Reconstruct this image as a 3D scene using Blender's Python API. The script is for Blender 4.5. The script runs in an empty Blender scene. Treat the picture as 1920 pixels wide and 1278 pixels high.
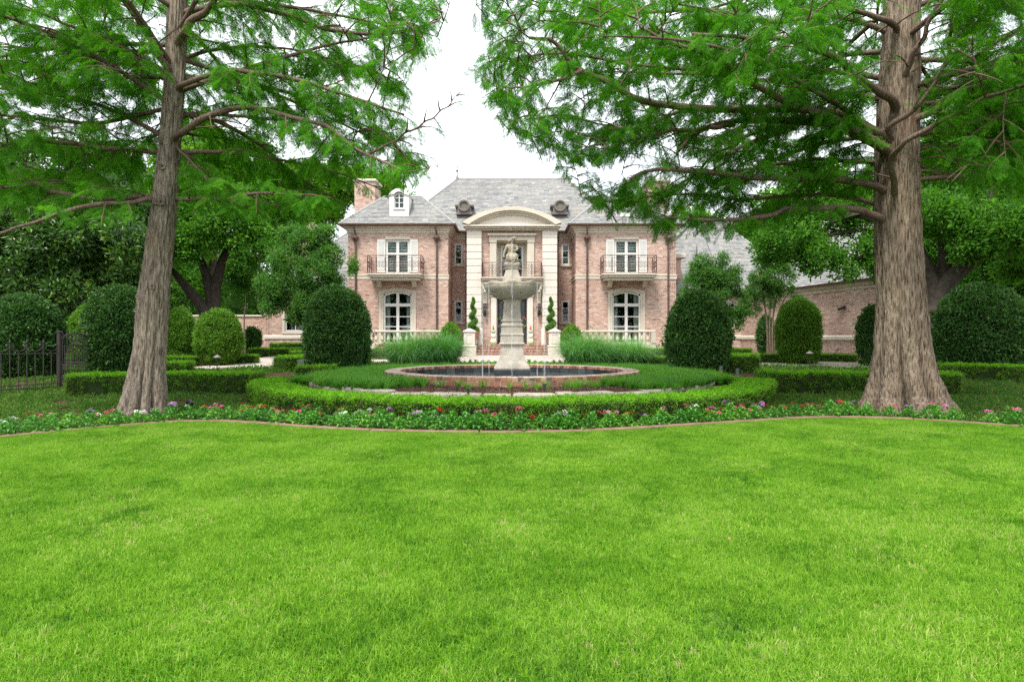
import bpy, math, random
import numpy as np
from mathutils import Vector, Matrix, noise

random.seed(7)
rng = np.random.default_rng(11)
R = math.radians
scene = bpy.context.scene

# ------------------------------------------------------------------ camera, light, exposure
FPX = 1200.0          # focal length in photograph pixels (photo is 1920 wide)
CAMH = 1.5
HOR = 631.0
cam_d = bpy.data.cameras.new("camera")
cam_d.sensor_width = 36.0
cam_d.lens = 36.0 * FPX / 1920.0
cam_d.shift_y = -(639.0 - HOR) / 1920.0
cam_d.clip_end = 2000.0
cam_d.clip_start = 0.05
cam = bpy.data.objects.new("camera", cam_d)
scene.collection.objects.link(cam)
cam.location = (0, 0, CAMH)
cam.rotation_euler = (R(90), 0, 0)
scene.camera = cam

SUN_EL, SUN_ROT = 62.0, 205.0
world = bpy.data.worlds.new("World")
scene.world = world
world.use_nodes = True
wn, wl = world.node_tree.nodes, world.node_tree.links
wn.clear()
w_out = wn.new("ShaderNodeOutputWorld")
w_bg = wn.new("ShaderNodeBackground")
w_sky = wn.new("ShaderNodeTexSky")
w_sky.sky_type = 'NISHITA'
w_sky.sun_disc = False
w_sky.sun_elevation = R(SUN_EL)
w_sky.sun_rotation = R(SUN_ROT)
w_sky.air_density = 1.0
w_sky.dust_density = 3.0
w_tc = wn.new("ShaderNodeTexCoord")
w_no = wn.new("ShaderNodeTexNoise")
w_no.inputs["Scale"].default_value = 2.2
w_no.inputs["Detail"].default_value = 5.0
w_rp = wn.new("ShaderNodeValToRGB")
w_rp.color_ramp.elements[0].color = (4.9, 5.1, 5.5, 1)
w_rp.color_ramp.elements[1].color = (6.3, 6.4, 6.5, 1)
w_rp.color_ramp.elements[0].position = 0.35
w_rp.color_ramp.elements[1].position = 0.68
w_mx = wn.new("ShaderNodeMixRGB")
w_mx.inputs[0].default_value = 0.86
wl.new(w_tc.outputs["Generated"], w_no.inputs["Vector"])
wl.new(w_no.outputs["Fac"], w_rp.inputs["Fac"])
wl.new(w_sky.outputs["Color"], w_mx.inputs[1])
wl.new(w_rp.outputs["Color"], w_mx.inputs[2])
wl.new(w_mx.outputs["Color"], w_bg.inputs["Color"])
w_bg.inputs["Strength"].default_value = 0.10
wl.new(w_bg.outputs["Background"], w_out.inputs["Surface"])

sun_d = bpy.data.lights.new("sun", 'SUN')
sun_d.energy = 1.5
sun_d.angle = R(14)
sun_d.color = (1.0, 0.965, 0.90)
sun = bpy.data.objects.new("sun", sun_d)
scene.collection.objects.link(sun)
_az = R(SUN_ROT)
_sd = Vector((math.sin(_az) * math.cos(R(SUN_EL)), math.cos(_az) * math.cos(R(SUN_EL)), math.sin(R(SUN_EL))))
sun.rotation_euler = _sd.to_track_quat('Z', 'Y').to_euler()

scene.view_settings.view_transform = 'Standard'
scene.view_settings.look = 'None'
scene.view_settings.exposure = 1.92
scene.view_settings.gamma = 1.0
scene.view_settings.use_curve_mapping = False
scene.render.engine = 'CYCLES'
scene.cycles.max_bounces = 9
scene.cycles.diffuse_bounces = 7
scene.cycles.glossy_bounces = 2
scene.cycles.transmission_bounces = 4
scene.cycles.transparent_max_bounces = 12
scene.cycles.caustics_reflective = False
scene.cycles.caustics_refractive = False
scene.cycles.use_denoising = False
scene.cycles.use_adaptive_sampling = False


# ------------------------------------------------------------------ measuring helpers: photo pixel at a known distance -> metres
def X(px, d):
    return (px - 960.0) * d / FPX


def Z(py, d):
    return CAMH - (py - HOR) * d / FPX


def sm(t):
    t = min(1.0, max(0.0, t))
    return t * t * (3 - 2 * t)


def G(x, y):
    """height of the ground"""
    return 0.36 * sm((y - 11.3) / 9.5) + 0.19 * sm((y - 23.0) / 9.0)


# ------------------------------------------------------------------ object helpers
WLOC = {}
COL = scene.collection


def link(o, parent=None):
    COL.objects.link(o)
    WLOC[o.name] = Vector(o.location) if o.type == 'EMPTY' else Vector((0, 0, 0))
    if parent is not None:
        o.parent = parent
        o.matrix_parent_inverse = Matrix.Translation(-WLOC.get(parent.name, Vector((0, 0, 0))))
    return o


def tag(o, label=None, cat=None, group=None, kind=None):
    if label: o["label"] = label
    if cat: o["category"] = cat
    if group: o["group"] = group
    if kind: o["kind"] = kind
    return o


def thing(name, loc, label, cat, group=None, parent=None):
    o = bpy.data.objects.new(name, None)
    o.location = loc
    o.empty_display_size = 0.2
    link(o, parent)
    return tag(o, label, cat, group)


class MB:
    """collects geometry for ONE mesh"""
    def __init__(self):
        self.v, self.f, self.t, self.m = [], [], [], []
        self.cur = 0

    def face(self, pts, tint=0.5, mi=None):
        n = len(self.v)
        self.v.extend([tuple(p) for p in pts])
        self.f.append(tuple(range(n, n + len(pts))))
        self.t.append(tint)
        self.m.append(self.cur if mi is None else mi)

    def mesh(self, vs, fs, tint=0.5):
        n = len(self.v)
        self.v.extend([tuple(p) for p in vs])
        for f in fs:
            self.f.append(tuple(i + n for i in f))
            self.t.append(tint)
            self.m.append(self.cur)

    def box(self, x0, x1, y0, y1, z0, z1, tint=0.5, skip=""):
        vs = [(x0, y0, z0), (x1, y0, z0), (x1, y1, z0), (x0, y1, z0), (x0, y0, z1), (x1, y0, z1), (x1, y1, z1), (x0, y1, z1)]
        fs = {'b': (0, 3, 2, 1), 't': (4, 5, 6, 7), 'f': (0, 1, 5, 4), 'r': (1, 2, 6, 5), 'k': (2, 3, 7, 6), 'l': (3, 0, 4, 7)}
        self.mesh(vs, [f for k, f in fs.items() if k not in skip], tint)

    def bevbox(self, x0, x1, y0, y1, z0, z1, b=0.01, tint=0.5):
        """box whose vertical and top edges are chamfered"""
        def ring(i, z):
            return [(x0 + i + b, y0 + i, z), (x1 - i - b, y0 + i, z), (x1 - i, y0 + i + b, z), (x1 - i, y1 - i - b, z),
                    (x1 - i - b, y1 - i, z), (x0 + i + b, y1 - i, z), (x0 + i, y1 - i - b, z), (x0 + i, y0 + i + b, z)]
        rs = [ring(b, z0), ring(0, z0 + b), ring(0, z1 - b), ring(b, z1)]
        self.rings(rs, caps=True, tint=tint)

    def rings(self, rs, caps=True, closed=True, tint=0.5):
        n = len(self.v)
        k = len(rs[0])
        for r in rs:
            self.v.extend([tuple(p) for p in r])
        for i in range(len(rs) - 1):
            for j in range(k if closed else k - 1):
                a, b = n + i * k + j, n + i * k + (j + 1) % k
                self.f.append((a, b, b + k, a + k))
                self.t.append(tint)
                self.m.append(self.cur)
        if caps:
            self.f.append(tuple(range(n + k - 1, n - 1, -1)))
            self.f.append(tuple(range(n + (len(rs) - 1) * k, n + len(rs) * k)))
            self.t += [tint, tint]
            self.m += [self.cur] * 2

    def lathe(self, prof, c, n=24, tint=0.5, rot=0.0, caps=True, sq=1.0):
        rs = []
        for r, z in prof:
            rs.append([(c[0] + r * math.cos(rot + 2 * math.pi * j / n), c[1] + sq * r * math.sin(rot + 2 * math.pi * j / n), c[2] + z) for j in range(n)])
        self.rings(rs, caps=caps, tint=tint)

    def tube(self, pts, rad, n=8, tint=0.5, caps=True):
        pts = [Vector(p) for p in pts]
        if not hasattr(rad, '__len__'):
            rad = [rad] * len(pts)
        rs = []
        up = None
        for i, p in enumerate(pts):
            a = pts[max(0, i - 1)]
            b = pts[min(len(pts) - 1, i + 1)]
            t = (b - a)
            t = t.normalized() if t.length > 1e-9 else Vector((0, 0, 1))
            if up is None:
                up = Vector((0, 0, 1)) if abs(t.z) < 0.9 else Vector((1, 0, 0))
            u = t.cross(up)
            if u.length < 1e-6:
                u = t.cross(Vector((1, 0.3, 0)))
            u.normalize()
            w = u.cross(t).normalized()
            up = w
            rs.append([p + (u * math.cos(2 * math.pi * j / n) - w * math.sin(2 * math.pi * j / n)) * rad[i] for j in range(n)])
        self.rings(rs, caps=caps, tint=tint)

    def sweep(self, path, prof, tint=0.5, caps=True):
        """moulding: prof = [(out, up)], path = [(x, y, nx, ny)] with outward normals (mitred)"""
        rs = []
        for (x, y, nx, ny) in path:
            rs.append([(x + nx * o, y + ny * o, z) for o, z in prof])
        self.rings(rs, caps=caps, tint=tint)

    def data(self, name, mats, smooth=False):
        me = bpy.data.meshes.new(name)
        me.from_pydata(self.v, [], self.f)
        if not isinstance(mats, (list, tuple)):
            mats = [mats]
        for m in mats:
            me.materials.append(m)
        a = me.attributes.new("tint", 'FLOAT', 'FACE')
        a.data.foreach_set("value", np.array(self.t, dtype=np.float32))
        if len(mats) > 1:
            me.polygons.foreach_set("material_index", np.array(self.m, dtype=np.int32))
        if smooth:
            me.polygons.foreach_set("use_smooth", np.ones(len(self.f), dtype=bool))
            if smooth is not True:
                try:
                    me.set_sharp_from_angle(angle=R(smooth))
                except Exception:
                    pass
        me.update()
        return me

    def build(self, name, mats, parent=None, smooth=False, kind=None):
        o = bpy.data.objects.new(name, self.data(name, mats, smooth))
        link(o, parent)
        if kind: o["kind"] = kind
        return o


def copy_tree(src, loc, rz=0.0, label=None, sc=None):
    """copy of a thing and of each of its parts (mesh data shared)"""
    base = WLOC[src.name]
    c = src.copy()
    COL.objects.link(c)
    c.location = loc
    c.rotation_euler = (0, 0, rz)
    if sc: c.scale = (sc, sc, sc)
    WLOC[c.name] = Vector(loc)
    if label: c["label"] = label
    for ch in src.children:
        d = ch.copy()
        COL.objects.link(d)
        d.parent = c
        for g in ch.children:
            e = g.copy()
            COL.objects.link(e)
            e.parent = d
    return c


def nf(x, y, z, s=1.0):
    return noise.noise(Vector((x * s, y * s, z * s)))


# ------------------------------------------------------------------ materials
def mat(name, rough=0.7, spec=0.3):
    m = bpy.data.materials.new(name)
    m.use_nodes = True
    nt = m.node_tree
    b = nt.nodes["Principled BSDF"]
    b.inputs["Roughness"].default_value = rough
    b.inputs["Specular IOR Level"].default_value = spec
    return m, nt, b


def N(nt, t, **kw):
    n = nt.nodes.new(t)
    for k, v in kw.items():
        if k in n.inputs:
            n.inputs[k].default_value = v
        else:
            setattr(n, k, v)
    return n


def ramp(nt, fac, stops):
    r = nt.nodes.new("ShaderNodeValToRGB")
    e = r.color_ramp.elements
    while len(e) < len(stops):
        e.new(0.5)
    for i, (p, c) in enumerate(stops):
        e[i].position = p
        e[i].color = (c[0], c[1], c[2], 1)
    nt.links.new(fac, r.inputs["Fac"])
    return r.outputs["Color"]


def mix(nt, a, b, fac, mode='MIX'):
    n = nt.nodes.new("ShaderNodeMixRGB")
    n.blend_type = mode
    for i, s in ((1, a), (2, b), (0, fac)):
        if isinstance(s, (int, float)):
            n.inputs[i].default_value = s
        elif isinstance(s, tuple):
            n.inputs[i].default_value = (s[0], s[1], s[2], 1)
        else:
            nt.links.new(s, n.inputs[i])
    return n.outputs["Color"]


def geo_noise(nt, scale, detail=4.0, vec=None, rough=0.55, sx=None):
    n = N(nt, "ShaderNodeTexNoise", Scale=scale, Detail=detail, Roughness=rough)
    g = nt.nodes.new("ShaderNodeNewGeometry")
    src = g.outputs["Position"]
    if sx:
        mp = nt.nodes.new("ShaderNodeMapping")
        mp.inputs["Scale"].default_value = sx
        nt.links.new(src, mp.inputs["Vector"])
        src = mp.outputs["Vector"]
    nt.links.new(src, n.inputs["Vector"])
    return n.outputs["Fac"]


def attr(nt, name="tint"):
    a = nt.nodes.new("ShaderNodeAttribute")
    a.attribute_type = 'GEOMETRY'
    a.attribute_name = name
    return a.outputs["Fac"]


def bump(nt, b, h, strength=0.4, dist=0.02):
    n = N(nt, "ShaderNodeBump", Strength=strength, Distance=dist)
    nt.links.new(h, n.inputs["Height"])
    nt.links.new(n.outputs["Normal"], b.inputs["Normal"])


def simple(name, c, rough=0.7, spec=0.3, var=0.12, vscale=3.0, bmp=0.0, bscale=30.0, metal=0.0):
    m, nt, b = mat(name, rough, spec)
    f = geo_noise(nt, vscale, 6.0)
    lo = tuple(x * (1 - var) for x in c)
    hi = tuple(min(1, x * (1 + var)) for x in c)
    nt.links.new(ramp(nt, f, [(0.3, lo), (0.7, hi)]), b.inputs["Base Color"])
    b.inputs["Metallic"].default_value = metal
    if bmp:
        bump(nt, b, geo_noise(nt, bscale, 6.0), bmp, 0.01)
    return m


def tinted(name, stops, rough=0.8, var=0.15, vscale=1.5, bmp=0.3, bscale=60, spec=0.2, dirt=None):
    """colour by the per-piece tint attribute, with stains over it"""
    m, nt, b = mat(name, rough, spec)
    c = ramp(nt, attr(nt), stops)
    f = geo_noise(nt, vscale, 6.0)
    v = ramp(nt, f, [(0.3, (1 - var,) * 3), (0.7, (1 + var * 0.3,) * 3)])
    c = mix(nt, c, v, 1.0, 'MULTIPLY')
    if dirt:
        g = geo_noise(nt, dirt[1], 7.0, sx=dirt[3] if len(dirt) > 3 else None)
        fac = ramp(nt, g, [(dirt[2], (0, 0, 0)), (dirt[2] + 0.15, (1, 1, 1))])
        c = mix(nt, c, dirt[0], fac)
    nt.links.new(c, b.inputs["Base Color"])
    bump(nt, b, geo_noise(nt, bscale, 5.0), bmp, 0.008)
    return m


def leafmat(name, stops, trans=0.35, rough=0.55, spec=0.16, patch=0.25, pscale=0.6, patchc=None, tcol=(1.35, 1.5, 0.5)):
    """foliage: colour by leaf tint + per-clump random + slow spatial drift; part of the light passes through"""
    m = bpy.data.materials.new(name)
    m.use_nodes = True
    nt = m.node_tree
    nt.nodes.clear()
    out = nt.nodes.new("ShaderNodeOutputMaterial")
    b = N(nt, "ShaderNodeBsdfPrincipled")
    b.inputs["Roughness"].default_value = rough
    b.inputs["Specular IOR Level"].default_value = spec
    t = nt.nodes.new("ShaderNodeBsdfTranslucent")
    ms = nt.nodes.new("ShaderNodeMixShader")
    ms.inputs[0].default_value = trans
    oi = nt.nodes.new("ShaderNodeObjectInfo")
    ma = nt.nodes.new("ShaderNodeMath"); ma.operation = 'MULTIPLY_ADD'
    ma.inputs[1].default_value = 0.45
    nt.links.new(oi.outputs["Random"], ma.inputs[0])
    mb = nt.nodes.new("ShaderNodeMath"); mb.operation = 'MULTIPLY'
    mb.inputs[1].default_value = 0.55
    nt.links.new(attr(nt), mb.inputs[0])
    nt.links.new(mb.outputs[0], ma.inputs[2])
    c = ramp(nt, ma.outputs[0], stops)
    if patchc:
        f = geo_noise(nt, pscale, 3.0)
        fac = ramp(nt, f, [(0.42, (0, 0, 0)), (0.68, (patch,) * 3)])
        c = mix(nt, c, patchc, fac)
    nt.links.new(c, b.inputs["Base Color"])
    tc = mix(nt, c, tcol, 1.0, 'MULTIPLY')
    nt.links.new(tc, t.inputs["Color"])
    nt.links.new(b.outputs[0], ms.inputs[1])
    nt.links.new(t.outputs[0], ms.inputs[2])
    nt.links.new(ms.outputs[0], out.inputs["Surface"])
    return m


M = {}
M['brick'] = tinted("brick", [(0.0, (0.19, 0.125, 0.105)), (0.10, (0.31, 0.185, 0.145)), (0.35, (0.44, 0.28, 0.225)), (0.6, (0.51, 0.345, 0.28)),
                              (0.85, (0.55, 0.41, 0.34)), (1.0, (0.60, 0.50, 0.43))], var=0.10, vscale=0.8, dirt=((0.58, 0.47, 0.39), 2.2, 0.62))
M['mortar'] = simple("mortar", (0.62, 0.54, 0.45), 0.9, 0.1, 0.15, 2.0, 0.3, 60)
M['poolbrick'] = tinted("pool_brick", [(0.0, (0.10, 0.085, 0.08)), (0.15, (0.24, 0.11, 0.07)), (0.4, (0.36, 0.15, 0.09)), (0.75, (0.44, 0.20, 0.125)),
                                       (1.0, (0.50, 0.31, 0.22))], var=0.25, vscale=9.0, dirt=((0.50, 0.44, 0.36), 5.0, 0.56))
M['poolmortar'] = simple("pool_mortar", (0.46, 0.41, 0.34), 0.9, 0.1, 0.25, 6.0, 0.5, 50)
M['copebrick'] = tinted("coping_brick", [(0.0, (0.30, 0.22, 0.18)), (0.5, (0.44, 0.32, 0.26)), (1.0, (0.50, 0.40, 0.33))], var=0.2, vscale=5.0,
                        dirt=((0.50, 0.45, 0.37), 3.0, 0.48))
M['stepbrick'] = tinted("step_brick", [(0.0, (0.24, 0.12, 0.09)), (0.5, (0.36, 0.19, 0.14)), (1.0, (0.46, 0.33, 0.27))], var=0.2, vscale=4.0)
M['slate'] = tinted("roof_slate", [(0.0, (0.16, 0.162, 0.160)), (0.3, (0.21, 0.213, 0.21)), (0.6, (0.25, 0.25, 0.238)), (0.85, (0.285, 0.275, 0.25)), (0.93, (0.27, 0.255, 0.20)),
                                   (1.0, (0.35, 0.335, 0.315))], var=0.14, vscale=0.5, rough=0.65, bmp=0.25, bscale=25, dirt=((0.27, 0.25, 0.205), 0.9, 0.60))
M['slateunder'] = simple("slate_underlay", (0.12, 0.12, 0.125), 0.8)
M['cast'] = simple("cast_stone", (0.54, 0.485, 0.40), 0.75, 0.2, 0.10, 1.3, 0.15, 40)
M['castlight'] = simple("pale_cast_stone", (0.60, 0.55, 0.485), 0.75, 0.2, 0.06, 1.1, 0.1, 40)
M['white'] = simple("white_paint", (0.62, 0.61, 0.575), 0.45, 0.4, 0.03, 2.0)
M['iron'] = simple("brown_iron", (0.10, 0.055, 0.045), 0.55, 0.5, 0.25, 6.0)
M['black'] = simple("black_metal", (0.018, 0.017, 0.016), 0.45, 0.5, 0.2, 6.0)
M['fence'] = simple("dark_bronze_paint", (0.03, 0.021, 0.018), 0.45, 0.5, 0.2, 6.0)
M['copper'] = simple("aged_copper", (0.115, 0.07, 0.058), 0.5, 0.5, 0.3, 5.0, metal=0.3)
M['lead'] = simple("lead_ridge", (0.26, 0.255, 0.25), 0.6, 0.4, 0.12, 4.0)
M['vent'] = simple("vent_zinc", (0.14, 0.115, 0.10), 0.5, 0.5, 0.25, 5.0)
M['ventslat'] = simple("vent_slat", (0.33, 0.32, 0.26), 0.6, 0.3, 0.1, 5.0)
M['dark'] = simple("dark_interior", (0.02, 0.022, 0.022), 0.9, 0.1, 0.1)
M['curtain'] = simple("curtain_cloth", (0.42, 0.43, 0.38), 0.9, 0.1, 0.08)
M['blind'] = simple("louver_blind", (0.48, 0.51, 0.47), 0.6, 0.2, 0.04)
M['door'] = simple("dark_door_paint", (0.035, 0.030, 0.028), 0.35, 0.5, 0.2)
M['concrete'] = simple("path_concrete", (0.37, 0.32, 0.28), 0.9, 0.1, 0.10, 1.2, 0.25, 60)
M['flag'] = simple("flagstone", (0.33, 0.29, 0.24), 0.9, 0.1, 0.35, 3.0, 0.5, 14)
M['soil'] = simple("mulch_soil", (0.075, 0.042, 0.028), 1.0, 0.05, 0.45, 9.0, 0.9, 22)
M['edging'] = simple("lawn_edging", (0.20, 0.118, 0.09), 0.85, 0.15, 0.22, 7.0, 0.3, 40)
M['terracotta'] = simple("terracotta", (0.38, 0.21, 0.135), 0.85, 0.1, 0.2, 6.0)
M['greybox'] = simple("grey_plastic", (0.10, 0.115, 0.11), 0.6, 0.3, 0.1)
M['bark_dark'] = simple("dark_bark", (0.062, 0.052, 0.042), 0.95, 0.05, 0.35, 8.0, 0.9, 25)
M['bark_pale'] = simple("pale_smooth_bark", (0.27, 0.20, 0.145), 0.8, 0.1, 0.25, 6.0, 0.3, 20)
M['poolwater'] = None


def glassmat():
    m = bpy.data.materials.new("window_glass")
    m.use_nodes = True
    nt = m.node_tree
    nt.nodes.clear()
    out = nt.nodes.new("ShaderNodeOutputMaterial")
    gl = N(nt, "ShaderNodeBsdfGlossy", Roughness=0.03)
    gl.inputs["Color"].default_value = (0.75, 0.85, 0.85, 1)
    tr = nt.nodes.new("ShaderNodeBsdfTransparent")
    tr.inputs["Color"].default_value = (0.75, 0.82, 0.80, 1)
    ly = N(nt, "ShaderNodeLayerWeight", Blend=0.25)
    mr = nt.nodes.new("ShaderNodeMapRange")
    mr.inputs[3].default_value = 0.055
    mr.inputs[4].default_value = 0.7
    nt.links.new(ly.outputs["Facing"], mr.inputs[0])
    mr.inputs[1].default_value = 0.0
    n = geo_noise(nt, 1.3, 2.0)
    bp = N(nt, "ShaderNodeBump", Strength=0.05, Distance=0.05)
    nt.links.new(n, bp.inputs["Height"])
    nt.links.new(bp.outputs["Normal"], gl.inputs["Normal"])
    ms = nt.nodes.new("ShaderNodeMixShader")
    nt.links.new(mr.outputs[0], ms.inputs[0])
    nt.links.new(tr.outputs[0], ms.inputs[1])
    nt.links.new(gl.outputs[0], ms.inputs[2])
    nt.links.new(ms.outputs[0], out.inputs["Surface"])
    return m


M['glass'] = glassmat()


def watermat(name, base, alpha):
    m = bpy.data.materials.new(name)
    m.use_nodes = True
    nt = m.node_tree
    nt.nodes.clear()
    out = nt.nodes.new("ShaderNodeOutputMaterial")
    b = N(nt, "ShaderNodeBsdfPrincipled", Roughness=0.08)
    b.inputs["Base Color"].default_value = (*base, 1)
    b.inputs["Specular IOR Level"].default_value = 0.6
    tr = nt.nodes.new("ShaderNodeBsdfTransparent")
    ms = nt.nodes.new("ShaderNodeMixShader")
    ms.inputs[0].default_value = alpha
    nt.links.new(tr.outputs[0], ms.inputs[1])
    nt.links.new(b.outputs[0], ms.inputs[2])
    n = geo_noise(nt, 9.0, 5.0)
    bp = N(nt, "ShaderNodeBump", Strength=0.35, Distance=0.03)
    nt.links.new(n, bp.inputs["Height"])
    nt.links.new(bp.outputs["Normal"], b.inputs["Normal"])
    nt.links.new(ms.outputs[0], out.inputs["Surface"])
    return m


M['water'] = watermat("pool_water", (0.10, 0.12, 0.12), 0.85)
M['stream'] = watermat("falling_water", (0.8, 0.82, 0.84), 0.30)
M['tile'] = tinted("dark_pool_tile", [(0.0, (0.02, 0.026, 0.03)), (0.6, (0.045, 0.06, 0.066)), (1.0, (0.09, 0.11, 0.115))], rough=0.25, var=0.35,
                   vscale=6.0, spec=0.5, dirt=((0.24, 0.24, 0.22), 5.0, 0.66, (3, 3, 0.6)))
M['vstone'] = tinted("weathered_travertine", [(0.0, (0.40, 0.34, 0.27)), (0.5, (0.54, 0.48, 0.405)), (1.0, (0.64, 0.59, 0.515))], var=0.28, vscale=5.0,
                     bmp=0.6, bscale=35, dirt=((0.27, 0.215, 0.135), 3.4, 0.58, (1, 1, 0.45)))


def barkmat(name, dark, mid, light, sc=1.0):
    m, nt, b = mat(name, 0.92, 0.1)
    f1 = geo_noise(nt, 40.0 * sc, 7.0, rough=0.62, sx=(1, 1, 0.11))
    f2 = geo_noise(nt, 1.4, 5.0)
    c = ramp(nt, f1, [(0.36, dark), (0.46, mid), (0.60, light)])
    c = mix(nt, c, ramp(nt, f2, [(0.35, (0.78, 0.76, 0.74)), (0.65, (1.12, 1.08, 1.02))]), 1.0, 'MULTIPLY')
    f3 = geo_noise(nt, 2.6, 6.0, sx=(1, 1, 0.5))
    c = mix(nt, c, (0.33, 0.17, 0.10), ramp(nt, f3, [(0.62, (0, 0, 0)), (0.78, (0.45,) * 3)]))
    nt.links.new(c, b.inputs["Base Color"])
    bump(nt, b, f1, 0.9, 0.035)
    return m


M['bark_l'] = barkmat("cypress_bark", (0.080, 0.062, 0.047), (0.195, 0.160, 0.127), (0.33, 0.288, 0.24))
M['bark_r'] = barkmat("old_cypress_bark", (0.050, 0.036, 0.026), (0.160, 0.122, 0.090), (0.29, 0.24, 0.19))
M['limb'] = barkmat("limb_bark", (0.07, 0.048, 0.040), (0.165, 0.115, 0.092), (0.26, 0.20, 0.165), 2.0)
M['twig'] = simple("twig_bark", (0.12, 0.08, 0.055), 0.9, 0.1, 0.3)

# greens (linear)
M['grass'] = leafmat("lawn_blades", [(0.0, (0.024, 0.098, 0.009)), (0.28, (0.082, 0.230, 0.012)), (0.56, (0.166, 0.355, 0.017)), (0.78, (0.248, 0.43, 0.040)), (0.90, (0.39, 0.46, 0.13)), (1.0, (0.52, 0.41, 0.25))],
                     trans=0.4, rough=0.6, spec=0.2, patch=0.38, pscale=2.6, patchc=(0.27, 0.46, 0.05), tcol=(1.1, 1.2, 0.6))
M['cypress'] = leafmat("cypress_needles", [(0.0, (0.028, 0.115, 0.012)), (0.5, (0.070, 0.240, 0.018)), (0.85, (0.125, 0.330, 0.022)), (1.0, (0.23, 0.40, 0.035))],
                       trans=0.5, rough=0.8, spec=0.06, tcol=(1.3, 1.5, 0.5))
M['cypress_r'] = leafmat("cypress_needles_dark", [(0.0, (0.022, 0.095, 0.010)), (0.5, (0.056, 0.205, 0.014)), (0.85, (0.105, 0.300, 0.018)), (1.0, (0.23, 0.38, 0.03))],
                         trans=0.5, rough=0.8, spec=0.06, tcol=(1.3, 1.5, 0.5))
M['boxtop'] = leafmat("boxwood_toplit_new_growth", [(0.0, (0.075, 0.22, 0.012)), (0.6, (0.165, 0.40, 0.018)), (1.0, (0.26, 0.48, 0.03))], trans=0.4, rough=0.55)  # new growth, with light from above also put into the brighter colour
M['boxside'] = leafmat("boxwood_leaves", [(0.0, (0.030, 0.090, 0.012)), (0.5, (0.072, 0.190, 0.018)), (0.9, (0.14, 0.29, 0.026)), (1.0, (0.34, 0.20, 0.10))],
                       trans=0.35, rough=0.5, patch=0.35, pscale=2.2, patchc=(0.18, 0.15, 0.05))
M['holly'] = leafmat("holly_leaves", [(0.0, (0.018, 0.055, 0.014)), (0.55, (0.040, 0.115, 0.022)), (0.9, (0.075, 0.175, 0.030)), (1.0, (0.24, 0.12, 0.07))],
                     trans=0.2, rough=0.45, spec=0.22)
M['ligustrum'] = leafmat("clipped_shrub_leaves", [(0.0, (0.036, 0.11, 0.012)), (0.5, (0.095, 0.225, 0.020)), (0.9, (0.180, 0.33, 0.035)), (1.0, (0.30, 0.27, 0.09))],
                         trans=0.3, rough=0.5, spec=0.18)
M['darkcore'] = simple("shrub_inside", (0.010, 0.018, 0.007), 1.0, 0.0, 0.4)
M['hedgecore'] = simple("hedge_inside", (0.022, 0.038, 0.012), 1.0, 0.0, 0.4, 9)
M['magnolia'] = leafmat("magnolia_leaves", [(0.0, (0.022, 0.062, 0.014)), (0.5, (0.050, 0.130, 0.022)), (0.8, (0.12, 0.24, 0.028)), (0.93, (0.22, 0.30, 0.05)), (1.0, (0.36, 0.22, 0.07))],
                        trans=0.25, rough=0.38, spec=0.45)
M['oak'] = leafmat("oak_leaves", [(0.0, (0.030, 0.105, 0.016)), (0.5, (0.068, 0.200, 0.022)), (0.9, (0.13, 0.30, 0.028)), (1.0, (0.20, 0.36, 0.04))], trans=0.45, rough=0.5)
M['brightoak'] = leafmat("yellow_green_tree_leaves", [(0.0, (0.05, 0.14, 0.015)), (0.5, (0.10, 0.24, 0.02)), (1.0, (0.20, 0.36, 0.03))], trans=0.45, rough=0.5)  # lighter, yellower leaf colour of some background trees
M['myrtle'] = leafmat("myrtle_leaves", [(0.0, (0.030, 0.105, 0.024)), (0.5, (0.070, 0.195, 0.038)), (0.9, (0.14, 0.28, 0.045)), (1.0, (0.34, 0.17, 0.07))], trans=0.4, rough=0.45)
M['liriope'] = leafmat("liriope_blades", [(0.0, (0.035, 0.125, 0.022)), (0.5, (0.080, 0.25, 0.034)), (0.9, (0.15, 0.36, 0.05)), (1.0, (0.32, 0.40, 0.08))], trans=0.4, rough=0.45,
                       patch=0.6, pscale=0.8, patchc=(0.17, 0.35, 0.03))
M['miscanthus'] = leafmat("fountain_grass_blades", [(0.0, (0.040, 0.145, 0.038)), (0.5, (0.090, 0.26, 0.065)), (0.85, (0.20, 0.40, 0.13)), (1.0, (0.34, 0.48, 0.22))], trans=0.35, rough=0.4, spec=0.4)
M['jasmine'] = leafmat("groundcover_leaves", [(0.0, (0.022, 0.066, 0.012)), (0.5, (0.052, 0.140, 0.020)), (0.9, (0.11, 0.23, 0.028)), (1.0, (0.30, 0.20, 0.08))],
                       trans=0.3, rough=0.45, patch=0.35, pscale=0.9, patchc=(0.12, 0.17, 0.035))
M['pentas'] = leafmat("bedding_leaves", [(0.0, (0.035, 0.150, 0.024)), (0.5, (0.080, 0.27, 0.032)), (0.92, (0.16, 0.37, 0.045)), (1.0, (0.36, 0.32, 0.07))], trans=0.35, rough=0.45, spec=0.4)
M['spiral'] = leafmat("juniper_leaves", [(0.0, (0.07, 0.19, 0.04)), (1.0, (0.19, 0.38, 0.08))], trans=0.3)
for nm, c in (('red', (0.36, 0.006, 0.014)), ('pink', (0.60, 0.14, 0.34)), ('rose', (0.56, 0.045, 0.16)), ('white', (0.74, 0.74, 0.68)), ('lilac', (0.42, 0.16, 0.48)), ('coral', (0.46, 0.10, 0.09))):
    M['fl_' + nm] = simple(nm + "_petals", c, 0.7, 0.1, 0.2, 40.0)


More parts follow.
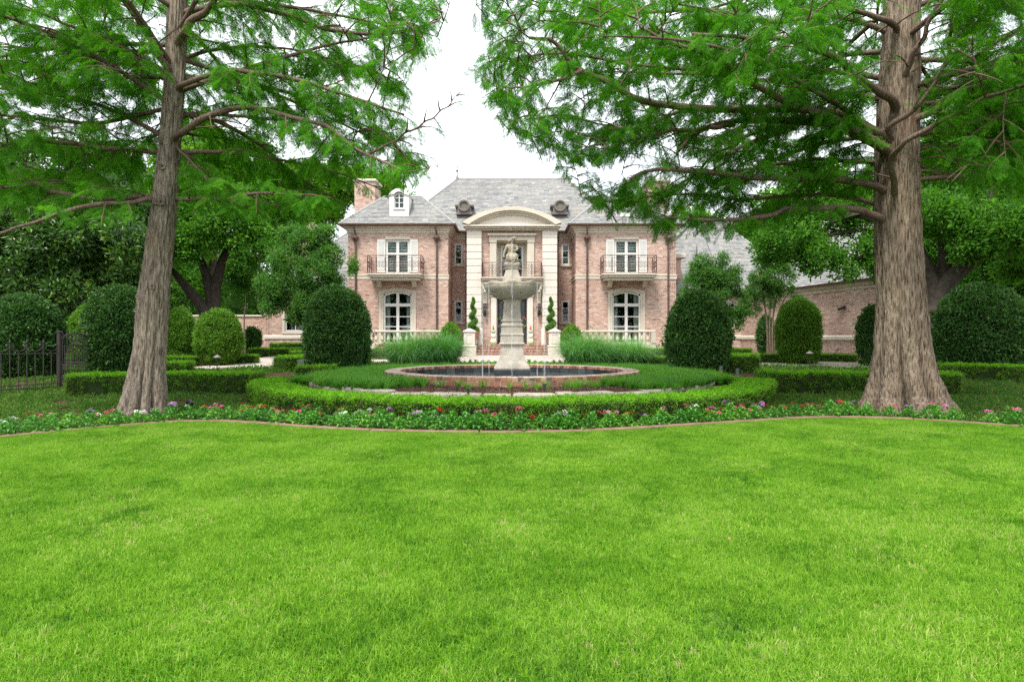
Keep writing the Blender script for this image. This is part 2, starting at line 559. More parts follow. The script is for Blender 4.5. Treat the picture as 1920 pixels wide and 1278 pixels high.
# ------------------------------------------------------------------ scattering (geometry nodes, one object per mass of leaves)
def leaf_mesh(name, n, rad, L, W, m, seed=0, shell=0.0, up=0.3, flat=1.0, fold=0.25, six=False):
    """a clump of n leaves inside a ball"""
    r = np.random.default_rng(seed)
    mb = MB()
    for i in range(n):
        d = r.normal(size=3); d /= np.linalg.norm(d)
        q = rad * (shell + (1 - shell) * r.random() ** 0.5)
        p = d * q; p[2] *= flat
        a = r.normal(size=3) * 0.9 + d * 0.9 + np.array([0, 0, up]); a /= np.linalg.norm(a)
        s = np.cross(a, r.normal(size=3)); s /= np.linalg.norm(s)
        nn = np.cross(a, s)
        l = L * r.uniform(0.7, 1.25); w = W * r.uniform(0.8, 1.2)
        t = float(r.random())
        p0 = p; p2 = p + a * l - nn * l * 0.12
        pm = p + a * l * 0.45
        e1 = pm + s * w * 0.5 + nn * w * fold
        e2 = pm - s * w * 0.5 + nn * w * fold
        k = len(mb.v)
        if six:
            f1 = p + a * l * 0.8 + s * w * 0.3 + nn * w * fold * 0.3
            f2 = p + a * l * 0.8 - s * w * 0.3 + nn * w * fold * 0.3
            mb.mesh([p0, e1, f1, p2, f2, e2, pm], [(0, 1, 6), (1, 2, 3, 6), (0, 6, 5), (6, 3, 4, 5)], t)
        else:
            mb.mesh([p0, e1, p2, e2], [(0, 1, 2), (0, 2, 3)], t)
    return mb.data(name, m)


PROTO = {}


def proto(key, me):
    o = bpy.data.objects.new(key, me)      # never linked to the scene: only the source shape for scattering
    PROTO[key] = o
    return key


NG = {}


def scatter_group(keys):
    k = tuple(keys)
    if k in NG:
        return NG[k]
    ng = bpy.data.node_groups.new("scatter", 'GeometryNodeTree')
    ng.interface.new_socket("Geometry", in_out='INPUT', socket_type='NodeSocketGeometry')
    ng.interface.new_socket("Geometry", in_out='OUTPUT', socket_type='NodeSocketGeometry')
    n, l = ng.nodes, ng.links
    gi = n.new("NodeGroupInput"); go = n.new("NodeGroupOutput")
    iop = n.new("GeometryNodeInstanceOnPoints")

    def na(name, typ):
        a = n.new("GeometryNodeInputNamedAttribute"); a.data_type = typ
        a.inputs["Name"].default_value = name
        return a.outputs["Attribute"]
    e2r = n.new("FunctionNodeEulerToRotation")
    l.new(na("rot", 'FLOAT_VECTOR'), e2r.inputs[0])
    l.new(e2r.outputs[0], iop.inputs["Rotation"])
    l.new(na("scl", 'FLOAT_VECTOR'), iop.inputs["Scale"])
    jn = n.new("GeometryNodeJoinGeometry")
    for key in reversed(k):
        oi = n.new("GeometryNodeObjectInfo")
        oi.inputs["Object"].default_value = PROTO[key]
        oi.inputs["As Instance"].default_value = False
        g2 = n.new("GeometryNodeGeometryToInstance")
        l.new(oi.outputs["Geometry"], g2.inputs[0])
        l.new(g2.outputs[0], jn.inputs[0])
    l.new(gi.outputs[0], iop.inputs["Points"])
    l.new(jn.outputs[0], iop.inputs["Instance"])
    iop.inputs["Pick Instance"].default_value = True
    l.new(na("idx", 'INT'), iop.inputs["Instance Index"])
    l.new(iop.outputs[0], go.inputs[0])
    NG[k] = ng
    return ng


def scatter(name, P, rot, scl, keys, parent=None, kind='stuff', idx=None):
    P = np.asarray(P, dtype=np.float32)
    n = len(P)
    me = bpy.data.meshes.new(name)
    me.vertices.add(n)
    me.vertices.foreach_set("co", P.ravel())
    a = me.attributes.new("rot", 'FLOAT_VECTOR', 'POINT')
    a.data.foreach_set("vector", np.asarray(rot, dtype=np.float32).ravel())
    scl = np.asarray(scl, dtype=np.float32)
    if scl.ndim == 1:
        scl = np.repeat(scl[:, None], 3, 1)
    a = me.attributes.new("scl", 'FLOAT_VECTOR', 'POINT')
    a.data.foreach_set("vector", scl.ravel())
    a = me.attributes.new("idx", 'INT', 'POINT')
    if idx is None:
        idx = rng.integers(0, len(keys), n)
    a.data.foreach_set("value", np.asarray(idx, dtype=np.int32))
    me.update()
    for k in keys:
        for m in PROTO[k].data.materials:
            if m.name not in [x.name for x in me.materials]:
                me.materials.append(m)
    o = bpy.data.objects.new(name, me)
    link(o, parent)
    md = o.modifiers.new("scatter", 'NODES')
    md.node_group = scatter_group(keys)
    if kind: o["kind"] = kind
    return o


def rand_rot(n):
    return np.stack([rng.uniform(-3.14, 3.14, n), rng.uniform(-1.2, 1.2, n), rng.uniform(-3.14, 3.14, n)], 1)


def yaw_rot(n, tilt=0.15):
    return np.stack([rng.normal(0, tilt, n), rng.normal(0, tilt, n), rng.uniform(-3.14, 3.14, n)], 1)


def dir_rot(D, roll=0.3):
    """euler that turns local +X to direction D"""
    D = np.asarray(D)
    yaw = np.arctan2(D[:, 1], D[:, 0])
    pit = -np.arctan2(D[:, 2], np.hypot(D[:, 0], D[:, 1]))
    return np.stack([rng.normal(0, roll, len(D)), pit, yaw], 1)

# ================================================================== THE GROUND (setting)
def ground_mesh():
    xs = list(np.arange(-24, 24.01, 1.0))
    xs = [-900, -300, -100, -50, -34] + xs + [34, 50, 100, 300, 900]
    ys = [-300, -60, -20, -8] + list(np.arange(-4, 46.01, 1.0)) + [60, 90, 150, 300, 900]
    mb = MB()
    vs = [(x, y, G(x, y) - 0.02) for y in ys for x in xs]
    nx = len(xs)
    fs = [(j * nx + i, j * nx + i + 1, (j + 1) * nx + i + 1, (j + 1) * nx + i) for j in range(len(ys) - 1) for i in range(nx - 1)]
    mb.mesh(vs, fs)
    return mb.build("ground", M['soil'], smooth=True, kind="structure")


ground_mesh()

# border of the lawn: photo pixels on the lawn plane (z = 0)
BORDER_PX = [(-700, 850), (-300, 838), (0, 825), (100, 814), (200, 804), (300, 796), (380, 793), (450, 795), (520, 801), (600, 807), (700, 812), (830, 815), (960, 815.5),
             (1090, 813), (1200, 808), (1300, 801), (1400, 794), (1500, 788), (1580, 786.5), (1660, 788), (1760, 793), (1850, 799), (1920, 805), (2200, 822), (2600, 845)]
BORDER = []
for px, py in BORDER_PX:
    d = FPX * CAMH / (py - HOR)
    BORDER.append((X(px, d), d))
_bx = np.array([b[0] for b in BORDER]); _by = np.array([b[1] for b in BORDER])


def border_y(x):
    return float(np.interp(x, _bx, _by))


mb = MB()
fine = np.linspace(_bx[0], _bx[-1], 160)
# smooth the border a little
by_s = np.array([np.mean([border_y(x + o) for o in (-0.35, -0.15, 0, 0.15, 0.35)]) for x in fine])


def border_ys(x):
    return float(np.interp(x, fine, by_s))


for i in range(len(fine) - 1):
    mb.face([(fine[i], -6, 0.012), (fine[i + 1], -6, 0.012), (fine[i + 1], by_s[i + 1], 0.012), (fine[i], by_s[i], 0.012)])
m, nt, b = mat("lawn_thatch", 0.95, 0.1)
f = geo_noise(nt, 60, 4.0)
nt.links.new(ramp(nt, f, [(0.3, (0.05, 0.09, 0.015)), (0.55, (0.10, 0.20, 0.02)), (0.75, (0.20, 0.19, 0.08))]), b.inputs["Base Color"])
M['thatch'] = m
mb.build("lawn", M['thatch'], kind="structure")

# edging strip between lawn and bed: separate lengths end to end
root = thing("lawn_edging", (0, 9.8, 0), "curved brown edging strip between the lawn and the flower border", "edging")
seg = 0
pts = list(zip(fine, by_s))
# arc length resample
acc = [0.0]
for i in range(1, len(pts)):
    acc.append(acc[-1] + math.hypot(pts[i][0] - pts[i - 1][0], pts[i][1] - pts[i - 1][1]))


def along(s):
    x = np.interp(s, acc, [p[0] for p in pts]); y = np.interp(s, acc, [p[1] for p in pts])
    x2 = np.interp(s + 0.05, acc, [p[0] for p in pts]); y2 = np.interp(s + 0.05, acc, [p[1] for p in pts])
    t = Vector((x2 - x, y2 - y, 0)); t.normalize()
    return Vector((x, y, 0)), t


s = 2.0
while s < acc[-1] - 2.6:
    ln = random.uniform(1.7, 2.6)
    mb = MB()
    rs = []
    k = 8
    zo = random.uniform(-0.006, 0.006)
    for i in range(k + 1):
        p, t = along(s + 0.012 + (ln - 0.024) * i / k)
        nrm = Vector((-t.y, t.x, 0))
        w = 0.115
        rs.append([p, p + Vector((0, 0, 0.045 + zo)), p + nrm * 0.012 + Vector((0, 0, 0.057 + zo)), p + nrm * (w - 0.012) + Vector((0, 0, 0.060 + zo)), p + nrm * w + Vector((0, 0, 0.05 + zo)), p + nrm * w])
    mb.rings(rs)
    mb.build("edging_strip", M['edging'], root)
    s += ln

# ================================================================== THE HOUSE
HOUSE = thing("house", (0, 36.6, 0.5), "large two-storey brick mansion with grey slate roofs and arched cream pediment behind the fountain", "house")
COURSE, BLEN, JO = 0.071, 0.212, 0.013


def wall_geo(o, u, L, z0, z1, ops, thick=0.3, off=0.0):
    """backing wall with holes: every opening (u0, u1, z0, z1)"""
    n = (u[1], -u[0])
    us = sorted(set([0, L] + [min(L, max(0, a)) for op in ops for a in op[:2]]))
    zs = sorted(set([z0, z1] + [min(z1, max(z0, a)) for op in ops for a in op[2:4]]))

    def P(a, z, k):
        return (o[0] + u[0] * a - n[0] * k, o[1] + u[1] * a - n[1] * k, z)

    def solid(i, j):
        if i < 0 or j < 0 or i >= len(us) - 1 or j >= len(zs) - 1:
            return False
        ua, za = (us[i] + us[i + 1]) / 2, (zs[j] + zs[j + 1]) / 2
        return not any(op[0] < ua < op[1] and op[2] < za < op[3] for op in ops)
    mb = MB()
    a, bk = off, thick
    for i in range(len(us) - 1):
        for j in range(len(zs) - 1):
            if not solid(i, j):
                continue
            ua, ub, za, zb = us[i], us[i + 1], zs[j], zs[j + 1]
            mb.face([P(ua, za, a), P(ub, za, a), P(ub, zb, a), P(ua, zb, a)])
            mb.face([P(ub, za, bk), P(ua, za, bk), P(ua, zb, bk), P(ub, zb, bk)])
            if not solid(i - 1, j): mb.face([P(ua, za, bk), P(ua, za, a), P(ua, zb, a), P(ua, zb, bk)])
            if not solid(i + 1, j): mb.face([P(ub, za, a), P(ub, za, bk), P(ub, zb, bk), P(ub, zb, a)])
            if not solid(i, j - 1): mb.face([P(ua, za, bk), P(ub, za, bk), P(ub, za, a), P(ua, za, a)])
            if not solid(i, j + 1): mb.face([P(ua, zb, a), P(ub, zb, a), P(ub, zb, bk), P(ua, zb, bk)])
    return mb


def bricks_geo(mb, o, u, L, z0, z1, ops, proud=0.009, course=COURSE, blen=BLEN, soldier=()):
    n = (u[1], -u[0])
    rows = max(1, int((z1 - z0) / course))
    ch = (z1 - z0) / rows
    for r in range(rows):
        za = z0 + r * ch + JO / 2
        zb = za + ch - JO
        zm = (za + zb) / 2
        a = -((r % 2) * blen / 2) + random.uniform(-0.01, 0.01)
        flem = r % 6 == 5
        while a < L:
            bl = blen * (0.5 if flem else 1.0)
            segs = [(max(0.0, a), min(L, a + bl - JO))]
            a += bl
            for op in ops:
                if op[2] - 0.01 < zm < op[3] + 0.01:
                    new = []
                    for s0, s1 in segs:
                        if s1 <= op[0] or s0 >= op[1]:
                            new.append((s0, s1))
                        else:
                            if s0 < op[0]: new.append((s0, op[0]))
                            if s1 > op[1]: new.append((op[1], s1))
                    segs = new
            t = min(1.0, max(0.0, random.gauss(0.58, 0.20)))
            for s0, s1 in segs:
                if s1 - s0 < 0.02:
                    continue
                p = proud + random.uniform(-0.002, 0.002)
                k = len(mb.v)
                for q in (0.0, p):
                    for (aa, zz) in ((s0, za), (s1, za), (s1, zb), (s0, zb)):
                        mb.v.append((o[0] + u[0] * aa + n[0] * q, o[1] + u[1] * aa + n[1] * q, zz))
                for f in ((4, 5, 6, 7), (0, 1, 5, 4), (1, 2, 6, 5), (2, 3, 7, 6), (3, 0, 4, 7)):
                    mb.f.append(tuple(k + i for i in f)); mb.t.append(t); mb.m.append(0)


def brick_wall(parent, o, u, L, z0, z1, ops=(), thick=0.3):
    w = wall_geo(o, u, L, z0, z1, ops, thick).build("wall", M['mortar'], parent)
    mb = MB()
    bricks_geo(mb, o, u, L, z0, z1, ops)
    mb.build("brickwork", M['brick'], w, kind="stuff")
    return w


def arch_ops(u0, u1, z0, zs, rise, n=10):
    """openings that follow a segmental arch"""
    out = []
    for i in range(n):
        a = u0 + (u1 - u0) * i / n; b = u0 + (u1 - u0) * (i + 1) / n
        t = ((a + b) / 2 - (u0 + u1) / 2) / ((u1 - u0) / 2)
        out.append((a, b, z0, zs + rise * (1 - t * t)))
    return out


def arc_pts(x0, x1, zs, rise, n=12):
    return [(x0 + (x1 - x0) * i / n, zs + rise * (1 - (2 * i / n - 1) ** 2)) for i in range(n + 1)]


def band(mb, inner, outer, y0, y1, tint=0.5):
    """solid strip between two polylines (x, z), from depth y0 (front) to y1"""
    n = len(inner)
    rs = []
    for (xi, zi), (xo, zo) in zip(inner, outer):
        rs.append([(xi, y0, zi), (xo, y0, zo), (xo, y1, zo), (xi, y1, zi)])
    mb.rings(rs, caps=True, tint=tint)


def interior(x0, x1, z0, z1, y, depth=1.6):
    mb = MB()
    a = 0.5
    X0, X1, Z0, Z1 = x0 - a, x1 + a, z0 - 0.25, z1 + a
    Y1 = y + depth
    for q in ([(X0, Y1, Z0), (X1, Y1, Z0), (X1, Y1, Z1), (X0, Y1, Z1)], [(X0, y, Z0), (X1, y, Z0), (X1, Y1, Z0), (X0, Y1, Z0)],
              [(X0, y, Z1), (X0, Y1, Z1), (X1, Y1, Z1), (X1, y, Z1)], [(X0, y, Z0), (X0, Y1, Z0), (X0, Y1, Z1), (X0, y, Z1)],
              [(X1, y, Z0), (X1, y, Z1), (X1, Y1, Z1), (X1, Y1, Z0)]):
        mb.face(q)
    mb.build("room", M['dark'], HOUSE)


def window(x0, x1, z0, z1, y, cols, bars, fw=0.09, mw=0.05, rise=0.0, mull=None, curtains=False, blinds=False, label=None):
    """frame mesh with one child per pane; bars = heights of the cross bars; y = plane of the frame's front"""
    mb = MB()
    x0i, x1i, z0i = x0 + fw, x1 - fw, z0 + fw
    if rise:
        band(mb, arc_pts(x0i, x1i, z1 - fw, rise), arc_pts(x0, x1, z1, rise), y, y + 0.08)
    else:
        mb.box(x0, x1, y, y + 0.08, z1 - fw, z1)
    mb.box(x0, x0i, y, y + 0.08, z0, z1 - (0 if rise else fw))
    mb.box(x1i, x1, y, y + 0.08, z0, z1 - (0 if rise else fw))
    mb.box(x0i, x1i, y, y + 0.08, z0, z0i)
    edges = [x0i + (x1i - x0i) * i / cols for i in range(cols + 1)]
    mws = [(mull if (mull and cols % 2 == 0 and i == cols // 2) else mw) for i in range(cols + 1)]
    ztop = z1 - fw

    def top_at(x):
        t = (x - (x0 + x1) / 2) / ((x1i - x0i) / 2)
        return ztop + rise * (1 - t * t)
    zb = [z0i] + [b_[0] if isinstance(b_, tuple) else b_ for b_ in bars] + [None]
    bw = [0] + [b_[1] if isinstance(b_, tuple) else mw for b_ in bars] + [0]
    for i in range(1, cols):
        mb.box(edges[i] - mws[i] / 2, edges[i] + mws[i] / 2, y - 0.01, y + 0.07, z0i, (top_at(edges[i]) + 0.01))
    for zc, w_ in zip(zb[1:-1], bw[1:-1]):
        for i in range(cols):
            a = edges[i] + (mws[i] / 2 if i > 0 else 0); b_ = edges[i + 1] - (mws[i + 1] / 2 if i < cols - 1 else 0)
            mb.box(a, b_, y - 0.005, y + 0.065, zc - w_ / 2, zc + w_ / 2)
    fr = mb.build("window", M['white'], HOUSE)
    if label: fr["label"] = label
    yp = y + 0.035
    for r in range(len(zb) - 1):
        for i in range(cols):
            a = edges[i] + (mws[i] / 2 if i > 0 else 0); b_ = edges[i + 1] - (mws[i + 1] / 2 if i < cols - 1 else 0)
            za = zb[r] + bw[r] / 2
            p = MB()
            if zb[r + 1] is None:
                k = 6 if rise else 1
                top = [(a + (b_ - a) * j / k, top_at(a + (b_ - a) * j / k) if rise else ztop) for j in range(k + 1)]
            else:
                zt = zb[r + 1] - bw[r + 1] / 2
                top = [(a, zt), (b_, zt)]
            k2 = random.uniform(-0.004, 0.004)
            p.face([(a, yp, za), (b_, yp + k2, za)] + [(x, yp + k2 * (x - a) / (b_ - a), z) for x, z in reversed(top)])
            p.build("pane", M['glass'], fr)
    if curtains:
        for sx in (0, 1):
            c = MB()
            w_ = (x1i - x0i) * 0.17
            a = x0i if sx == 0 else x1i - w_
            pr = [(a + w_ * j / 14, y + 0.22 + 0.03 * math.sin(j * 1.7)) for j in range(15)]
            c.rings([[(x, yy, z0) for x, yy in pr], [(x, yy, z1 + rise) for x, yy in pr]], caps=False, closed=False)
            c.build("curtain", M['curtain'], fr, smooth=True)
    if blinds:
        c = MB()
        for i in range(cols):
            a = edges[i] + 0.02; b_ = edges[i + 1] - 0.02
            z = z0i + 0.03
            while z < ztop - 0.03:
                c.face([(a, y + 0.10, z - 0.012), (b_, y + 0.10, z - 0.012), (b_, y + 0.15, z + 0.035), (a, y + 0.15, z + 0.035)])
                z += 0.085
        c.build("shutter_blades", M['blind'], fr)
    return fr


# ---- heights
ZTOP = 7.05      # top of brickwork under the cornice
ZF = 1.08        # ground floor
ZG = 0.45

CORN = [(0.0, 7.05), (0.05, 7.05), (0.05, 7.15), (0.11, 7.17), (0.11, 7.27), (0.20, 7.33), (0.30, 7.38), (0.30, 7.44), (0.0, 7.44)]
GUTT = [(0.302, 7.37), (0.38, 7.37), (0.43, 7.43), (0.44, 7.50), (0.302, 7.50)]
for s in (-1, 1):
    xo, xi = 8.79 * s, 3.42 * s
    xl, xr = min(xo, xi), max(xo, xi)
    yw = 34.3
    cx = (-6.13 if s < 0 else 6.13)
    uw = cx - xl
    # openings: arched ground-floor window, upper french window
    ops = arch_ops(uw - 0.86, uw + 0.86, ZF, 3.86, 0.13)
    ops.append((uw - 0.64, uw + 0.64, 4.84, 6.70))
    brick_wall(HOUSE, (xl, yw), (1, 0), xr - xl, ZG, ZTOP, ops)
    # returns
    if s < 0:
        brick_wall(HOUSE, (xr, yw + 0.001), (0, 1), 2.3, ZG, ZTOP)
        wall_geo((xl, 39.0), (0, -1), 4.7, ZG, ZTOP, ()).build("wall", M['mortar'], HOUSE)
    else:
        brick_wall(HOUSE, (xl, 36.6), (0, -1), 2.299, ZG, ZTOP)
        wall_geo((xr, yw), (0, 1), 4.7, ZG, ZTOP, ()).build("wall", M['mortar'], HOUSE)
    # cornice round the wing
    path = [(xo, 39.0, s, 0), (xo, yw, s, -1), (xi, yw, -s, -1), (xi, 36.6, -s, -1), (2.4 * s, 36.6, 0, -1)]
    cornice = MB(); gutter = MB(); course = MB(); plint = MB()
    cornice.sweep(path, CORN); gutter.sweep(path, GUTT)
    # string course
    path2 = [(xo, 39.0, s, 0), (xo, yw, s, -1), (xi, yw, -s, -1), (xi, 36.6, -s, 0)]
    course.sweep(path2, [(0.0, 4.58), (0.03, 4.58), (0.035, 4.74), (0.055, 4.76), (0.055, 4.81), (0, 4.83)])
    plint.sweep(path2, [(0.0, ZG), (0.05, ZG), (0.05, 1.0), (0.02, 1.05), (0, 1.05)])
    cornice.build("cornice", M['cast'], HOUSE)
    gutter.build("gutter", M['copper'], HOUSE)
    course.build("string_course", M['cast'], HOUSE)
    plint.build("base_course", M['cast'], HOUSE)
    interior(cx - 0.8, cx + 0.8, ZF, 4.0, yw + 0.3)
    interior(cx - 0.6, cx + 0.6, 4.84, 6.7, yw + 0.3)
    # arched window with stone surround
    mb = MB()
    i0, i1, o0, o1 = cx - 0.76, cx + 0.76, cx - 0.99, cx + 0.99
    ip = [(i0, ZF)] + arc_pts(i0, i1, 3.78, 0.14) + [(i1, ZF)]
    op_ = [(o0, ZF)] + arc_pts(o0, o1, 3.92, 0.17) + [(o1, ZF)]
    mp = [((a[0] + b_[0]) / 2, (a[1] + b_[1]) / 2) for a, b_ in zip(ip, op_)]
    mp[0] = (mp[0][0], ZF); mp[-1] = (mp[-1][0], ZF)
    band(mb, mp, op_, yw - 0.07, yw + 0.02)
    band(mb, ip, mp, yw - 0.045, yw + 0.10)
    mb.build("window_surround", M['cast'], HOUSE)
    window(cx - 0.77, cx + 0.77, ZF + 0.02, 3.78, yw + 0.06, 2, [1.52, 2.06, (3.20, 0.15), ][0:0] + [2.04, 2.575, (3.20, 0.16)], fw=0.10, mw=0.045, rise=0.14, mull=0.15, curtains=True)
    # upper french window, shutters, lintel
    window(cx - 0.64, cx + 0.64, 4.84, 6.70, yw + 0.05, 2, [(5.95, 0.09)], fw=0.11, mw=0.05, mull=0.15, blinds=True)
    lm = MB(); lm.bevbox(cx - 0.66, cx + 0.66, yw - 0.05, yw + 0.1, 6.703, 6.85)
    lm.build("lintel", M['cast'], HOUSE)
    for q in (-1, 1):
        sh = MB()
        a = cx + q * 0.66; b_ = cx + q * 1.09
        a, b_ = min(a, b_), max(a, b_)
        sh.box(a, b_, yw - 0.035, yw - 0.010, 4.95, 6.72)
        for (p0, p1) in ((5.03, 5.72), (5.80, 6.64)):
            sh.box(a + 0.05, b_ - 0.05, yw - 0.042, yw - 0.035, p0, p1, skip="k")
            z = p0 + 0.03
            while z < p1 - 0.04:
                sh.box(a + 0.07, b_ - 0.07, yw - 0.052, yw - 0.042, z, z + 0.028, skip="k")
                z += 0.05
        sh.build("shutter", M['white'], HOUSE)
    # balcony
    bx0, bx1, yf = cx - 1.42, cx + 1.42, 33.25
    bal = MB()
    pth = [(bx0, yw - 0.002, -1, 0), (bx0, yf, -1, -1), (bx1, yf, 1, -1), (bx1, yw - 0.002, 1, 0)]
    bal.box(bx0 - 0.02, bx1 + 0.02, yf - 0.02, yw - 0.06, 4.72, 4.79)
    bal.box(bx0 + 0.05, bx1 - 0.05, yf + 0.05, yw - 0.06, 4.60, 4.718)
    bal.box(bx0 + 0.16, bx1 - 0.16, yf + 0.16, yw - 0.06, 4.46, 4.598)
    balc = bal.build("balcony", M['cast'], HOUSE)
    for q in (-1, 1):
        br = MB()
        xa = cx + q * 0.92
        prof = []
        for t in np.linspace(0, 1, 9):
            prof.append((yw - 0.03 - 0.62 * (1 - t) ** 0.6, 4.455 - 0.34 * t + 0.05 * math.sin(t * 6.28)))
        rs = [[(xa - 0.10, y_, z_), (xa + 0.10, y_, z_)] + [] for y_, z_ in prof]
        vs = []
        for x_ in (xa - 0.10, xa + 0.10):
            vs += [(x_, y_, z_) for y_, z_ in prof] + [(x_, yw - 0.03, 4.455)]
        k = len(prof) + 1
        fs = [tuple(range(k)), tuple(range(2 * k - 1, k - 1, -1))] + [(i, i + k, (i + 1) % k + k, (i + 1) % k) for i in range(k)]
        br.mesh(vs, fs)
        br.build("bracket", M['cast'], balc)

    def railing(parent, x0, x1, y0, yb, zb, h, npan, sides=True):
        r = MB()

        def rail_line(pa, pb, n):
            for zz, rr in ((h, 0.020), (h - 0.13, 0.012), (0.16, 0.012), (0.05, 0.014)):
                a = (pa[0], pa[1], zb + zz); b_ = (pb[0], pb[1], zb + zz)
                r.tube([a, b_], rr, 6)
            for i in range(n + 1):
                t = i / n
                p = (pa[0] + (pb[0] - pa[0]) * t, pa[1] + (pb[1] - pa[1]) * t)
                r.tube([(p[0], p[1], zb), (p[0], p[1], zb + h)], 0.018 if i in (0, n) else 0.013, 6)
            for i in range(n):
                for half in (0.27, 0.73):
                    t = (i + half) / n
                    c = (pa[0] + (pb[0] - pa[0]) * t, pa[1] + (pb[1] - pa[1]) * t)
                    w_ = math.hypot(pb[0] - pa[0], pb[1] - pa[1]) / n * 0.20
                    dx, dy = (pb[0] - pa[0]), (pb[1] - pa[1])
                    ll = math.hypot(dx, dy); dx /= ll; dy /= ll
                    sg = 1 if half < 0.5 else -1
                    mid = (0.16 + h - 0.13) / 2
                    for up in (-1, 1):
                        sp = []
                        for j in range(15):
                            th = j / 14 * 2 * math.pi * 1.35
                            ra = w_ * (1 - 0.72 * j / 14)
                            sp.append((c[0] + dx * sg * (ra * math.cos(th) * 1.0), c[1] + dy * sg * ra * math.cos(th),
                                       zb + mid + up * (w_ * 1.25 - 0.1 * w_) + up * ra * math.sin(th) * -1.1))
                        r.tube(sp, 0.009, 4)
                    r.tube([(c[0] - dx * w_ * sg * 1.1, c[1] - dy * w_ * sg * 1.1, zb + 0.16), (c[0] - dx * w_ * sg * 1.1, c[1] - dy * w_ * sg * 1.1, zb + h - 0.13)], 0.008, 4)
        rail_line((x0, y0), (x1, y0), npan)
        if sides:
            rail_line((x0, y0), (x0, yb), 2)
            rail_line((x1, y0), (x1, yb), 2)
        r.build("railing", M['iron'], parent, smooth=50)
    railing(balc, bx0 + 0.03, bx1 - 0.03, yf + 0.03, yw - 0.02, 4.79, 0.94, 6)
    # recess with narrow windows
    rx0, rx1 = (3.42 * s, 2.40 * s)
    rl, rr_ = min(rx0, rx1), max(rx0, rx1)
    wc = 3.055 * s
    rops = [(wc - 0.22 - rl, wc + 0.22 - rl, 5.59, 6.80), (wc - 0.22 - rl, wc + 0.22 - rl, 2.3, 3.56)]
    brick_wall(HOUSE, (rl, 36.6), (1, 0), rr_ - rl, ZG, ZTOP, rops)
    for (za, zb_) in ((5.59, 6.80), (2.3, 3.56)):
        window(wc - 0.23, wc + 0.23, za, zb_, 36.58, 1, [za + (zb_ - za) * 0.36, za + (zb_ - za) * 0.66], fw=0.09, mw=0.03)
        sl = MB(); sl.bevbox(wc - 0.33, wc + 0.33, 36.50, 36.62, za - 0.10, za - 0.002)
        sl.build("window_sill", M['cast'], HOUSE)
        interior(wc - 0.1, wc + 0.1, za, zb_, 36.9, 0.8)
    # downpipes with funnel heads
    for (px_, yy, hh) in ((8.36 * s, yw, True), (4.02 * s, yw, True), (2.60 * s, 36.6, False)):
        dp = MB()
        if hh:
            dp.tube([(px_ - 0.03, yy - 0.36, 7.40), (px_ - 0.03, yy - 0.34, 7.22), (px_, yy - 0.16, 7.0), (px_, yy - 0.13, 6.86)], 0.045, 8)
            dp.lathe([(0.04, 0.0), (0.07, 0.03), (0.10, 0.10), (0.17, 0.15), (0.19, 0.20), (0.19, 0.25), (0.12, 0.27), (0.11, 0.33), (0.05, 0.34)], (px_, yy - 0.13, 6.55), 12)
            dp.tube([(px_, yy - 0.09, 6.56), (px_, yy - 0.09, 3.6), (px_, yy - 0.09, 0.6)], 0.052, 8)
            for zc in (5.6, 4.2, 2.8, 1.4):
                dp.tube([(px_, yy - 0.09, zc), (px_, yy - 0.09, zc + 0.05)], 0.066, 8)
        else:
            dp.tube([(px_, yy - 0.36, 7.40), (px_, yy - 0.30, 7.2), (px_, yy - 0.10, 6.95), (px_, yy - 0.08, 0.6)], 0.05, 8)
        dp.build("downpipe", M['copper'], HOUSE, smooth=50)


# ---- the centre pavilion
YQ = 33.9
for s in (-1, 1):
    a, b_ = sorted((1.61 * s, 2.40 * s))
    nq = 16
    hq = (7.12 - ZF) / nq
    me_q = None
    for i in range(nq):
        z = ZF + i * hq
        if me_q is None:
            mb = MB(); mb.bevbox(a, b_, YQ, YQ + 0.32, z + 0.004, z + hq - 0.022, 0.018)
            q0 = mb.build("quoin", M['castlight'], HOUSE)
            me_q = q0.data; zref = z
        else:
            q = bpy.data.objects.new("quoin", me_q)
            link(q, HOUSE)
            q.location = (0, 0, z - zref)
    bk = MB(); bk.box(a + 0.012, b_ - 0.012, YQ + 0.022, YQ + 0.30, ZG, 7.12, skip="k")
    bk.build("pier", M['cast'], HOUSE)
    if s < 0:
        brick_wall(HOUSE, (-2.39, 36.6), (0, -1), 2.39, ZG, 7.12)
    else:
        brick_wall(HOUSE, (2.39, YQ + 0.31), (0, 1), 2.39, ZG, 7.12)
YB = 34.15
brick_wall(HOUSE, (-1.61, YB), (1, 0), 3.22, ZG, 7.12, [(1.61 - 0.83, 1.61 + 0.83, 4.66, 6.62), (1.61 - 0.83, 1.61 + 0.83, ZF, 3.62)])
interior(-0.8, 0.8, 4.66, 6.62, YB + 0.75)
interior(-0.8, 0.8, ZF, 3.6, YB + 0.60)
# upper door case
mb = MB()
for s in (-1, 1):
    a, b_ = sorted((0.84 * s, 1.18 * s))
    mb.bevbox(a, b_, YB - 0.12, YB + 0.02, 4.66, 6.50, 0.01)
    mb.bevbox(a - 0.03, b_ + 0.03, YB - 0.15, YB + 0.02, 6.503, 6.62, 0.01)
    mb.box(*(sorted((0.80 * s, 0.84 * s))), YB - 0.04, YB + 0.72, 4.66, 6.62)
mb.bevbox(-1.22, 1.22, YB - 0.14, YB + 0.02, 6.623, 6.80, 0.01)
mb.bevbox(-1.22, 1.22, YB - 0.17, YB + 0.02, 6.803, 6.86, 0.008)
mb.bevbox(-1.30, 1.30, YB - 0.27, YB + 0.02, 6.863, 6.97, 0.02)
mb.box(-0.80, 0.80, YB - 0.03, YB + 0.72, 6.58, 6.622)
mb.build("door_surround", M['cast'], HOUSE)
mb = MB()
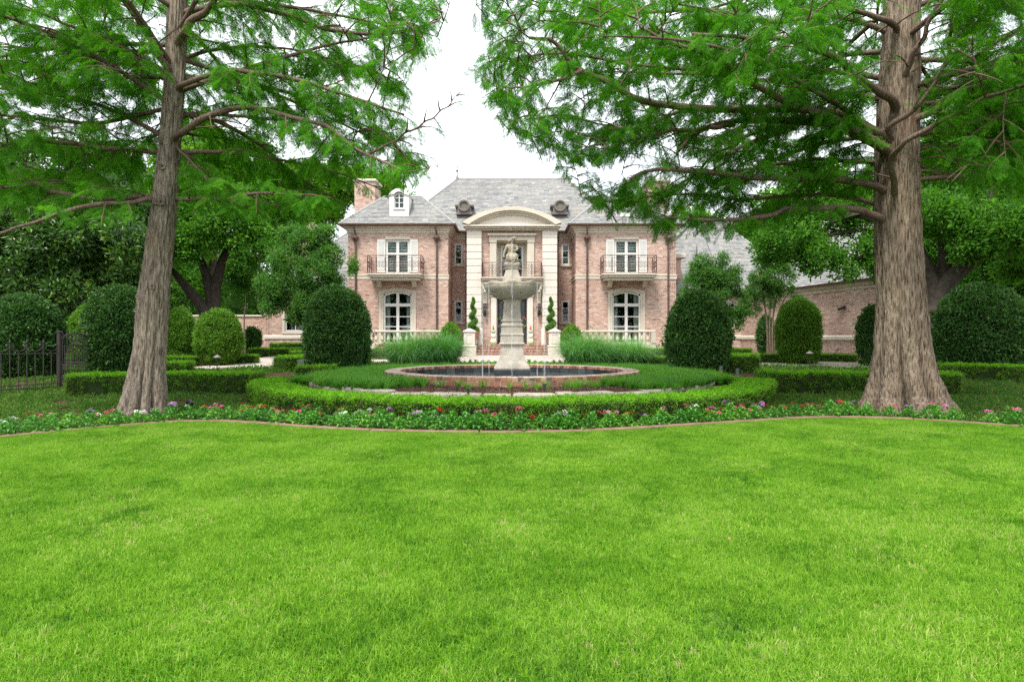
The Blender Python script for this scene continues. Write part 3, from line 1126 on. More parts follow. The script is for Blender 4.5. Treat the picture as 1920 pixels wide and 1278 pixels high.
mb.box(-0.80, -0.50, YB + 0.62, YB + 0.72, 4.66, 6.58); mb.box(0.50, 0.80, YB + 0.62, YB + 0.72, 4.66, 6.58)
mb.box(-0.50, 0.50, YB + 0.62, YB + 0.72, 6.38, 6.58)
mb.build("door_frame", M['cast'], HOUSE)
window(-0.62, 0.62, 4.70, 6.42, YB + 0.55, 2, [5.65, 5.18], fw=0.09, mw=0.03, mull=0.16)
# centre balcony
bal = MB()
bal.bevbox(-1.66, 1.66, 33.55, YB - 0.004, 4.56, 4.62, 0.01)
bal.bevbox(-1.60, 1.60, 33.62, YB - 0.004, 4.46, 4.557, 0.01)
bal.bevbox(-1.60, 1.60, 33.80, YB - 0.004, 4.12, 4.457, 0.01)
balc = bal.build("balcony", M['cast'], HOUSE)
railing(balc, -1.56, 1.56, 33.60, YB - 0.03, 4.62, 0.78, 6)
for s in (-1, 1):
    br = MB()
    xa = 1.43 * s
    for t in range(8):
        q = t / 7.0
        hw = 0.13 - 0.03 * q
        br.box(xa - hw, xa + hw, 34.12 - 0.34 * (1 - q) ** 1.5 - 0.08, 34.145, 4.115 - 0.105 * (t + 1), 4.115 - 0.105 * t - 0.002)
    br.lathe([(0.0, -0.15), (0.075, -0.13), (0.075, 0.13), (0.0, 0.15)], (xa, 33.78, 4.0), 10)
    br.build("bracket", M['cast'], balc)
# entrance
mb = MB()
for s in (-1, 1):
    a, b_ = sorted((0.84 * s, 1.12 * s))
    mb.bevbox(a, b_, YB - 0.11, YB + 0.02, ZF, 3.62, 0.012)
    mb.box(*(sorted((0.80 * s, 0.84 * s))), YB - 0.03, YB + 0.5, ZF, 3.62)
mb.bevbox(-1.16, 1.16, YB - 0.15, YB + 0.02, 3.623, 3.98, 0.012)
mb.box(-0.80, 0.80, YB - 0.02, YB + 0.5, 3.55, 3.62)
mb.build("door_surround", M['castlight'], HOUSE)
for s in (-1, 1):
    a, b_ = sorted((0.01 * s, 0.80 * s))
    d = MB()
    yd = YB + 0.42
    d.box(a, a + 0.13, yd, yd + 0.06, ZF, 3.55); d.box(b_ - 0.13, b_, yd, yd + 0.06, ZF, 3.55)
    d.box(a + 0.13, b_ - 0.13, yd, yd + 0.06, ZF, ZF + 0.35); d.box(a + 0.13, b_ - 0.13, yd, yd + 0.06, 3.40, 3.55)
    dd = d.build("door", M['door'], HOUSE)
    g = MB(); g.face([(a + 0.13, yd + 0.03, ZF + 0.35), (b_ - 0.13, yd + 0.03, ZF + 0.35), (b_ - 0.13, yd + 0.03, 3.40), (a + 0.13, yd + 0.03, 3.40)])
    g.build("pane", M['glass'], dd)
    sc = MB()
    for k in range(9):
        z = ZF + 0.5 + k * 0.23
        xm = (a + b_) / 2
        w_ = 0.2
        sc.tube([(xm + w_ * math.cos(t) * (1 - t / 9), yd + 0.01, z + 0.11 * math.sin(t)) for t in np.linspace(0, 6.0, 10)], 0.012, 4)
    sc.build("door_scrollwork", M['iron'], dd)
    hd = MB(); hd.tube([(0.07 * s, yd - 0.05, 2.0), (0.07 * s, yd - 0.05, 2.35)], 0.014, 6)
    hd.build("handle", M['lead'], dd)
    # wreath hung on the door
    wr = MB()
    wx = 0.66 * s; wz = 2.28
    for k in range(70):
        th = random.uniform(0, 6.28); rr0 = random.uniform(0.13, 0.22)
        c = Vector((wx + rr0 * math.cos(th), yd - 0.06 + random.uniform(-0.03, 0.03), wz + rr0 * math.sin(th) * 1.25))
        e = Vector((random.uniform(-1, 1), random.uniform(-1, 0.2), random.uniform(-1, 1))).normalized() * 0.045
        f_ = e.cross(Vector((random.uniform(-1, 1), 1, 0))).normalized() * 0.03
        wr.cur = 0 if k % 4 else (1 if k % 8 else 2)
        wr.face([c - e, c - f_, c + e, c + f_], random.random())
    w_ = wr.build("wreath", [M['spiral'], M['fl_red'], M['fl_pink']])
    tag(w_, "wreath with red and pink flowers hanging on the %s leaf of the entrance doors" % ("left" if s < 0 else "right"), "wreath", "door wreaths")
# lanterns
for s in (-1, 1):
    lt = MB()
    x_ = 1.43 * s; y_ = 33.93
    lt.tube([(x_, YB, 3.02), (x_, 34.02, 3.10), (x_, y_, 3.28)], 0.016, 6)
    lt.lathe([(0.0, 0.64), (0.02, 0.60), (0.05, 0.56), (0.16, 0.47), (0.16, 0.45), (0.03, 0.44)], (x_, y_, 2.60), 6)
    for k in range(6):
        th = k * math.pi / 3
        lt.tube([(x_ + 0.135 * math.cos(th), y_ + 0.135 * math.sin(th), 3.05), (x_ + 0.075 * math.cos(th), y_ + 0.075 * math.sin(th), 2.68)], 0.010, 4)
    lt.lathe([(0.0, -0.05), (0.03, 0.0), (0.08, 0.06), (0.085, 0.10), (0.0, 0.10)], (x_, y_, 2.60), 6)
    lt.lathe([(0.03, 0.10), (0.045, 0.2), (0.0, 0.26)], (x_, y_, 2.60), 8)
    o_ = lt.build("wall_lantern", M['black'])
    tag(o_, "black six-sided wall lantern on the brickwork %s of the entrance doors" % ("left" if s < 0 else "right"), "lantern", "lanterns beside the entrance")
    pn = MB()
    pn.lathe([(0.072, 0.10), (0.128, 0.44)], (x_, y_, 2.60), 6, caps=False)
    pn.build("lantern_glass", M['glass'], o_)
# entablature and curved pediment
mb = MB()
mb.bevbox(-2.42, 2.42, YQ - 0.03, YQ + 0.5, 7.124, 7.20, 0.01)
mb.bevbox(-2.50, 2.50, YQ - 0.16, YQ + 0.5, 7.203, 7.29, 0.02)
mb.bevbox(-2.58, 2.58, YQ - 0.26, YQ + 0.5, 7.293, 7.38, 0.02)
mb.build("entablature", M['cast'], HOUSE)
mb = MB()


def seg_arc(hw, zs, rise, n=28):
    return [(-hw + 2 * hw * i / n, zs + rise * (1 - (2 * i / n - 1) ** 2) ** 0.92) for i in range(n + 1)]


for hi, ho, zi, zo, ri, ro, yf_ in ((2.28, 2.62, 7.385, 7.50, 0.76, 0.83, 0.30), (2.14, 2.28, 7.385, 7.385, 0.66, 0.76, 0.20), (2.02, 2.14, 7.385, 7.385, 0.56, 0.66, 0.10)):
    band(mb, seg_arc(hi, zi, ri), seg_arc(ho, zo, ro), YQ - yf_, YQ + 0.45)
mb.build("pediment_arch", M['cast'], HOUSE)
mb = MB()
ap = seg_arc(2.04, 7.385, 0.58)
for i in range(len(ap) - 1):
    mb.face([(ap[i][0], YQ + 0.02, 7.385), (ap[i + 1][0], YQ + 0.02, 7.385), (ap[i + 1][0], YQ + 0.02, ap[i + 1][1]), (ap[i][0], YQ + 0.02, ap[i][1])])
mb.build("tympanum", M['castlight'], HOUSE)
mb = MB()   # barrel roof behind the pediment
ap = seg_arc(2.5, 7.42, 0.88)
mb.rings([[(x, YQ + 0.3, z - 0.04) for x, z in ap], [(x, 38.6, z - 0.04) for x, z in ap]], caps=False, closed=False)
mb.build("pediment_roof", M['lead'], HOUSE)


# ---- roofs with real slates
def clip(poly, f):
    out = []
    for i in range(len(poly)):
        a, b_ = poly[i], poly[(i + 1) % len(poly)]
        fa, fb = f(a), f(b_)
        if fa >= 0: out.append(a)
        if (fa >= 0) != (fb >= 0):
            t = fa / (fa - fb)
            out.append((a[0] + (b_[0] - a[0]) * t, a[1] + (b_[1] - a[1]) * t))
    return out


def slate_plane(sl, under, poly, rowh=0.135, wmin=0.20, wmax=0.34):
    """poly: convex 3D polygon, counter-clockwise from outside, first edge = the eave"""
    P0 = Vector(poly[0]); U = (Vector(poly[1]) - P0).normalized()
    Nn = (Vector(poly[1]) - P0).cross(Vector(poly[2]) - P0).normalized()
    V = Nn.cross(U)
    q = [((Vector(p) - P0).dot(U), (Vector(p) - P0).dot(V)) for p in poly]
    under.face(poly)
    umin, umax = min(p[0] for p in q), max(p[0] for p in q)
    vmax = max(p[1] for p in q)
    edges = []
    for i in range(len(q)):
        a, b_ = q[i], q[(i + 1) % len(q)]
        dx, dy = b_[0] - a[0], b_[1] - a[1]
        edges.append((a, dx, dy))

    def inside(p):
        return all(dx * (p[1] - a[1]) - dy * (p[0] - a[0]) >= -1e-6 for a, dx, dy in edges)
    v = 0.0
    th = 0.016
    row = 0
    while v < vmax - 0.02:
        v2 = min(v + rowh, vmax)
        u = umin - random.uniform(0, 0.2)
        while u < umax:
            w_ = random.uniform(wmin, wmax)
            cell = [(u, v), (u + w_ - 0.008, v), (u + w_ - 0.008, v2), (u, v2)]
            u += w_
            ins = [inside(p) for p in cell]
            full = all(ins)
            if not full:
                c = cell
                for a, dx, dy in edges:
                    c = clip(c, lambda p, a=a, dx=dx, dy=dy: dx * (p[1] - a[1]) - dy * (p[0] - a[0]))
                    if len(c) < 3:
                        break
                if len(c) < 3:
                    continue
                cell = c
            t = min(1, max(0, random.gauss(0.5, 0.22)))
            lift = random.uniform(0, 0.006)

            def P3(p):
                h = (th + lift) * (1 - (p[1] - v) / rowh) + 0.004
                return P0 + U * p[0] + V * p[1] + Nn * h
            pts = [P3(p) for p in cell]
            sl.face(pts, t)
            if full:
                a, b_ = cell[0], cell[1]
                sl.face([P0 + U * a[0] + V * a[1], P0 + U * b_[0] + V * b_[1], pts[1], pts[0]], t * 0.8)
        v = v2
        row += 1


def roof(planes, ridges=(), rowh=0.135):
    sl, un, rd = MB(), MB(), MB()
    for p in planes:
        slate_plane(sl, un, p, rowh)
    r = un.build("roof", M['slateunder'], HOUSE)
    sl.build("slates", M['slate'], r, kind="stuff")
    for a, b_ in ridges:
        rd.tube([a, b_], 0.06, 8)
    if ridges:
        rd.build("ridge_capping", M['lead'], r)
    return r


E = 7.47
mx, mr, zr, yr = 7.0, 3.41, 11.3, 39.8
roof([[(-mx, 36.18, E), (mx, 36.18, E), (mr, yr, zr), (-mr, yr, zr)],
      [(-mx, 43.4, E), (-mx, 36.18, E), (-mr, yr, zr)],
      [(mx, 36.18, E), (mx, 43.4, E), (mr, yr, zr)],
      [(mx, 43.4, E), (-mx, 43.4, E), (-mr, yr, zr), (mr, yr, zr)]],
     [((-mr, yr, zr), (mr, yr, zr)), ((-mx, 36.18, E), (-mr, yr, zr)), ((mx, 36.18, E), (mr, yr, zr))])
for s in (-1, 1):
    a, b_ = sorted((3.02 * s, 9.20 * s))
    w2 = 2.05
    zt = 9.36
    yr2 = 33.9 + w2
    roof([[(a, 33.9, E), (b_, 33.9, E), (b_ - w2, yr2, zt), (a + w2, yr2, zt)],
          [(a, 38.0, E), (a, 33.9, E), (a + w2, yr2, zt)],
          [(b_, 33.9, E), (b_, 38.0, E), (b_ - w2, yr2, zt)],
          [(b_, 38.0, E), (a, 38.0, E), (a + w2, yr2, zt), (b_ - w2, yr2, zt)]],
         [((a + w2, yr2, zt), (b_ - w2, yr2, zt)), ((a, 33.9, E), (a + w2, yr2, zt)), ((b_, 33.9, E), (b_ - w2, yr2, zt))])
    # finials on the main ridge
    fn = MB()
    fn.lathe([(0.14, -0.12), (0.11, 0.08), (0.06, 0.16), (0.035, 0.30), (0.03, 0.42), (0.09, 0.48), (0.085, 0.54), (0.03, 0.60), (0.022, 0.72), (0.05, 0.76), (0.02, 0.82), (0.0, 1.05)], (s * mr, yr, zr), 10)
    fn.build("finial", M['vent'], HOUSE, smooth=40)
    # dormer
    dx = 6.08 * s
    yd = 34.45
    d = MB()
    d.box(dx - 0.52, dx - 0.27, yd, 36.6, 7.98, 9.10)
    d.box(dx + 0.27, dx + 0.52, yd, 36.6, 7.98, 9.10)
    d.box(dx - 0.27, dx + 0.27, yd, 36.6, 7.98, 8.38)
    d.box(dx - 0.32, dx + 0.32, yd - 0.05, yd, 8.34, 8.40)
    band(d, [(dx - 0.52, 9.1)] + arc_pts(dx - 0.27, dx + 0.27, 9.16, 0.14, 8) + [(dx + 0.52, 9.1)],
         [(dx - 0.58, 9.12)] + arc_pts(dx - 0.50, dx + 0.50, 9.22, 0.26, 8) + [(dx + 0.58, 9.12)], yd - 0.06, 36.6)
    band(d, [(dx - 0.52, 9.1), (dx - 0.27, 9.1)], [(dx - 0.52, 9.2), (dx - 0.27, 9.17)], yd, 36.6)
    band(d, [(dx + 0.27, 9.1), (dx + 0.52, 9.1)], [(dx + 0.27, 9.17), (dx + 0.52, 9.2)], yd, 36.6)
    d.build("dormer", M['white'], HOUSE)
    interior(dx + 0.23 - 0.5 + 0.27, dx - 0.23 + 0.5 - 0.27, 8.5, 8.6, yd + 0.5, 0.4)
    window(dx - 0.27, dx + 0.27, 8.40, 9.12, yd + 0.06, 2, [8.72, 8.98], fw=0.05, mw=0.03, rise=0.12, mull=0.05)
    # round roof vent
    vx, vy, vz = 2.76 * s, 37.1, 9.0
    v = MB()
    v.box(vx - 0.46, vx + 0.46, vy - 0.25, vy + 0.6, vz - 0.46, vz - 0.32)
    v.box(vx - 0.38, vx + 0.38, vy - 0.2, vy + 0.6, vz - 0.32, vz + 0.02)
    v.box(vx - 0.54, vx - 0.2, vy - 0.24, vy + 0.6, vz + 0.02, vz + 0.10)
    v.box(vx + 0.2, vx + 0.54, vy - 0.24, vy + 0.6, vz + 0.02, vz + 0.10)
    ro = [(0.34 * math.cos(t), 0.34 * math.sin(t)) for t in np.linspace(0, 2 * math.pi, 25)]
    ri_ = [(0.22 * math.cos(t), 0.22 * math.sin(t)) for t in np.linspace(0, 2 * math.pi, 25)]
    band(v, [(vx + a_[0], vz + 0.02 + a_[1]) for a_ in ri_], [(vx + a_[0], vz + 0.02 + a_[1]) for a_ in ro], vy - 0.34, vy + 0.5)
    ri2 = [(a_[0] * 1.18, a_[1] * 1.18) for a_ in ri_]
    band(v, [(vx + a_[0], vz + 0.02 + a_[1]) for a_ in ri2], [(vx + a_[0] * 0.93, vz + 0.02 + a_[1] * 0.93) for a_ in ro], vy - 0.38, vy - 0.33)
    vo = v.build("roof_vent", M['vent'], HOUSE)
    sl = MB()
    for k in range(7):
        zz = vz + 0.02 - 0.18 + k * 0.06
        hw = math.sqrt(max(0.0, 0.22 ** 2 - (zz - vz - 0.02) ** 2))
        sl.face([(vx - hw, vy - 0.30, zz - 0.02), (vx + hw, vy - 0.30, zz - 0.02), (vx + hw, vy - 0.24, zz + 0.03), (vx - hw, vy - 0.24, zz + 0.03)])
    sl.face([(vx - 0.22, vy - 0.2, vz - 0.2), (vx + 0.22, vy - 0.2, vz - 0.2), (vx + 0.22, vy - 0.2, vz + 0.24), (vx - 0.22, vy - 0.2, vz + 0.24)])
    sl.build("vent_slats", M['ventslat'], vo)
    # big chimneys beside the wings
    cx0, cx1 = sorted((8.13 * s, 9.35 * s))
    ch = thing  # keep name
    cm = MB(); cm.box(cx0, cx1, 38.0, 39.6, 4.0, 10.7)
    c_o = cm.build("chimney", M['mortar'], HOUSE)
    cb = MB(); bricks_geo(cb, (cx0, 38.0), (1, 0), cx1 - cx0, 6.5, 10.7, ())
    if s < 0: bricks_geo(cb, (cx1, 38.0), (0, 1), 1.6, 6.5, 10.7, ())
    else: bricks_geo(cb, (cx0, 39.6), (0, -1), 1.6, 6.5, 10.7, ())
    cb.build("brickwork", M['brick'], c_o, kind="stuff")
    cp = MB(); cp.bevbox(cx0 - 0.1, cx1 + 0.1, 37.9, 39.7, 10.703, 10.85, 0.03); cp.build("chimney_cap", M['cast'], c_o)
# body of the main block behind
mb = MB(); mb.box(-6.8, 6.8, 38.0, 43.2, 0.4, 7.44); mb.build("wall", M['mortar'], HOUSE)

# ---- low side wings
for s in (-1, 1):
    a, b_ = sorted((8.8 * s, (14.1 if s < 0 else 13.15) * s))
    yl = 36.5
    ops = [(-12.95 - a, -11.75 - a, 1.80, 3.1)] if s < 0 else [(11.95 - a, 12.75 - a, 2.1, 3.45)]
    brick_wall(HOUSE, (a, yl), (1, 0), b_ - a, ZG, 3.62, ops)
    for op in ops:
        interior(a + op[0] + 0.3, a + op[1] - 0.3, op[2] + 0.2, op[3] - 0.3, yl + 0.3, 0.8)
        window(a + op[0], a + op[1], op[2], op[3], yl + 0.02, 2, [op[2] + 0.55, op[2] + 0.95], fw=0.08, mw=0.035)
        fm = MB()
        band(fm, [(a + op[0], op[2]), (a + op[0], op[3]), (a + op[1], op[3]), (a + op[1], op[2]), (a + op[0], op[2])],
             [(a + op[0] - 0.14, op[2] - 0.14), (a + op[0] - 0.14, op[3] + 0.14), (a + op[1] + 0.14, op[3] + 0.14), (a + op[1] + 0.14, op[2] - 0.14), (a + op[0] - 0.14, op[2] - 0.14)], yl - 0.05, yl + 0.05)
        fm.build("window_surround", M['cast'], HOUSE)
    if s < 0:
        brick_wall(HOUSE, (a, 41.5), (0, -1), 5.0, ZG, 3.62)
    lp = MB()
    pth = [((a if s < 0 else b_), 41.5 if s < 0 else yl, s, 0 if s < 0 else -1), ((a if s < 0 else b_), yl, s, -1), ((b_ if s < 0 else a), yl, 0, -1)]
    if s > 0: pth = pth[1:]
    lp.sweep(pth, [(0, 1.38), (0.06, 1.38), (0.06, 1.53), (0.0, 1.60)])
    lp.build("water_table", M['cast'], HOUSE)
    lc = MB()
    lc.sweep(pth, [(0, 3.58), (0.05, 3.58), (0.05, 3.68), (0.14, 3.72), (0.28, 3.84), (0.28, 3.90), (0, 3.90)])
    lc.build("cornice", M['cast'], HOUSE)
    lg = MB(); lg.sweep(pth, [(0.282, 3.84), (0.36, 3.84), (0.41, 3.96), (0.282, 3.96)]); lg.build("gutter", M['copper'], HOUSE)
    e = 3.93
    H = 5.1
    ox = (14.4 if s < 0 else 17.2) * s
    if s < 0:
        roof([[(ox, 36.1, e), (-8.8, 36.1, e), (-8.8, 36.1 + H, e + H), (ox + H, 36.1 + H, e + H)],
              [(ox, 46.3, e), (ox, 36.1, e), (ox + H, 36.1 + H, e + H)]],
             [((ox, 36.1, e), (ox + H, 36.1 + H, e + H)), ((ox + H, 36.1 + H, e + H), (-8.8, 36.1 + H, e + H))])
    else:
        roof([[(8.8, 36.1, e), (ox, 36.1, e), (ox - H + 1.2, 36.1 + H, e + H), (8.8, 36.1 + H, e + H)],
              [(ox, 36.1, e), (ox, 46.3, e), (ox - H + 1.2, 36.1 + H, e + H)]],
             [((ox, 36.1, e), (ox - H + 1.2, 36.1 + H, e + H)), ((ox - H + 1.2, 36.1 + H, e + H), (8.8, 36.1 + H, e + H))])
        # small gablets on the slope
        roof([[(10.2, 35.9, 4.6), (11.3, 38.4, 4.6), (11.25, 39.0, 7.2)], [(11.3, 38.4, 4.6), (12.4, 38.4, 5.4), (11.25, 39.3, 7.2)]])
        roof([[(12.0, 37.4, 5.35), (13.3, 37.4, 5.35), (13.3, 39.6, 7.5), (12.0, 39.6, 7.5)], [(13.3, 37.4, 5.35), (13.3, 40.2, 5.35), (13.3, 39.6, 7.5)]])
        mb = MB(); mb.box(12.1, 13.2, 37.6, 38.4, 4.6, 5.34); mb.build("wall", M['brick'], HOUSE)
        mb = MB(); mb.box(8.8, 9.5, 36.0, 37.4, 4.75, 5.9); mb.build("wall", M['brick'], HOUSE)
        mb = MB(); mb.bevbox(8.8, 9.75, 35.8, 37.4, 5.9, 6.15, 0.04); mb.build("cornice", M['cast'], HOUSE)
# far chimney of the left wing
mb = MB(); mb.box(-15.4, -13.6, 43.5, 45.0, 2.0, 9.3); c_o = mb.build("chimney", M['mortar'], HOUSE)
cb = MB(); bricks_geo(cb, (-15.4, 43.5), (1, 0), 1.8, 3.0, 9.3, ()); bricks_geo(cb, (-13.6, 43.5), (0, 1), 1.5, 3.0, 9.3, ()); cb.build("brickwork", M['brick'], c_o, kind="stuff")
# ---- long low wing on the right (runs towards the camera)
A_, B_, C_ = Vector((13.05, 36.45)), Vector((14.75, 25.5)), Vector((18.9, 30.8))
u1 = (B_ - A_).normalized(); n1 = Vector((u1.y, -u1.x))
u2 = (C_ - B_).normalized(); n2 = Vector((u2.y, -u2.x))
brick_wall(HOUSE, A_, u1, (B_ - A_).length, ZG - 0.15, 3.55, thick=0.05)
brick_wall(HOUSE, B_, u2, (C_ - B_).length, ZG - 0.15, 3.55, thick=0.05)
mit = (n1 + n2) / (1 + n1.dot(n2))
pth = [(A_.x, A_.y, n1.x, n1.y), (B_.x, B_.y, mit.x, mit.y), (C_.x, C_.y, n2.x, n2.y)]
lp = MB(); lp.sweep(pth, [(0, 1.36), (0.06, 1.36), (0.06, 1.50), (0.0, 1.57)]); lp.build("water_table", M['cast'], HOUSE)
lc = MB(); lc.sweep(pth, [(0, 3.50), (0.05, 3.50), (0.05, 3.60), (0.14, 3.64), (0.26, 3.74), (0.26, 3.80), (0, 3.80)]); lc.build("cornice", M['cast'], HOUSE)
lg = MB(); lg.sweep(pth, [(0.262, 3.76), (0.34, 3.76), (0.38, 3.87), (0.262, 3.87)]); lg.build("gutter", M['copper'], HOUSE)
ea = A_ + n1 * 0.36; eb = B_ + mit * 0.36; ec = C_ + n2 * 0.36
Ra, Rb = (16.0, 39.0, 7.6), (17.1, 31.0, 7.6)
roof([[(ea.x, ea.y, 3.85), (eb.x, eb.y, 3.85), Rb, Ra], [(eb.x, eb.y, 3.85), (ec.x, ec.y, 3.85), Rb]], [(Ra, Rb), ((eb.x, eb.y, 3.85), Rb)])
dp = MB(); q = B_ + n1 * 0.09 - u1 * 0.15
dp.tube([(q.x + n1.x * 0.2, q.y + n1.y * 0.2, 3.8), (q.x, q.y, 3.5), (q.x, q.y, 0.4)], 0.055, 8)
dp.build("downpipe", M['copper'], HOUSE, smooth=50)
# small black camera on that wall
wl_ = MB()
q = A_ + u1 * (B_ - A_).length * 0.80
wl_.tube([(q.x, q.y, 2.72), (q.x + n1.x * 0.12, q.y + n1.y * 0.12, 2.72)], 0.03, 8)
wl_.tube([(q.x + n1.x * 0.08, q.y - 0.12, 2.80), (q.x + n1.x * 0.12, q.y + 0.05, 2.74), (q.x + n1.x * 0.16, q.y + 0.24, 2.70)], [0.05, 0.06, 0.07], 8)
tag(wl_.build("wall_spotlight", M['black']), "small black spotlight on the brick wall of the low right wing", "wall light")
# brick garden wall beyond the left wing
gw = thing("garden_wall", (-16, 38.5, 0.5), "brick garden wall running left from the low left wing", "wall")
brick_wall(gw, (-22.0, 38.5), (1, 0), 7.9, ZG, 2.7)
cp = MB(); cp.bevbox(-22.05, -14.12, 38.42, 38.88, 2.703, 2.80, 0.02); cp.build("coping", M['cast'], gw)

# ================================================================== TERRACE: steps, pedestals, balustrades
st = thing("entrance_steps", (0, 32.2, 0.5), "four wide red brick steps up to the entrance doors", "steps")
for i, (hw, yy) in enumerate(((2.62, 32.15), (1.95, 32.5), (1.95, 32.85), (1.95, 33.2))):
    za, zb_ = (ZG - 0.02 if i == 0 else 0.56 + 0.13 * i), 0.56 + 0.13 * (i + 1)
    mb = MB(); mb.box(-hw, hw, yy + 0.01, 33.88 if i == 3 else yy + 0.55, za, zb_ - 0.004)
    so = mb.build("step", M['poolmortar'], st)
    bb = MB()
    x_ = -hw
    while x_ < hw - 0.02:       # row of bricks on edge forming the nosing
        w_ = min(0.068, hw - x_)
        k = random.uniform(-0.004, 0.004)
        bb.bevbox(x_, x_ + w_ - 0.008, yy - 0.02 + k, yy + 0.20, zb_ - 0.075, zb_ + k * 0.5, 0.006, tint=random.random())
        x_ += 0.068
    if zb_ - 0.075 - za > 0.04:
        bricks_geo(bb, (-hw, yy + 0.01), (1, 0), 2 * hw, za + 0.002, zb_ - 0.078, (), course=0.06)
    bb.build("brickwork", M['stepbrick'], so, kind="stuff")
for s in (-1, 1):
    side = "left" if s < 0 else "right"
    px0, px1 = sorted((1.83 * s, 2.47 * s))
    c = (px0 + px1) / 2
    p = MB()
    yc = 32.45
    p.bevbox(c - 0.34, c + 0.34, yc - 0.34, yc + 0.34, 0.50, 0.98, 0.012)
    p.bevbox(c - 0.36, c + 0.36, yc - 0.36, yc + 0.36, 0.983, 1.05, 0.02)
    p.bevbox(c - 0.28, c + 0.28, yc - 0.28, yc + 0.28, 1.053, 1.72, 0.012)
    # raised panel frame on the front
    for (a, b_, z0_, z1_) in ((c - 0.17, c - 0.14, 1.14, 1.62), (c + 0.14, c + 0.17, 1.14, 1.62), (c - 0.14, c + 0.14, 1.14, 1.17), (c - 0.14, c + 0.14, 1.59, 1.62)):
        p.box(a, b_, yc - 0.295, yc - 0.279, z0_, z1_)
    po = p.build("gate_pedestal", M['castlight'])
    cp = MB()
    cp.bevbox(c - 0.33, c + 0.33, yc - 0.33, yc + 0.33, 1.723, 1.79, 0.025)
    k = [(c - 0.31, yc - 0.31, 1.79), (c + 0.31, yc - 0.31, 1.79), (c + 0.31, yc + 0.31, 1.79), (c - 0.31, yc + 0.31, 1.79), (c, yc, 1.93)]
    cp.mesh(k, [(0, 1, 4), (1, 2, 4), (2, 3, 4), (3, 0, 4)])
    cp.build("cap", M['castlight'], po)
    tag(po, "cream stone pedestal with a low pyramid cap at the %s end of the steps" % side, "pedestal", "pedestals beside the steps")
    # curved cheek behind
    q = MB()
    c2 = 1.68 * s
    q.lathe([(0.15, 0.0), (0.15, 0.75), (0.13, 0.83), (0.07, 0.88), (0.0, 0.90)], (c2, 33.55, 1.082), 16)
    tag(q.build("stone_bollard", M['castlight'], smooth=40), "round-topped cream stone post beside the %s quoins of the entrance" % side, "post", "stone posts by the entrance")
    # balustrade
    a, b_ = sorted((7.40 * s, 2.85 * s))
    br = thing("balustrade", ((a + b_) / 2, 33.0, 1.0), "cream stone balustrade of turned balusters in front of the %s wing" % side, "balustrade", "terrace balustrades")
    r = MB(); r.bevbox(a, b_, 32.88, 33.12, 1.715, 1.83, 0.03); r.build("rail", M['cast'], br)
    r = MB(); r.bevbox(a, b_, 32.90, 33.10, 1.0, 1.16, 0.015); r.build("base", M['cast'], br)
    r = MB(); r.bevbox(a + 0.0, b_, 32.86, 33.14, ZG - 0.05, 0.997, 0.012); r.build("plinth", M['cast'], br)
    for xx in (a + 0.12, b_ - 0.12):
        r = MB(); r.bevbox(xx - 0.12, xx + 0.12, 32.87, 33.13, 1.163, 1.712, 0.012); r.build("pier", M['cast'], br)
    r = MB()
    r.bevbox(-0.07, 0.07, 32.93, 33.07, 1.163, 1.20, 0.006)
    r.bevbox(-0.065, 0.065, 32.935, 33.065, 1.665, 1.712, 0.006)
    r.lathe([(0.05, 1.20), (0.05, 1.225), (0.035, 1.24), (0.06, 1.28), (0.088, 1.35), (0.085, 1.40), (0.055, 1.48), (0.038, 1.56), (0.035, 1.60), (0.055, 1.62), (0.05, 1.665)], (0, 33.0, 0), 12)
    bm_ = r.data("baluster", M['cast'], 40)
    n_ = 13
    for i in range(n_):
        o_ = bpy.data.objects.new("baluster", bm_)
        link(o_, br)
        o_.location = (a + 0.24 + (b_ - a - 0.48) * (i + 0.5) / n_, 0, 0)
# terrace floor
mb = MB(); mb.box(-8.7, -2.0, 33.14, 34.29, ZG, 1.06); mb.box(2.0, 8.7, 33.14, 34.29, ZG, 1.06)
mb.build("terrace", M['concrete'], kind="structure")

# ================================================================== FOUNTAIN AND ITS ROUND BED
FC = Vector((0.0, 17.0, 0.0))
RP_O, RP_I = 3.32, 2.93
ZRIM, ZBED, ZWAT = 0.63, 0.42, 0.40


def ringpts(r, z, n=96):
    return [(FC.x + r * math.cos(2 * math.pi * j / n), FC.y + r * math.sin(2 * math.pi * j / n), z) for j in range(n)]


# raised soil of the bed
mb = MB()
mb.rings([ringpts(5.25, 0.0), ringpts(5.15, ZBED - 0.10), ringpts(4.85, ZBED), ringpts(3.2, ZBED)], caps=False)
mb.build("planting_bed", M['soil'], kind="structure", smooth=40)
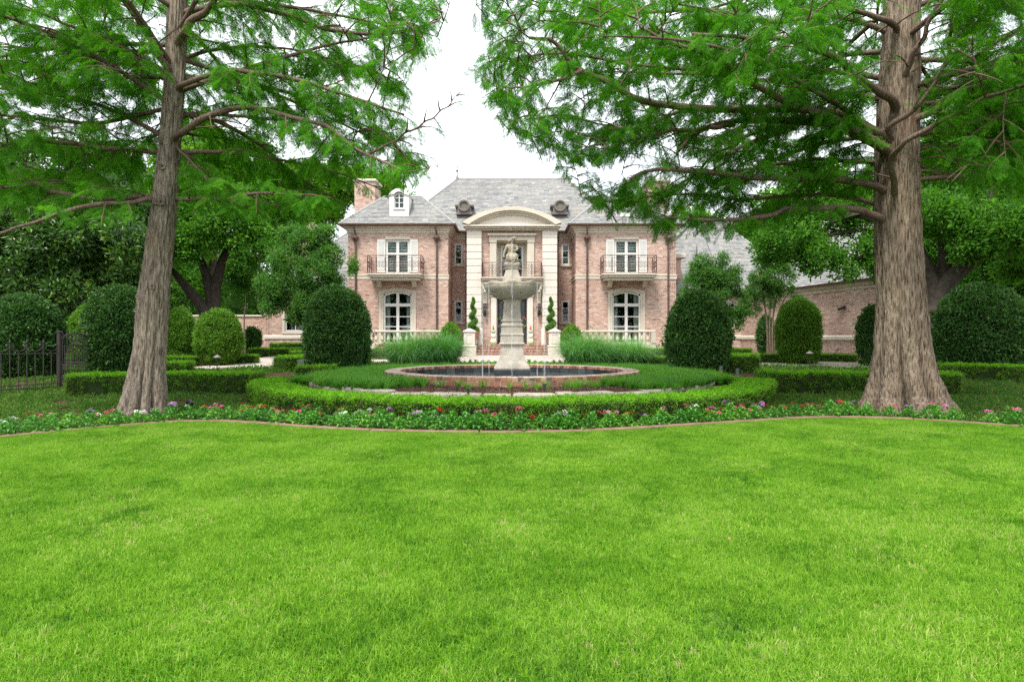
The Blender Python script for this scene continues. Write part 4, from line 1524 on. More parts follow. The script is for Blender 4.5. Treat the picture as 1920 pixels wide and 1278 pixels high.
# irregular flagstones round the bed
se = thing("stone_edging", (0, 17, 0.3), "ring of irregular pale flagstones round the fountain bed", "edging")
th = 0.0
while th < 2 * math.pi - 0.05:
    w_ = min(random.uniform(0.075, 0.17), 2 * math.pi - th)
    a0, a1 = th + 0.0035, th + w_ - 0.0035
    th += w_
    ro, ri_ = 5.06 + random.uniform(-0.03, 0.08), 4.74 + random.uniform(-0.10, 0.06)
    zt = ZBED + random.uniform(-0.01, 0.025)
    outl = []
    k = 5
    for i in range(k + 1):
        a = a0 + (a1 - a0) * i / k
        rr_ = ro + random.uniform(-0.025, 0.025) - (0.03 if i in (0, k) else 0)
        outl.append((FC.x + rr_ * math.sin(a), FC.y - rr_ * math.cos(a)))
    for i in range(k, -1, -1):
        a = a0 + (a1 - a0) * i / k
        rr_ = ri_ + random.uniform(-0.03, 0.03) + (0.03 if i in (0, k) else 0)
        outl.append((FC.x + rr_ * math.sin(a), FC.y - rr_ * math.cos(a)))
    cx_ = sum(p[0] for p in outl) / len(outl); cy_ = sum(p[1] for p in outl) / len(outl)
    tl = random.uniform(-0.03, 0.03)

    def rg(f, z):
        return [(cx_ + (p[0] - cx_) * f, cy_ + (p[1] - cy_) * f, z + (p[0] - cx_) * tl) for p in outl]
    mb = MB()
    mb.rings([rg(0.98, ZBED - 0.14), rg(1.0, zt - 0.025), rg(0.94, zt)])
    mb.build("stone", M['flag'], se)

# pool
pool = thing("fountain_pool", (0, 17, 0.3), "round fountain pool with a low wall of red bricks and dark tiled inside", "pool")
mb = MB()
mb.rings([ringpts(RP_O - 0.012, 0.25), ringpts(RP_O - 0.012, ZRIM - 0.012), ringpts(RP_I + 0.01, ZRIM - 0.012)], caps=False)
mb.build("pool_wall", M['poolmortar'], pool, smooth=40)
nb = 168
for i in range(nb):            # radial bricks forming the rim
    a0 = 2 * math.pi * i / nb; a1 = a0 + 2 * math.pi / nb
    g_ = 0.006
    jr = random.uniform(-0.005, 0.005)

    def bp_(r, a, z, sgn):
        t = a + sgn * (g_ / r)
        return (FC.x + r * math.sin(t), FC.y - r * math.cos(t), z)
    mb = MB()
    zt, zb_ = ZRIM + jr * 0.7, ZRIM - 0.085
    o1, i1 = RP_O + jr, RP_I - 0.01
    c_ = 0.008
    rs = []
    for r_, zz in ((o1, zb_), (o1, zt - c_), (o1 - c_, zt), (i1 + c_, zt), (i1, zt - c_), (i1, zb_)):
        rs.append([bp_(r_, a0, zz, 1), bp_(r_, a1, zz, -1)])
    k = len(rs)
    vs = [p[0] for p in rs] + [p[1] for p in rs]
    fs = [(j, (j + 1) % k, (j + 1) % k + k, j + k) for j in range(k)] + [tuple(range(k - 1, -1, -1)), tuple(range(k, 2 * k))]
    mb.mesh(vs, fs, 0)
    t = random.random()
    mb.t = [t] * len(mb.f)
    mb.m = [0] * len(mb.f)
    for q in (1, 2, 3):
        mb.m[q] = 1
    mb.build("brick", [M['poolbrick'], M['copebrick']], pool)
for row, (zt, zb_) in enumerate(((ZRIM - 0.10, ZRIM - 0.185), (ZRIM - 0.20, ZRIM - 0.285))):
    n2_ = 84
    for i in range(n2_):
        a0 = 2 * math.pi * (i + 0.5 * (row % 2)) / n2_ + 0.0022; a1 = a0 + 2 * math.pi / n2_ - 0.0044
        r_ = RP_O - 0.004 + random.uniform(-0.006, 0.004)
        mb = MB()
        vs = []
        for rr_ in (r_, r_ - 0.06):
            for a, z in ((a0, zb_), (a1, zb_), (a1, zt), (a0, zt)):
                vs.append((FC.x + rr_ * math.sin(a), FC.y - rr_ * math.cos(a), z + random.uniform(-0.003, 0.003)))
        mb.mesh(vs, [(0, 1, 2, 3), (0, 4, 5, 1), (1, 5, 6, 2), (2, 6, 7, 3), (3, 7, 4, 0)], random.random())
        mb.build("brick", M['poolbrick'], pool)
nt_ = 60
for i in range(nt_):
    a0 = 2 * math.pi * i / nt_ + 0.002; a1 = a0 + 2 * math.pi / nt_ - 0.004
    mb = MB()
    r_ = RP_I + random.uniform(-0.002, 0.002)
    vs = [(FC.x + rr_ * math.sin(a), FC.y - rr_ * math.cos(a), z) for rr_ in (r_, r_ + 0.03) for a, z in ((a0, 0.2), (a1, 0.2), (a1, ZRIM - 0.09), (a0, ZRIM - 0.09))]
    mb.mesh(vs, [(3, 2, 1, 0), (0, 1, 5, 4), (1, 2, 6, 5), (2, 3, 7, 6), (3, 0, 4, 7)], random.random())
    mb.build("tile", M['tile'], pool)
mb = MB(); mb.face(ringpts(RP_I + 0.02, 0.15)); mb.build("pool_floor", M['tile'], pool)
mb = MB(); mb.face(ringpts(RP_I, ZWAT)); mb.build("pool_water", M['water'], kind="structure")

# the fountain itself
fo = thing("fountain", (0, 17, ZWAT), "tall weathered stone fountain with a scalloped bowl and a seated figure on top", "fountain")


def sqring(h, z, b=0.0, cx=0.0, cy=17.0, wy=None):
    wy = h if wy is None else wy
    b = max(b, 0.004)
    return [(cx - h + b, cy - wy, z), (cx + h - b, cy - wy, z), (cx + h, cy - wy + b, z), (cx + h, cy + wy - b, z),
            (cx + h - b, cy + wy, z), (cx - h + b, cy + wy, z), (cx - h, cy + wy - b, z), (cx - h, cy - wy + b, z)]


def zf(py): return Z(py, 16.75)


mb = MB()
mb.rings([sqring(0.47, 0.15), sqring(0.47, zf(692.5))])
mb.build("plinth", M['tile'], fo)


def sqprof(prof, b=0.02):
    m_ = MB()
    m_.rings([sqring(h, z, b) for h, z in prof])
    return m_


# base: flared foot, three steps, tapered pier
k = 16.75 / FPX
m_ = sqprof([(0.452, zf(692.4)), (0.465, zf(690)), (0.455, zf(686)), (0.40, zf(680)), (0.345, zf(672)), (0.31, zf(662)), (0.295, zf(650)), (0.29, zf(647.5))])
m_.build("foot", M['vstone'], fo, smooth=30)
m_ = sqprof([(0.30, zf(647.4)), (0.345, zf(645)), (0.345, zf(643.5)), (0.305, zf(642)), (0.30, zf(629)), (0.315, zf(628)), (0.315, zf(626.5)), (0.29, zf(625)), (0.283, zf(613))])
m_.build("pedestal_block", M['vstone'], fo)
m_ = sqprof([(0.285, zf(612.9)), (0.30, zf(611)), (0.30, zf(609.5)), (0.265, zf(607)), (0.26, zf(604)), (0.282, zf(602)), (0.282, zf(600.5)), (0.245, zf(599)), (0.235, zf(590)), (0.215, zf(570)), (0.215, zf(566)), (0.235, zf(564)), (0.235, zf(562))])
m_.build("pier", M['vstone'], fo, smooth=25)
# carved panel on the pier front
m_ = MB()
m_.bevbox(-0.15, 0.15, 16.765, 16.80, zf(597), zf(572), 0.01)
m_.build("carved_panel", M['vstone'], fo)
# bowl: scalloped
n_ = 96
zb0 = zf(562)
prof = [(0.24, 0.0), (0.30, 0.02), (0.44, 0.06), (0.58, 0.14), (0.68, 0.23), (0.735, 0.33), (0.74, 0.36), (0.725, 0.365), (0.735, 0.385), (0.755, 0.43), (0.74, 0.46), (0.70, 0.455), (0.60, 0.40), (0.40, 0.36), (0.15, 0.35)]
rs = []
for i, (r_, z_) in enumerate(prof):
    ring = []
    for j in range(n_):
        a = 2 * math.pi * j / n_
        lob = abs(math.cos(a * 4))          # eight shells
        f_ = max(0.0, (z_ - 0.33) / 0.13) if i < 11 else 1.0
        rr_ = r_ * (1 + (0.045 * (1 - lob) * -1 + 0.012 * math.cos(16 * a)) * (0.3 + f_) * (1 if i > 2 else 0))
        zz = zb0 + z_ + (0.035 * (lob - 0.5) * f_ if 5 < i < 12 else 0)
        ring.append((rr_ * math.cos(a), 17.0 + rr_ * math.sin(a), zz))
    rs.append(ring)
mb = MB(); mb.rings(rs)
mb.build("bowl", M['vstone'], fo, smooth=60)
mb = MB()     # ribs between the shells
for j in range(8):
    a = math.pi / 4 * j + math.pi / 8
    pr = []
    for r_, z_ in ((0.35, 0.035), (0.52, 0.10), (0.64, 0.19), (0.71, 0.30), (0.73, 0.36)):
        pr.append((r_ * 0.975 * math.cos(a), 17 + r_ * 0.975 * math.sin(a), zb0 + z_))
    mb.tube(pr, [0.01, 0.018, 0.02, 0.02, 0.012], 6)
mb.build("rib", M['vstone'], fo, kind="stuff", smooth=True)
mb = MB(); mb.face([(0.62 * math.cos(t), 17 + 0.62 * math.sin(t), zb0 + 0.425) for t in np.linspace(0, 2 * math.pi, 40)[:-1]])
mb.build("bowl_water", M['water'], fo)
# upper pedestal
m_ = sqprof([(0.26, zb0 + 0.34), (0.25, zf(524)), (0.205, zf(516)), (0.175, zf(508)), (0.165, zf(504)), (0.175, zf(503.5)), (0.185, zf(502)), (0.18, zf(501)), (0.205, zf(497)), (0.212, zf(495)), (0.212, zf(493)), (0.19, zf(492))], 0.03)
m_.build("upper_pedestal", M['vstone'], fo, smooth=35)


def skin_figure(name, joints, edges, root, material, parent, sub=2, sc=1.0, org=(0, 0, 0), ry=0.0):
    """one continuous body grown round a jointed skeleton"""
    me = bpy.data.meshes.new(name)
    c_, s_ = math.cos(ry), math.sin(ry)
    keys = list(joints)
    vs = []
    for k_ in keys:
        x, y, z, r_ = joints[k_]
        x, y = x * c_ - y * s_, x * s_ + y * c_
        vs.append((org[0] + x * sc, org[1] + y * sc, org[2] + z * sc))
    me.from_pydata(vs, [(keys.index(a), keys.index(b_)) for a, b_ in edges], [])
    o = bpy.data.objects.new(name, me)
    link(o, parent)
    md = o.modifiers.new("skin", 'SKIN')
    sv = me.skin_vertices[0].data
    for i, k_ in enumerate(keys):
        r_ = joints[k_][3]
        r_ = r_ if isinstance(r_, tuple) else (r_, r_)
        sv[i].radius = (r_[0] * sc, r_[1] * sc)
        sv[i].use_root = (k_ == root)
    md.use_smooth_shade = True
    ss = o.modifiers.new("sub", 'SUBSURF'); ss.levels = sub; ss.render_levels = sub
    me.materials.append(material)
    a = me.attributes.new("tint", 'FLOAT', 'POINT')
    a.data.foreach_set("value", np.full(len(vs), 0.45, dtype=np.float32))
    return o


# seated figure leaning on an urn, head bent to the viewer's right, smaller head close behind
zs = zf(492)
J = {
    'pelvis': (0.00, 0.02, 0.13, (0.105, 0.095)), 'waist': (-0.01, 0.01, 0.235, (0.080, 0.070)), 'chest': (-0.015, -0.01, 0.345, (0.100, 0.075)), 'neckb': (0.0, -0.02, 0.43, 0.045),
    'neck': (0.02, -0.03, 0.465, 0.034), 'head': (0.035, -0.045, 0.515, (0.056, 0.060)), 'crown': (0.04, -0.04, 0.575, (0.050, 0.056)),
    'lsh': (-0.115, 0.0, 0.395, 0.045), 'lel': (-0.185, 0.0, 0.27, 0.034), 'lwr': (-0.215, -0.03, 0.15, 0.026), 'lha': (-0.195, -0.05, 0.09, 0.024),
    'rsh': (0.10, -0.02, 0.395, 0.045), 'rel': (0.145, -0.07, 0.295, 0.034), 'rwr': (0.06, -0.13, 0.26, 0.026), 'rha': (0.02, -0.14, 0.285, 0.024),
    'lhip': (-0.07, -0.02, 0.12, 0.072), 'lkn': (-0.115, -0.17, 0.14, 0.056), 'lca': (-0.10, -0.165, 0.04, 0.042), 'lan': (-0.085, -0.155, -0.04, 0.028), 'lft': (-0.08, -0.205, -0.055, 0.022),
    'rhip': (0.075, -0.02, 0.12, 0.072), 'rkn': (0.12, -0.16, 0.145, 0.056), 'rca': (0.09, -0.165, 0.05, 0.042), 'ran': (0.05, -0.165, -0.02, 0.028), 'rft': (0.03, -0.215, -0.035, 0.022),
}
Ed = [('pelvis', 'waist'), ('waist', 'chest'), ('chest', 'neckb'), ('neckb', 'neck'), ('neck', 'head'), ('head', 'crown'), ('chest', 'lsh'), ('lsh', 'lel'), ('lel', 'lwr'), ('lwr', 'lha'),
      ('chest', 'rsh'), ('rsh', 'rel'), ('rel', 'rwr'), ('rwr', 'rha'), ('pelvis', 'lhip'), ('lhip', 'lkn'), ('lkn', 'lca'), ('lca', 'lan'), ('lan', 'lft'),
      ('pelvis', 'rhip'), ('rhip', 'rkn'), ('rkn', 'rca'), ('rca', 'ran'), ('ran', 'rft')]
fig = skin_figure("statue", J, Ed, 'pelvis', M['vstone'], fo, org=(0.0, 17.0, zs + 0.05), sc=1.04)
fig["label"] = "seated stone figure with bent head, arm at its side and draped hips"
J2 = {'pel': (0.0, 0.0, 0.0, (0.055, 0.05)), 'chest': (0.0, 0.0, 0.13, (0.058, 0.05)), 'neck': (0.0, -0.01, 0.20, 0.026), 'head': (-0.005, -0.03, 0.25, (0.045, 0.048)), 'crown': (-0.005, -0.025, 0.30, (0.040, 0.044)),
      'ls': (-0.065, 0, 0.16, 0.028), 'le': (-0.09, -0.04, 0.08, 0.022), 'lw': (-0.05, -0.08, 0.05, 0.018), 'rs': (0.065, 0, 0.16, 0.028), 're': (0.10, -0.04, 0.11, 0.022), 'rw': (0.12, -0.08, 0.12, 0.018)}
E2 = [('pel', 'chest'), ('chest', 'neck'), ('neck', 'head'), ('head', 'crown'), ('chest', 'ls'), ('ls', 'le'), ('le', 'lw'), ('chest', 'rs'), ('rs', 're'), ('re', 'rw')]
f2 = skin_figure("small_figure", J2, E2, 'pel', M['vstone'], fo, org=(-0.08, 17.06, zs + 0.33))
# curls, faces, drapery, rock seat
mb = MB()
rr = random.Random(3)
for (hx_, hy_, hz_, hr) in ((0.045, 16.955, zs + 0.05 + 0.585 * 1.04, 0.060), (-0.08, 17.035, zs + 0.62, 0.046)):
    for q in range(60):
        d_ = Vector((rr.gauss(0, 1), rr.gauss(0.4, 1), abs(rr.gauss(0.3, 0.8)))).normalized()
        c_ = Vector((hx_, hy_, hz_ - 0.02)) + d_ * hr
        mb.lathe([(0.0, -0.014), (0.013, -0.005), (0.012, 0.008), (0.0, 0.014)], c_, 6, tint=rr.uniform(0.2, 0.6))
    fy = hy_ - hr * 1.12      # eyes, nose and mouth
    for ex in (-0.018, 0.018):
        mb.lathe([(0.0, -0.006), (0.008, 0), (0.0, 0.006)], (hx_ + ex, fy + 0.010, hz_ - 0.025), 6, tint=0.1)
    mb.tube([(hx_, fy + 0.006, hz_ - 0.022), (hx_, fy - 0.008, hz_ - 0.045)], [0.006, 0.009], 6, tint=0.5)
    mb.tube([(hx_ - 0.013, fy + 0.006, hz_ - 0.060), (hx_ + 0.013, fy + 0.006, hz_ - 0.060)], 0.005, 5, tint=0.1)
mb.build("statue_hair", M['vstone'], fo, smooth=True, kind="stuff")
mb = MB()
for q in range(11):          # folds of cloth over the lap
    a = -0.13 + 0.026 * q
    mb.tube([(a * 0.8, 16.90, zs + 0.24), (a, 16.83, zs + 0.20), (a * 1.15 + 0.01 * math.sin(q), 16.815, zs + 0.10), (a * 1.2, 16.83, zs + 0.02)], [0.016, 0.024, 0.022, 0.012], 6, tint=0.3 + 0.03 * q)
mb.build("drapery", M['vstone'], fo, smooth=True)
mb = MB()
mb.lathe([(0.19, 0.0), (0.20, 0.03), (0.17, 0.09), (0.15, 0.14), (0.0, 0.16)], (0, 17.03, zs), 9, rot=0.3)
mb.build("rock_seat", M['vstone'], fo, smooth=30)
# water: jet from the figure and thin falls from the bowl
mb = MB()
mb.tube([(0.005, 16.90, zs + 0.50), (0.002, 16.84, zs + 0.44), (0.0, 16.80, zs + 0.25), (0.0, 16.775, zs - 0.1), (0.0, 16.76, zb0 + 0.43)], [0.012, 0.014, 0.013, 0.012, 0.014], 6)
mb.build("water_jet", M['stream'], fo, smooth=True)
for (px, d0) in ((905, 16.85), (1021, 16.85), (1008, 16.6), (916, 16.6), (960, 16.2)):
    mb = MB()
    x_ = X(px, d0)
    sr = random.Random(px)
    for q in range(5):
        xx = x_ + sr.uniform(-0.02, 0.02)
        zt = zb0 + 0.40
        while zt > ZWAT + 0.05:
            l_ = sr.uniform(0.15, 0.6)
            mb.tube([(xx, d0 + sr.uniform(-.01, .01), zt), (xx + sr.uniform(-.006, .006), d0, max(ZWAT, zt - l_))], [0.003, 0.0045], 5)
            zt -= l_ + sr.uniform(0.05, 0.35)
    if px in (905, 1021):
        mb.tube([(x_, d0, zb0 + 0.38), (x_ + 0.003, d0, 1.5), (x_, d0, ZWAT)], [0.007, 0.006, 0.008], 6)
        for q in range(40):
            a = sr.uniform(0, 6.28); r_ = sr.uniform(0, 0.16)
            mb.tube([(x_ + r_ * math.cos(a), d0 + r_ * math.sin(a), ZWAT), (x_ + r_ * 1.1 * math.cos(a), d0 + r_ * 1.1 * math.sin(a), ZWAT + sr.uniform(0.01, 0.08))], [0.008, 0.002], 4)
    mb.build("water_fall", M['stream'], fo, kind="stuff")

# ================================================================== PATHS
mb = MB()


def sheet(pts_px, z_off=0.02, nm="path", matn='concrete'):
    """flat polygon whose corners are known from where they are seen on the rising ground"""
    m_ = MB()
    ws = []
    for px, py in pts_px:
        d = 20.0
        for _ in range(30):
            d = FPX * (CAMH - G(X(px, d), d) - z_off) / (py - HOR)
        ws.append((X(px, d), d))
    return ws


def path_poly(name, ws, zo=0.022, material='concrete'):
    import mathutils.geometry as mg
    # subdivide into a fine strip mesh that follows the ground
    xs = [w[0] for w in ws]; ys = [w[1] for w in ws]
    m_ = MB()
    st_ = 0.5
    y = min(ys)
    while y < max(ys):
        y2 = min(y + st_, max(ys))
        poly = [(a, b_) for a, b_ in ws]
        c = clip(poly, lambda p: p[1] - y); c = clip(c, lambda p: y2 - p[1]) if len(c) > 2 else c
        if len(c) > 2:
            m_.face([(p[0], p[1], G(p[0], p[1]) + zo) for p in c])
        y = y2
    m_.build(name, M[material], kind="structure")


def atg(px, py):
    d = 22.0
    for _ in range(60):
        d = 0.5 * d + 0.5 * FPX * (CAMH - G(X(px, d), d) - 0.02) / (py - HOR)
    return (X(px, d), d)


pr = [atg(*q) for q in ((1385, 682), (1399, 682.5), (1577, 688), (1640, 690), (1760, 691.5), (1920, 697), (2150, 704))]
pr2 = [atg(*q) for q in ((2150, 692), (1920, 684), (1760, 681), (1640, 678.5), (1577, 676), (1462, 673), (1385, 672.5))]
for i in range(6):
    path_poly("path", [pr[i], pr[i + 1], pr2[5 - i], pr2[6 - i]])
path_poly("path", [atg(1462, 673.0), atg(1440, 673.0), atg(1424, 665.5), atg(1436, 665.5)], 0.024)
pl = [atg(*q) for q in ((200, 706), (337, 697), (420, 692), (498, 687.5), (520, 686))]
pl2 = [atg(*q) for q in ((200, 695), (337, 690), (403, 684), (450, 677), (473, 672), (520, 667))]
path_poly("path", [pl[0], pl[1], pl2[1], pl2[0]])
path_poly("path", [pl[1], pl[2], pl2[2], pl2[1]])
path_poly("path", [pl[2], pl[3], pl2[3], pl2[2]])
path_poly("path", [pl[3], pl[4], pl2[5], pl2[4], pl2[3]])
path_poly("path", [(-2.6, 26.6), (2.6, 26.6), (2.6, 32.2), (-2.6, 32.2)])
path_poly("path", [(-6.7, 26.6), (6.7, 26.6), (6.7, 28.2), (-6.7, 28.2)], 0.018)
# back lawns
path_poly("back_lawn", [(9.6, 31.0), (14.2, 29.2), (14.0, 34.5), (9.6, 34.5)], 0.03, 'thatch')
path_poly("back_lawn", [(18, 24.5), (60, 24.5), (60, 60), (22, 60), (19.6, 31)], 0.03, 'thatch')
path_poly("back_lawn", [(-60, 26), (-19.5, 26), (-16, 34), (-20, 60), (-60, 60)], 0.03, 'thatch')

# ================================================================== leaf and blade shapes used for scattering
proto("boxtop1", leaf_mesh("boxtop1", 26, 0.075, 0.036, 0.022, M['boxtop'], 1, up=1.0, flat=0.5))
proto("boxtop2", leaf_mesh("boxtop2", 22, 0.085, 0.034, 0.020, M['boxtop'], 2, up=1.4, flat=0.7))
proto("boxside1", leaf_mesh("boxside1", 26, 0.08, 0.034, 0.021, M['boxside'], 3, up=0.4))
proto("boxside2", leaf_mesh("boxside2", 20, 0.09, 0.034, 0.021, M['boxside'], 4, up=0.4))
proto("holly1", leaf_mesh("holly1", 22, 0.12, 0.085, 0.048, M['holly'], 5, up=0.2, shell=0.2))
proto("holly2", leaf_mesh("holly2", 18, 0.13, 0.080, 0.050, M['holly'], 6, up=0.2, shell=0.2))
proto("lig1", leaf_mesh("lig1", 26, 0.11, 0.062, 0.036, M['ligustrum'], 7, up=0.5, shell=0.2))
proto("lig2", leaf_mesh("lig2", 22, 0.12, 0.060, 0.036, M['ligustrum'], 8, up=0.5, shell=0.2))
proto("oak1", leaf_mesh("oak1", 46, 0.36, 0.16, 0.085, M['oak'], 9, up=0.3))
proto("oak2", leaf_mesh("oak2", 34, 0.40, 0.16, 0.085, M['oak'], 10, up=0.3))
proto("bright1", leaf_mesh("bright1", 46, 0.40, 0.17, 0.10, M['brightoak'], 11, up=0.3))
proto("bright2", leaf_mesh("bright2", 36, 0.44, 0.17, 0.10, M['brightoak'], 12, up=0.3))
proto("magnolia1", leaf_mesh("magnolia1", 22, 0.26, 0.20, 0.085, M['magnolia'], 13, up=0.5, shell=0.1))
proto("magnolia2", leaf_mesh("magnolia2", 18, 0.28, 0.20, 0.085, M['magnolia'], 14, up=0.5, shell=0.1))
proto("myrtle1", leaf_mesh("myrtle1", 26, 0.19, 0.085, 0.045, M['myrtle'], 15, up=0.5))
proto("myrtle2", leaf_mesh("myrtle2", 20, 0.22, 0.085, 0.045, M['myrtle'], 16, up=0.5))
proto("jas1", leaf_mesh("jas1", 22, 0.14, 0.045, 0.026, M['jasmine'], 17, up=0.8, flat=0.28))
proto("jas2", leaf_mesh("jas2", 18, 0.15, 0.048, 0.026, M['jasmine'], 18, up=0.9, flat=0.30))
proto("spir1", leaf_mesh("spir1", 26, 0.07, 0.05, 0.016, M['spiral'], 19, up=0.3))


def blade_mesh(name, n, rad, h0, h1, w, lean, m, seed, seg=2, disc=True, curl=0.5):
    r = np.random.default_rng(seed)
    mb = MB()
    for i in range(n):
        q = rad * math.sqrt(r.random()); a = r.uniform(0, 6.283)
        x, y = q * math.cos(a), q * math.sin(a)
        h = r.uniform(h0, h1)
        az = r.uniform(0, 6.283) if disc else a + r.normal(0, 0.5)
        ln = abs(r.normal(0, lean)) + 0.05 if disc else r.uniform(0.35, 1.0) * lean
        dx, dy = math.cos(az), math.sin(az)
        fx, fy = -dy, dx
        if disc:
            fa = r.uniform(0, 6.283); fx, fy = math.cos(fa), math.sin(fa)
        t = float(r.random())
        if disc: t = min(1.0, max(0.0, 0.85 * t + 0.06 + 0.75 * noise.noise(Vector((x * 14, y * 14, seed)))))
        L_, R_ = [], []
        for s in range(seg + 1):
            u = s / seg
            ww = w * (1 - u) ** 0.7 * 0.5 + (0.0003 if s == seg else 0)
            off = ln * h * u ** 1.6
            zz = h * (u - curl * ln * u ** 2.5)
            L_.append((x + dx * off - fx * ww, y + dy * off - fy * ww, zz)); R_.append((x + dx * off + fx * ww, y + dy * off + fy * ww, zz))
        vs = L_[:-1] + R_[:-1] + [((L_[-1][0] + R_[-1][0]) / 2, (L_[-1][1] + R_[-1][1]) / 2, L_[-1][2])]
        k = seg
        fs = [(s, s + k, s + 1 + k, s + 1) for s in range(seg - 1)] + [(seg - 1, 2 * seg - 1, 2 * seg)]
        mb.mesh(vs, fs, t)
    return mb.data(name, m)


for i in range(4):
    proto("turf%d" % i, blade_mesh("turf%d" % i, 3600, 0.36, 0.020, 0.058, 0.0062, 0.60, M['grass'], 30 + i, seg=2))
for i in range(3):
    proto("tuft%d" % i, blade_mesh("tuft%d" % i, 46, 0.05, 0.20, 0.36, 0.009, 0.9, M['liriope'], 40 + i, seg=4, disc=False, curl=0.55))
for i in range(2):
    proto("misc%d" % i, blade_mesh("misc%d" % i, 260, 0.17, 1.15, 1.75, 0.010, 0.85, M['miscanthus'], 50 + i, seg=6, disc=False, curl=0.95))

def bake(name, P_, rot, scl, keys):
    """the same copies, joined into one ordinary mesh"""
    from mathutils import Euler
    mb = MB()
    for i, p in enumerate(P_):
        me = PROTO[keys[i % len(keys)]].data
        mt = Matrix.Translation(p) @ Euler(rot[i]).to_matrix().to_4x4() @ Matrix.Scale(float(scl[i]), 4)
        tn = [a.value for a in me.attributes["tint"].data]
        n0 = len(mb.v)
        mb.v.extend([tuple(mt @ v.co) for v in me.vertices])
        for f, t in zip(me.polygons, tn):
            mb.f.append(tuple(q + n0 for q in f.vertices)); mb.t.append(t); mb.m.append(0)
    return mb.build(name, PROTO[keys[0]].data.materials[0])


# ================================================================== LAWN GRASS
P, idx_ = [], []
y = 1.0
while y < 12.0:
    w_ = 1.25 * y + 5.0
    x = -w_
    while x < w_:
        xx, yy = x + random.uniform(-.12, .12), y + random.uniform(-.12, .12)
        if yy < border_ys(xx) - 0.27:
            P.append((xx, yy, 0.010))
        elif yy < border_ys(xx) + 0.2:
            pass
        x += 0.40
    y += 0.40
# the last strip along the edging follows it closely with small patches
for i in range(3):
    proto("turfedge%d" % i, blade_mesh("turfedge%d" % i, 900, 0.13, 0.025, 0.060, 0.0042, 0.5, M['grass'], 60 + i, seg=2))
scatter("lawn_grass", P, yaw_rot(len(P), 0.0), np.random.default_rng(1).uniform(0.9, 1.15, len(P)), ["turf0", "turf1", "turf2", "turf3"])
P = []
s = 1.0
while s < acc[-1] - 1:
    p, t = along(s)
    nrm = Vector((t.y, -t.x, 0))
    for k in range(4):
        q = p + nrm * (0.10 + 0.13 * k) + Vector((random.uniform(-.04, .04), random.uniform(-.03, .03), 0.010))
        P.append(tuple(q))
    s += 0.13
scatter("lawn_edge_grass", P, yaw_rot(len(P), 0.0), np.random.default_rng(2).uniform(0.85, 1.2, len(P)), ["turfedge0", "turfedge1", "turfedge2"])
# back lawns
P = []
for (xa, xb, ya, yb_) in ((10.3, 13.4, 30.8, 34.2),):
    for x in np.arange(xa, xb, 0.45):
        for y in np.arange(ya, yb_, 0.45):
            P.append((x, y, G(x, y) + 0.03))
for x in np.arange(19.2, 30, 0.6):
    for y in np.arange(25, 36, 0.6):
        P.append((x, y, G(x, y) + 0.03))
scatter("back_lawn_grass", P, yaw_rot(len(P), 0.0), np.full(len(P), 1.35), ["turf0", "turf1"])
# fallen leaves and dry blades lying in the lawn
fl = leaf_mesh("dry", 1, 0.01, 0.07, 0.022, M['terracotta'], 77, up=0.0)
proto("dry", fl)
m_ = blade_mesh("drystem", 1, 0.01, 0.16, 0.26, 0.006, 1.0, M['bark_pale'], 78, seg=4)
proto("drystem", m_)
P = [(random.uniform(-9, 9), random.uniform(2.5, 9.5), 0.045) for _ in range(110)]
P = [p for p in P if abs(p[0]) < p[1] * 0.95]
rt = np.stack([np.random.default_rng(3).uniform(1.2, 1.8, len(P)), np.random.default_rng(4).uniform(-.3, .3, len(P)), np.random.default_rng(5).uniform(-3, 3, len(P))], 1)
scatter("fallen_leaves", P, rt, np.random.default_rng(6).uniform(0.5, 1.0, len(P)), ["dry", "drystem"])

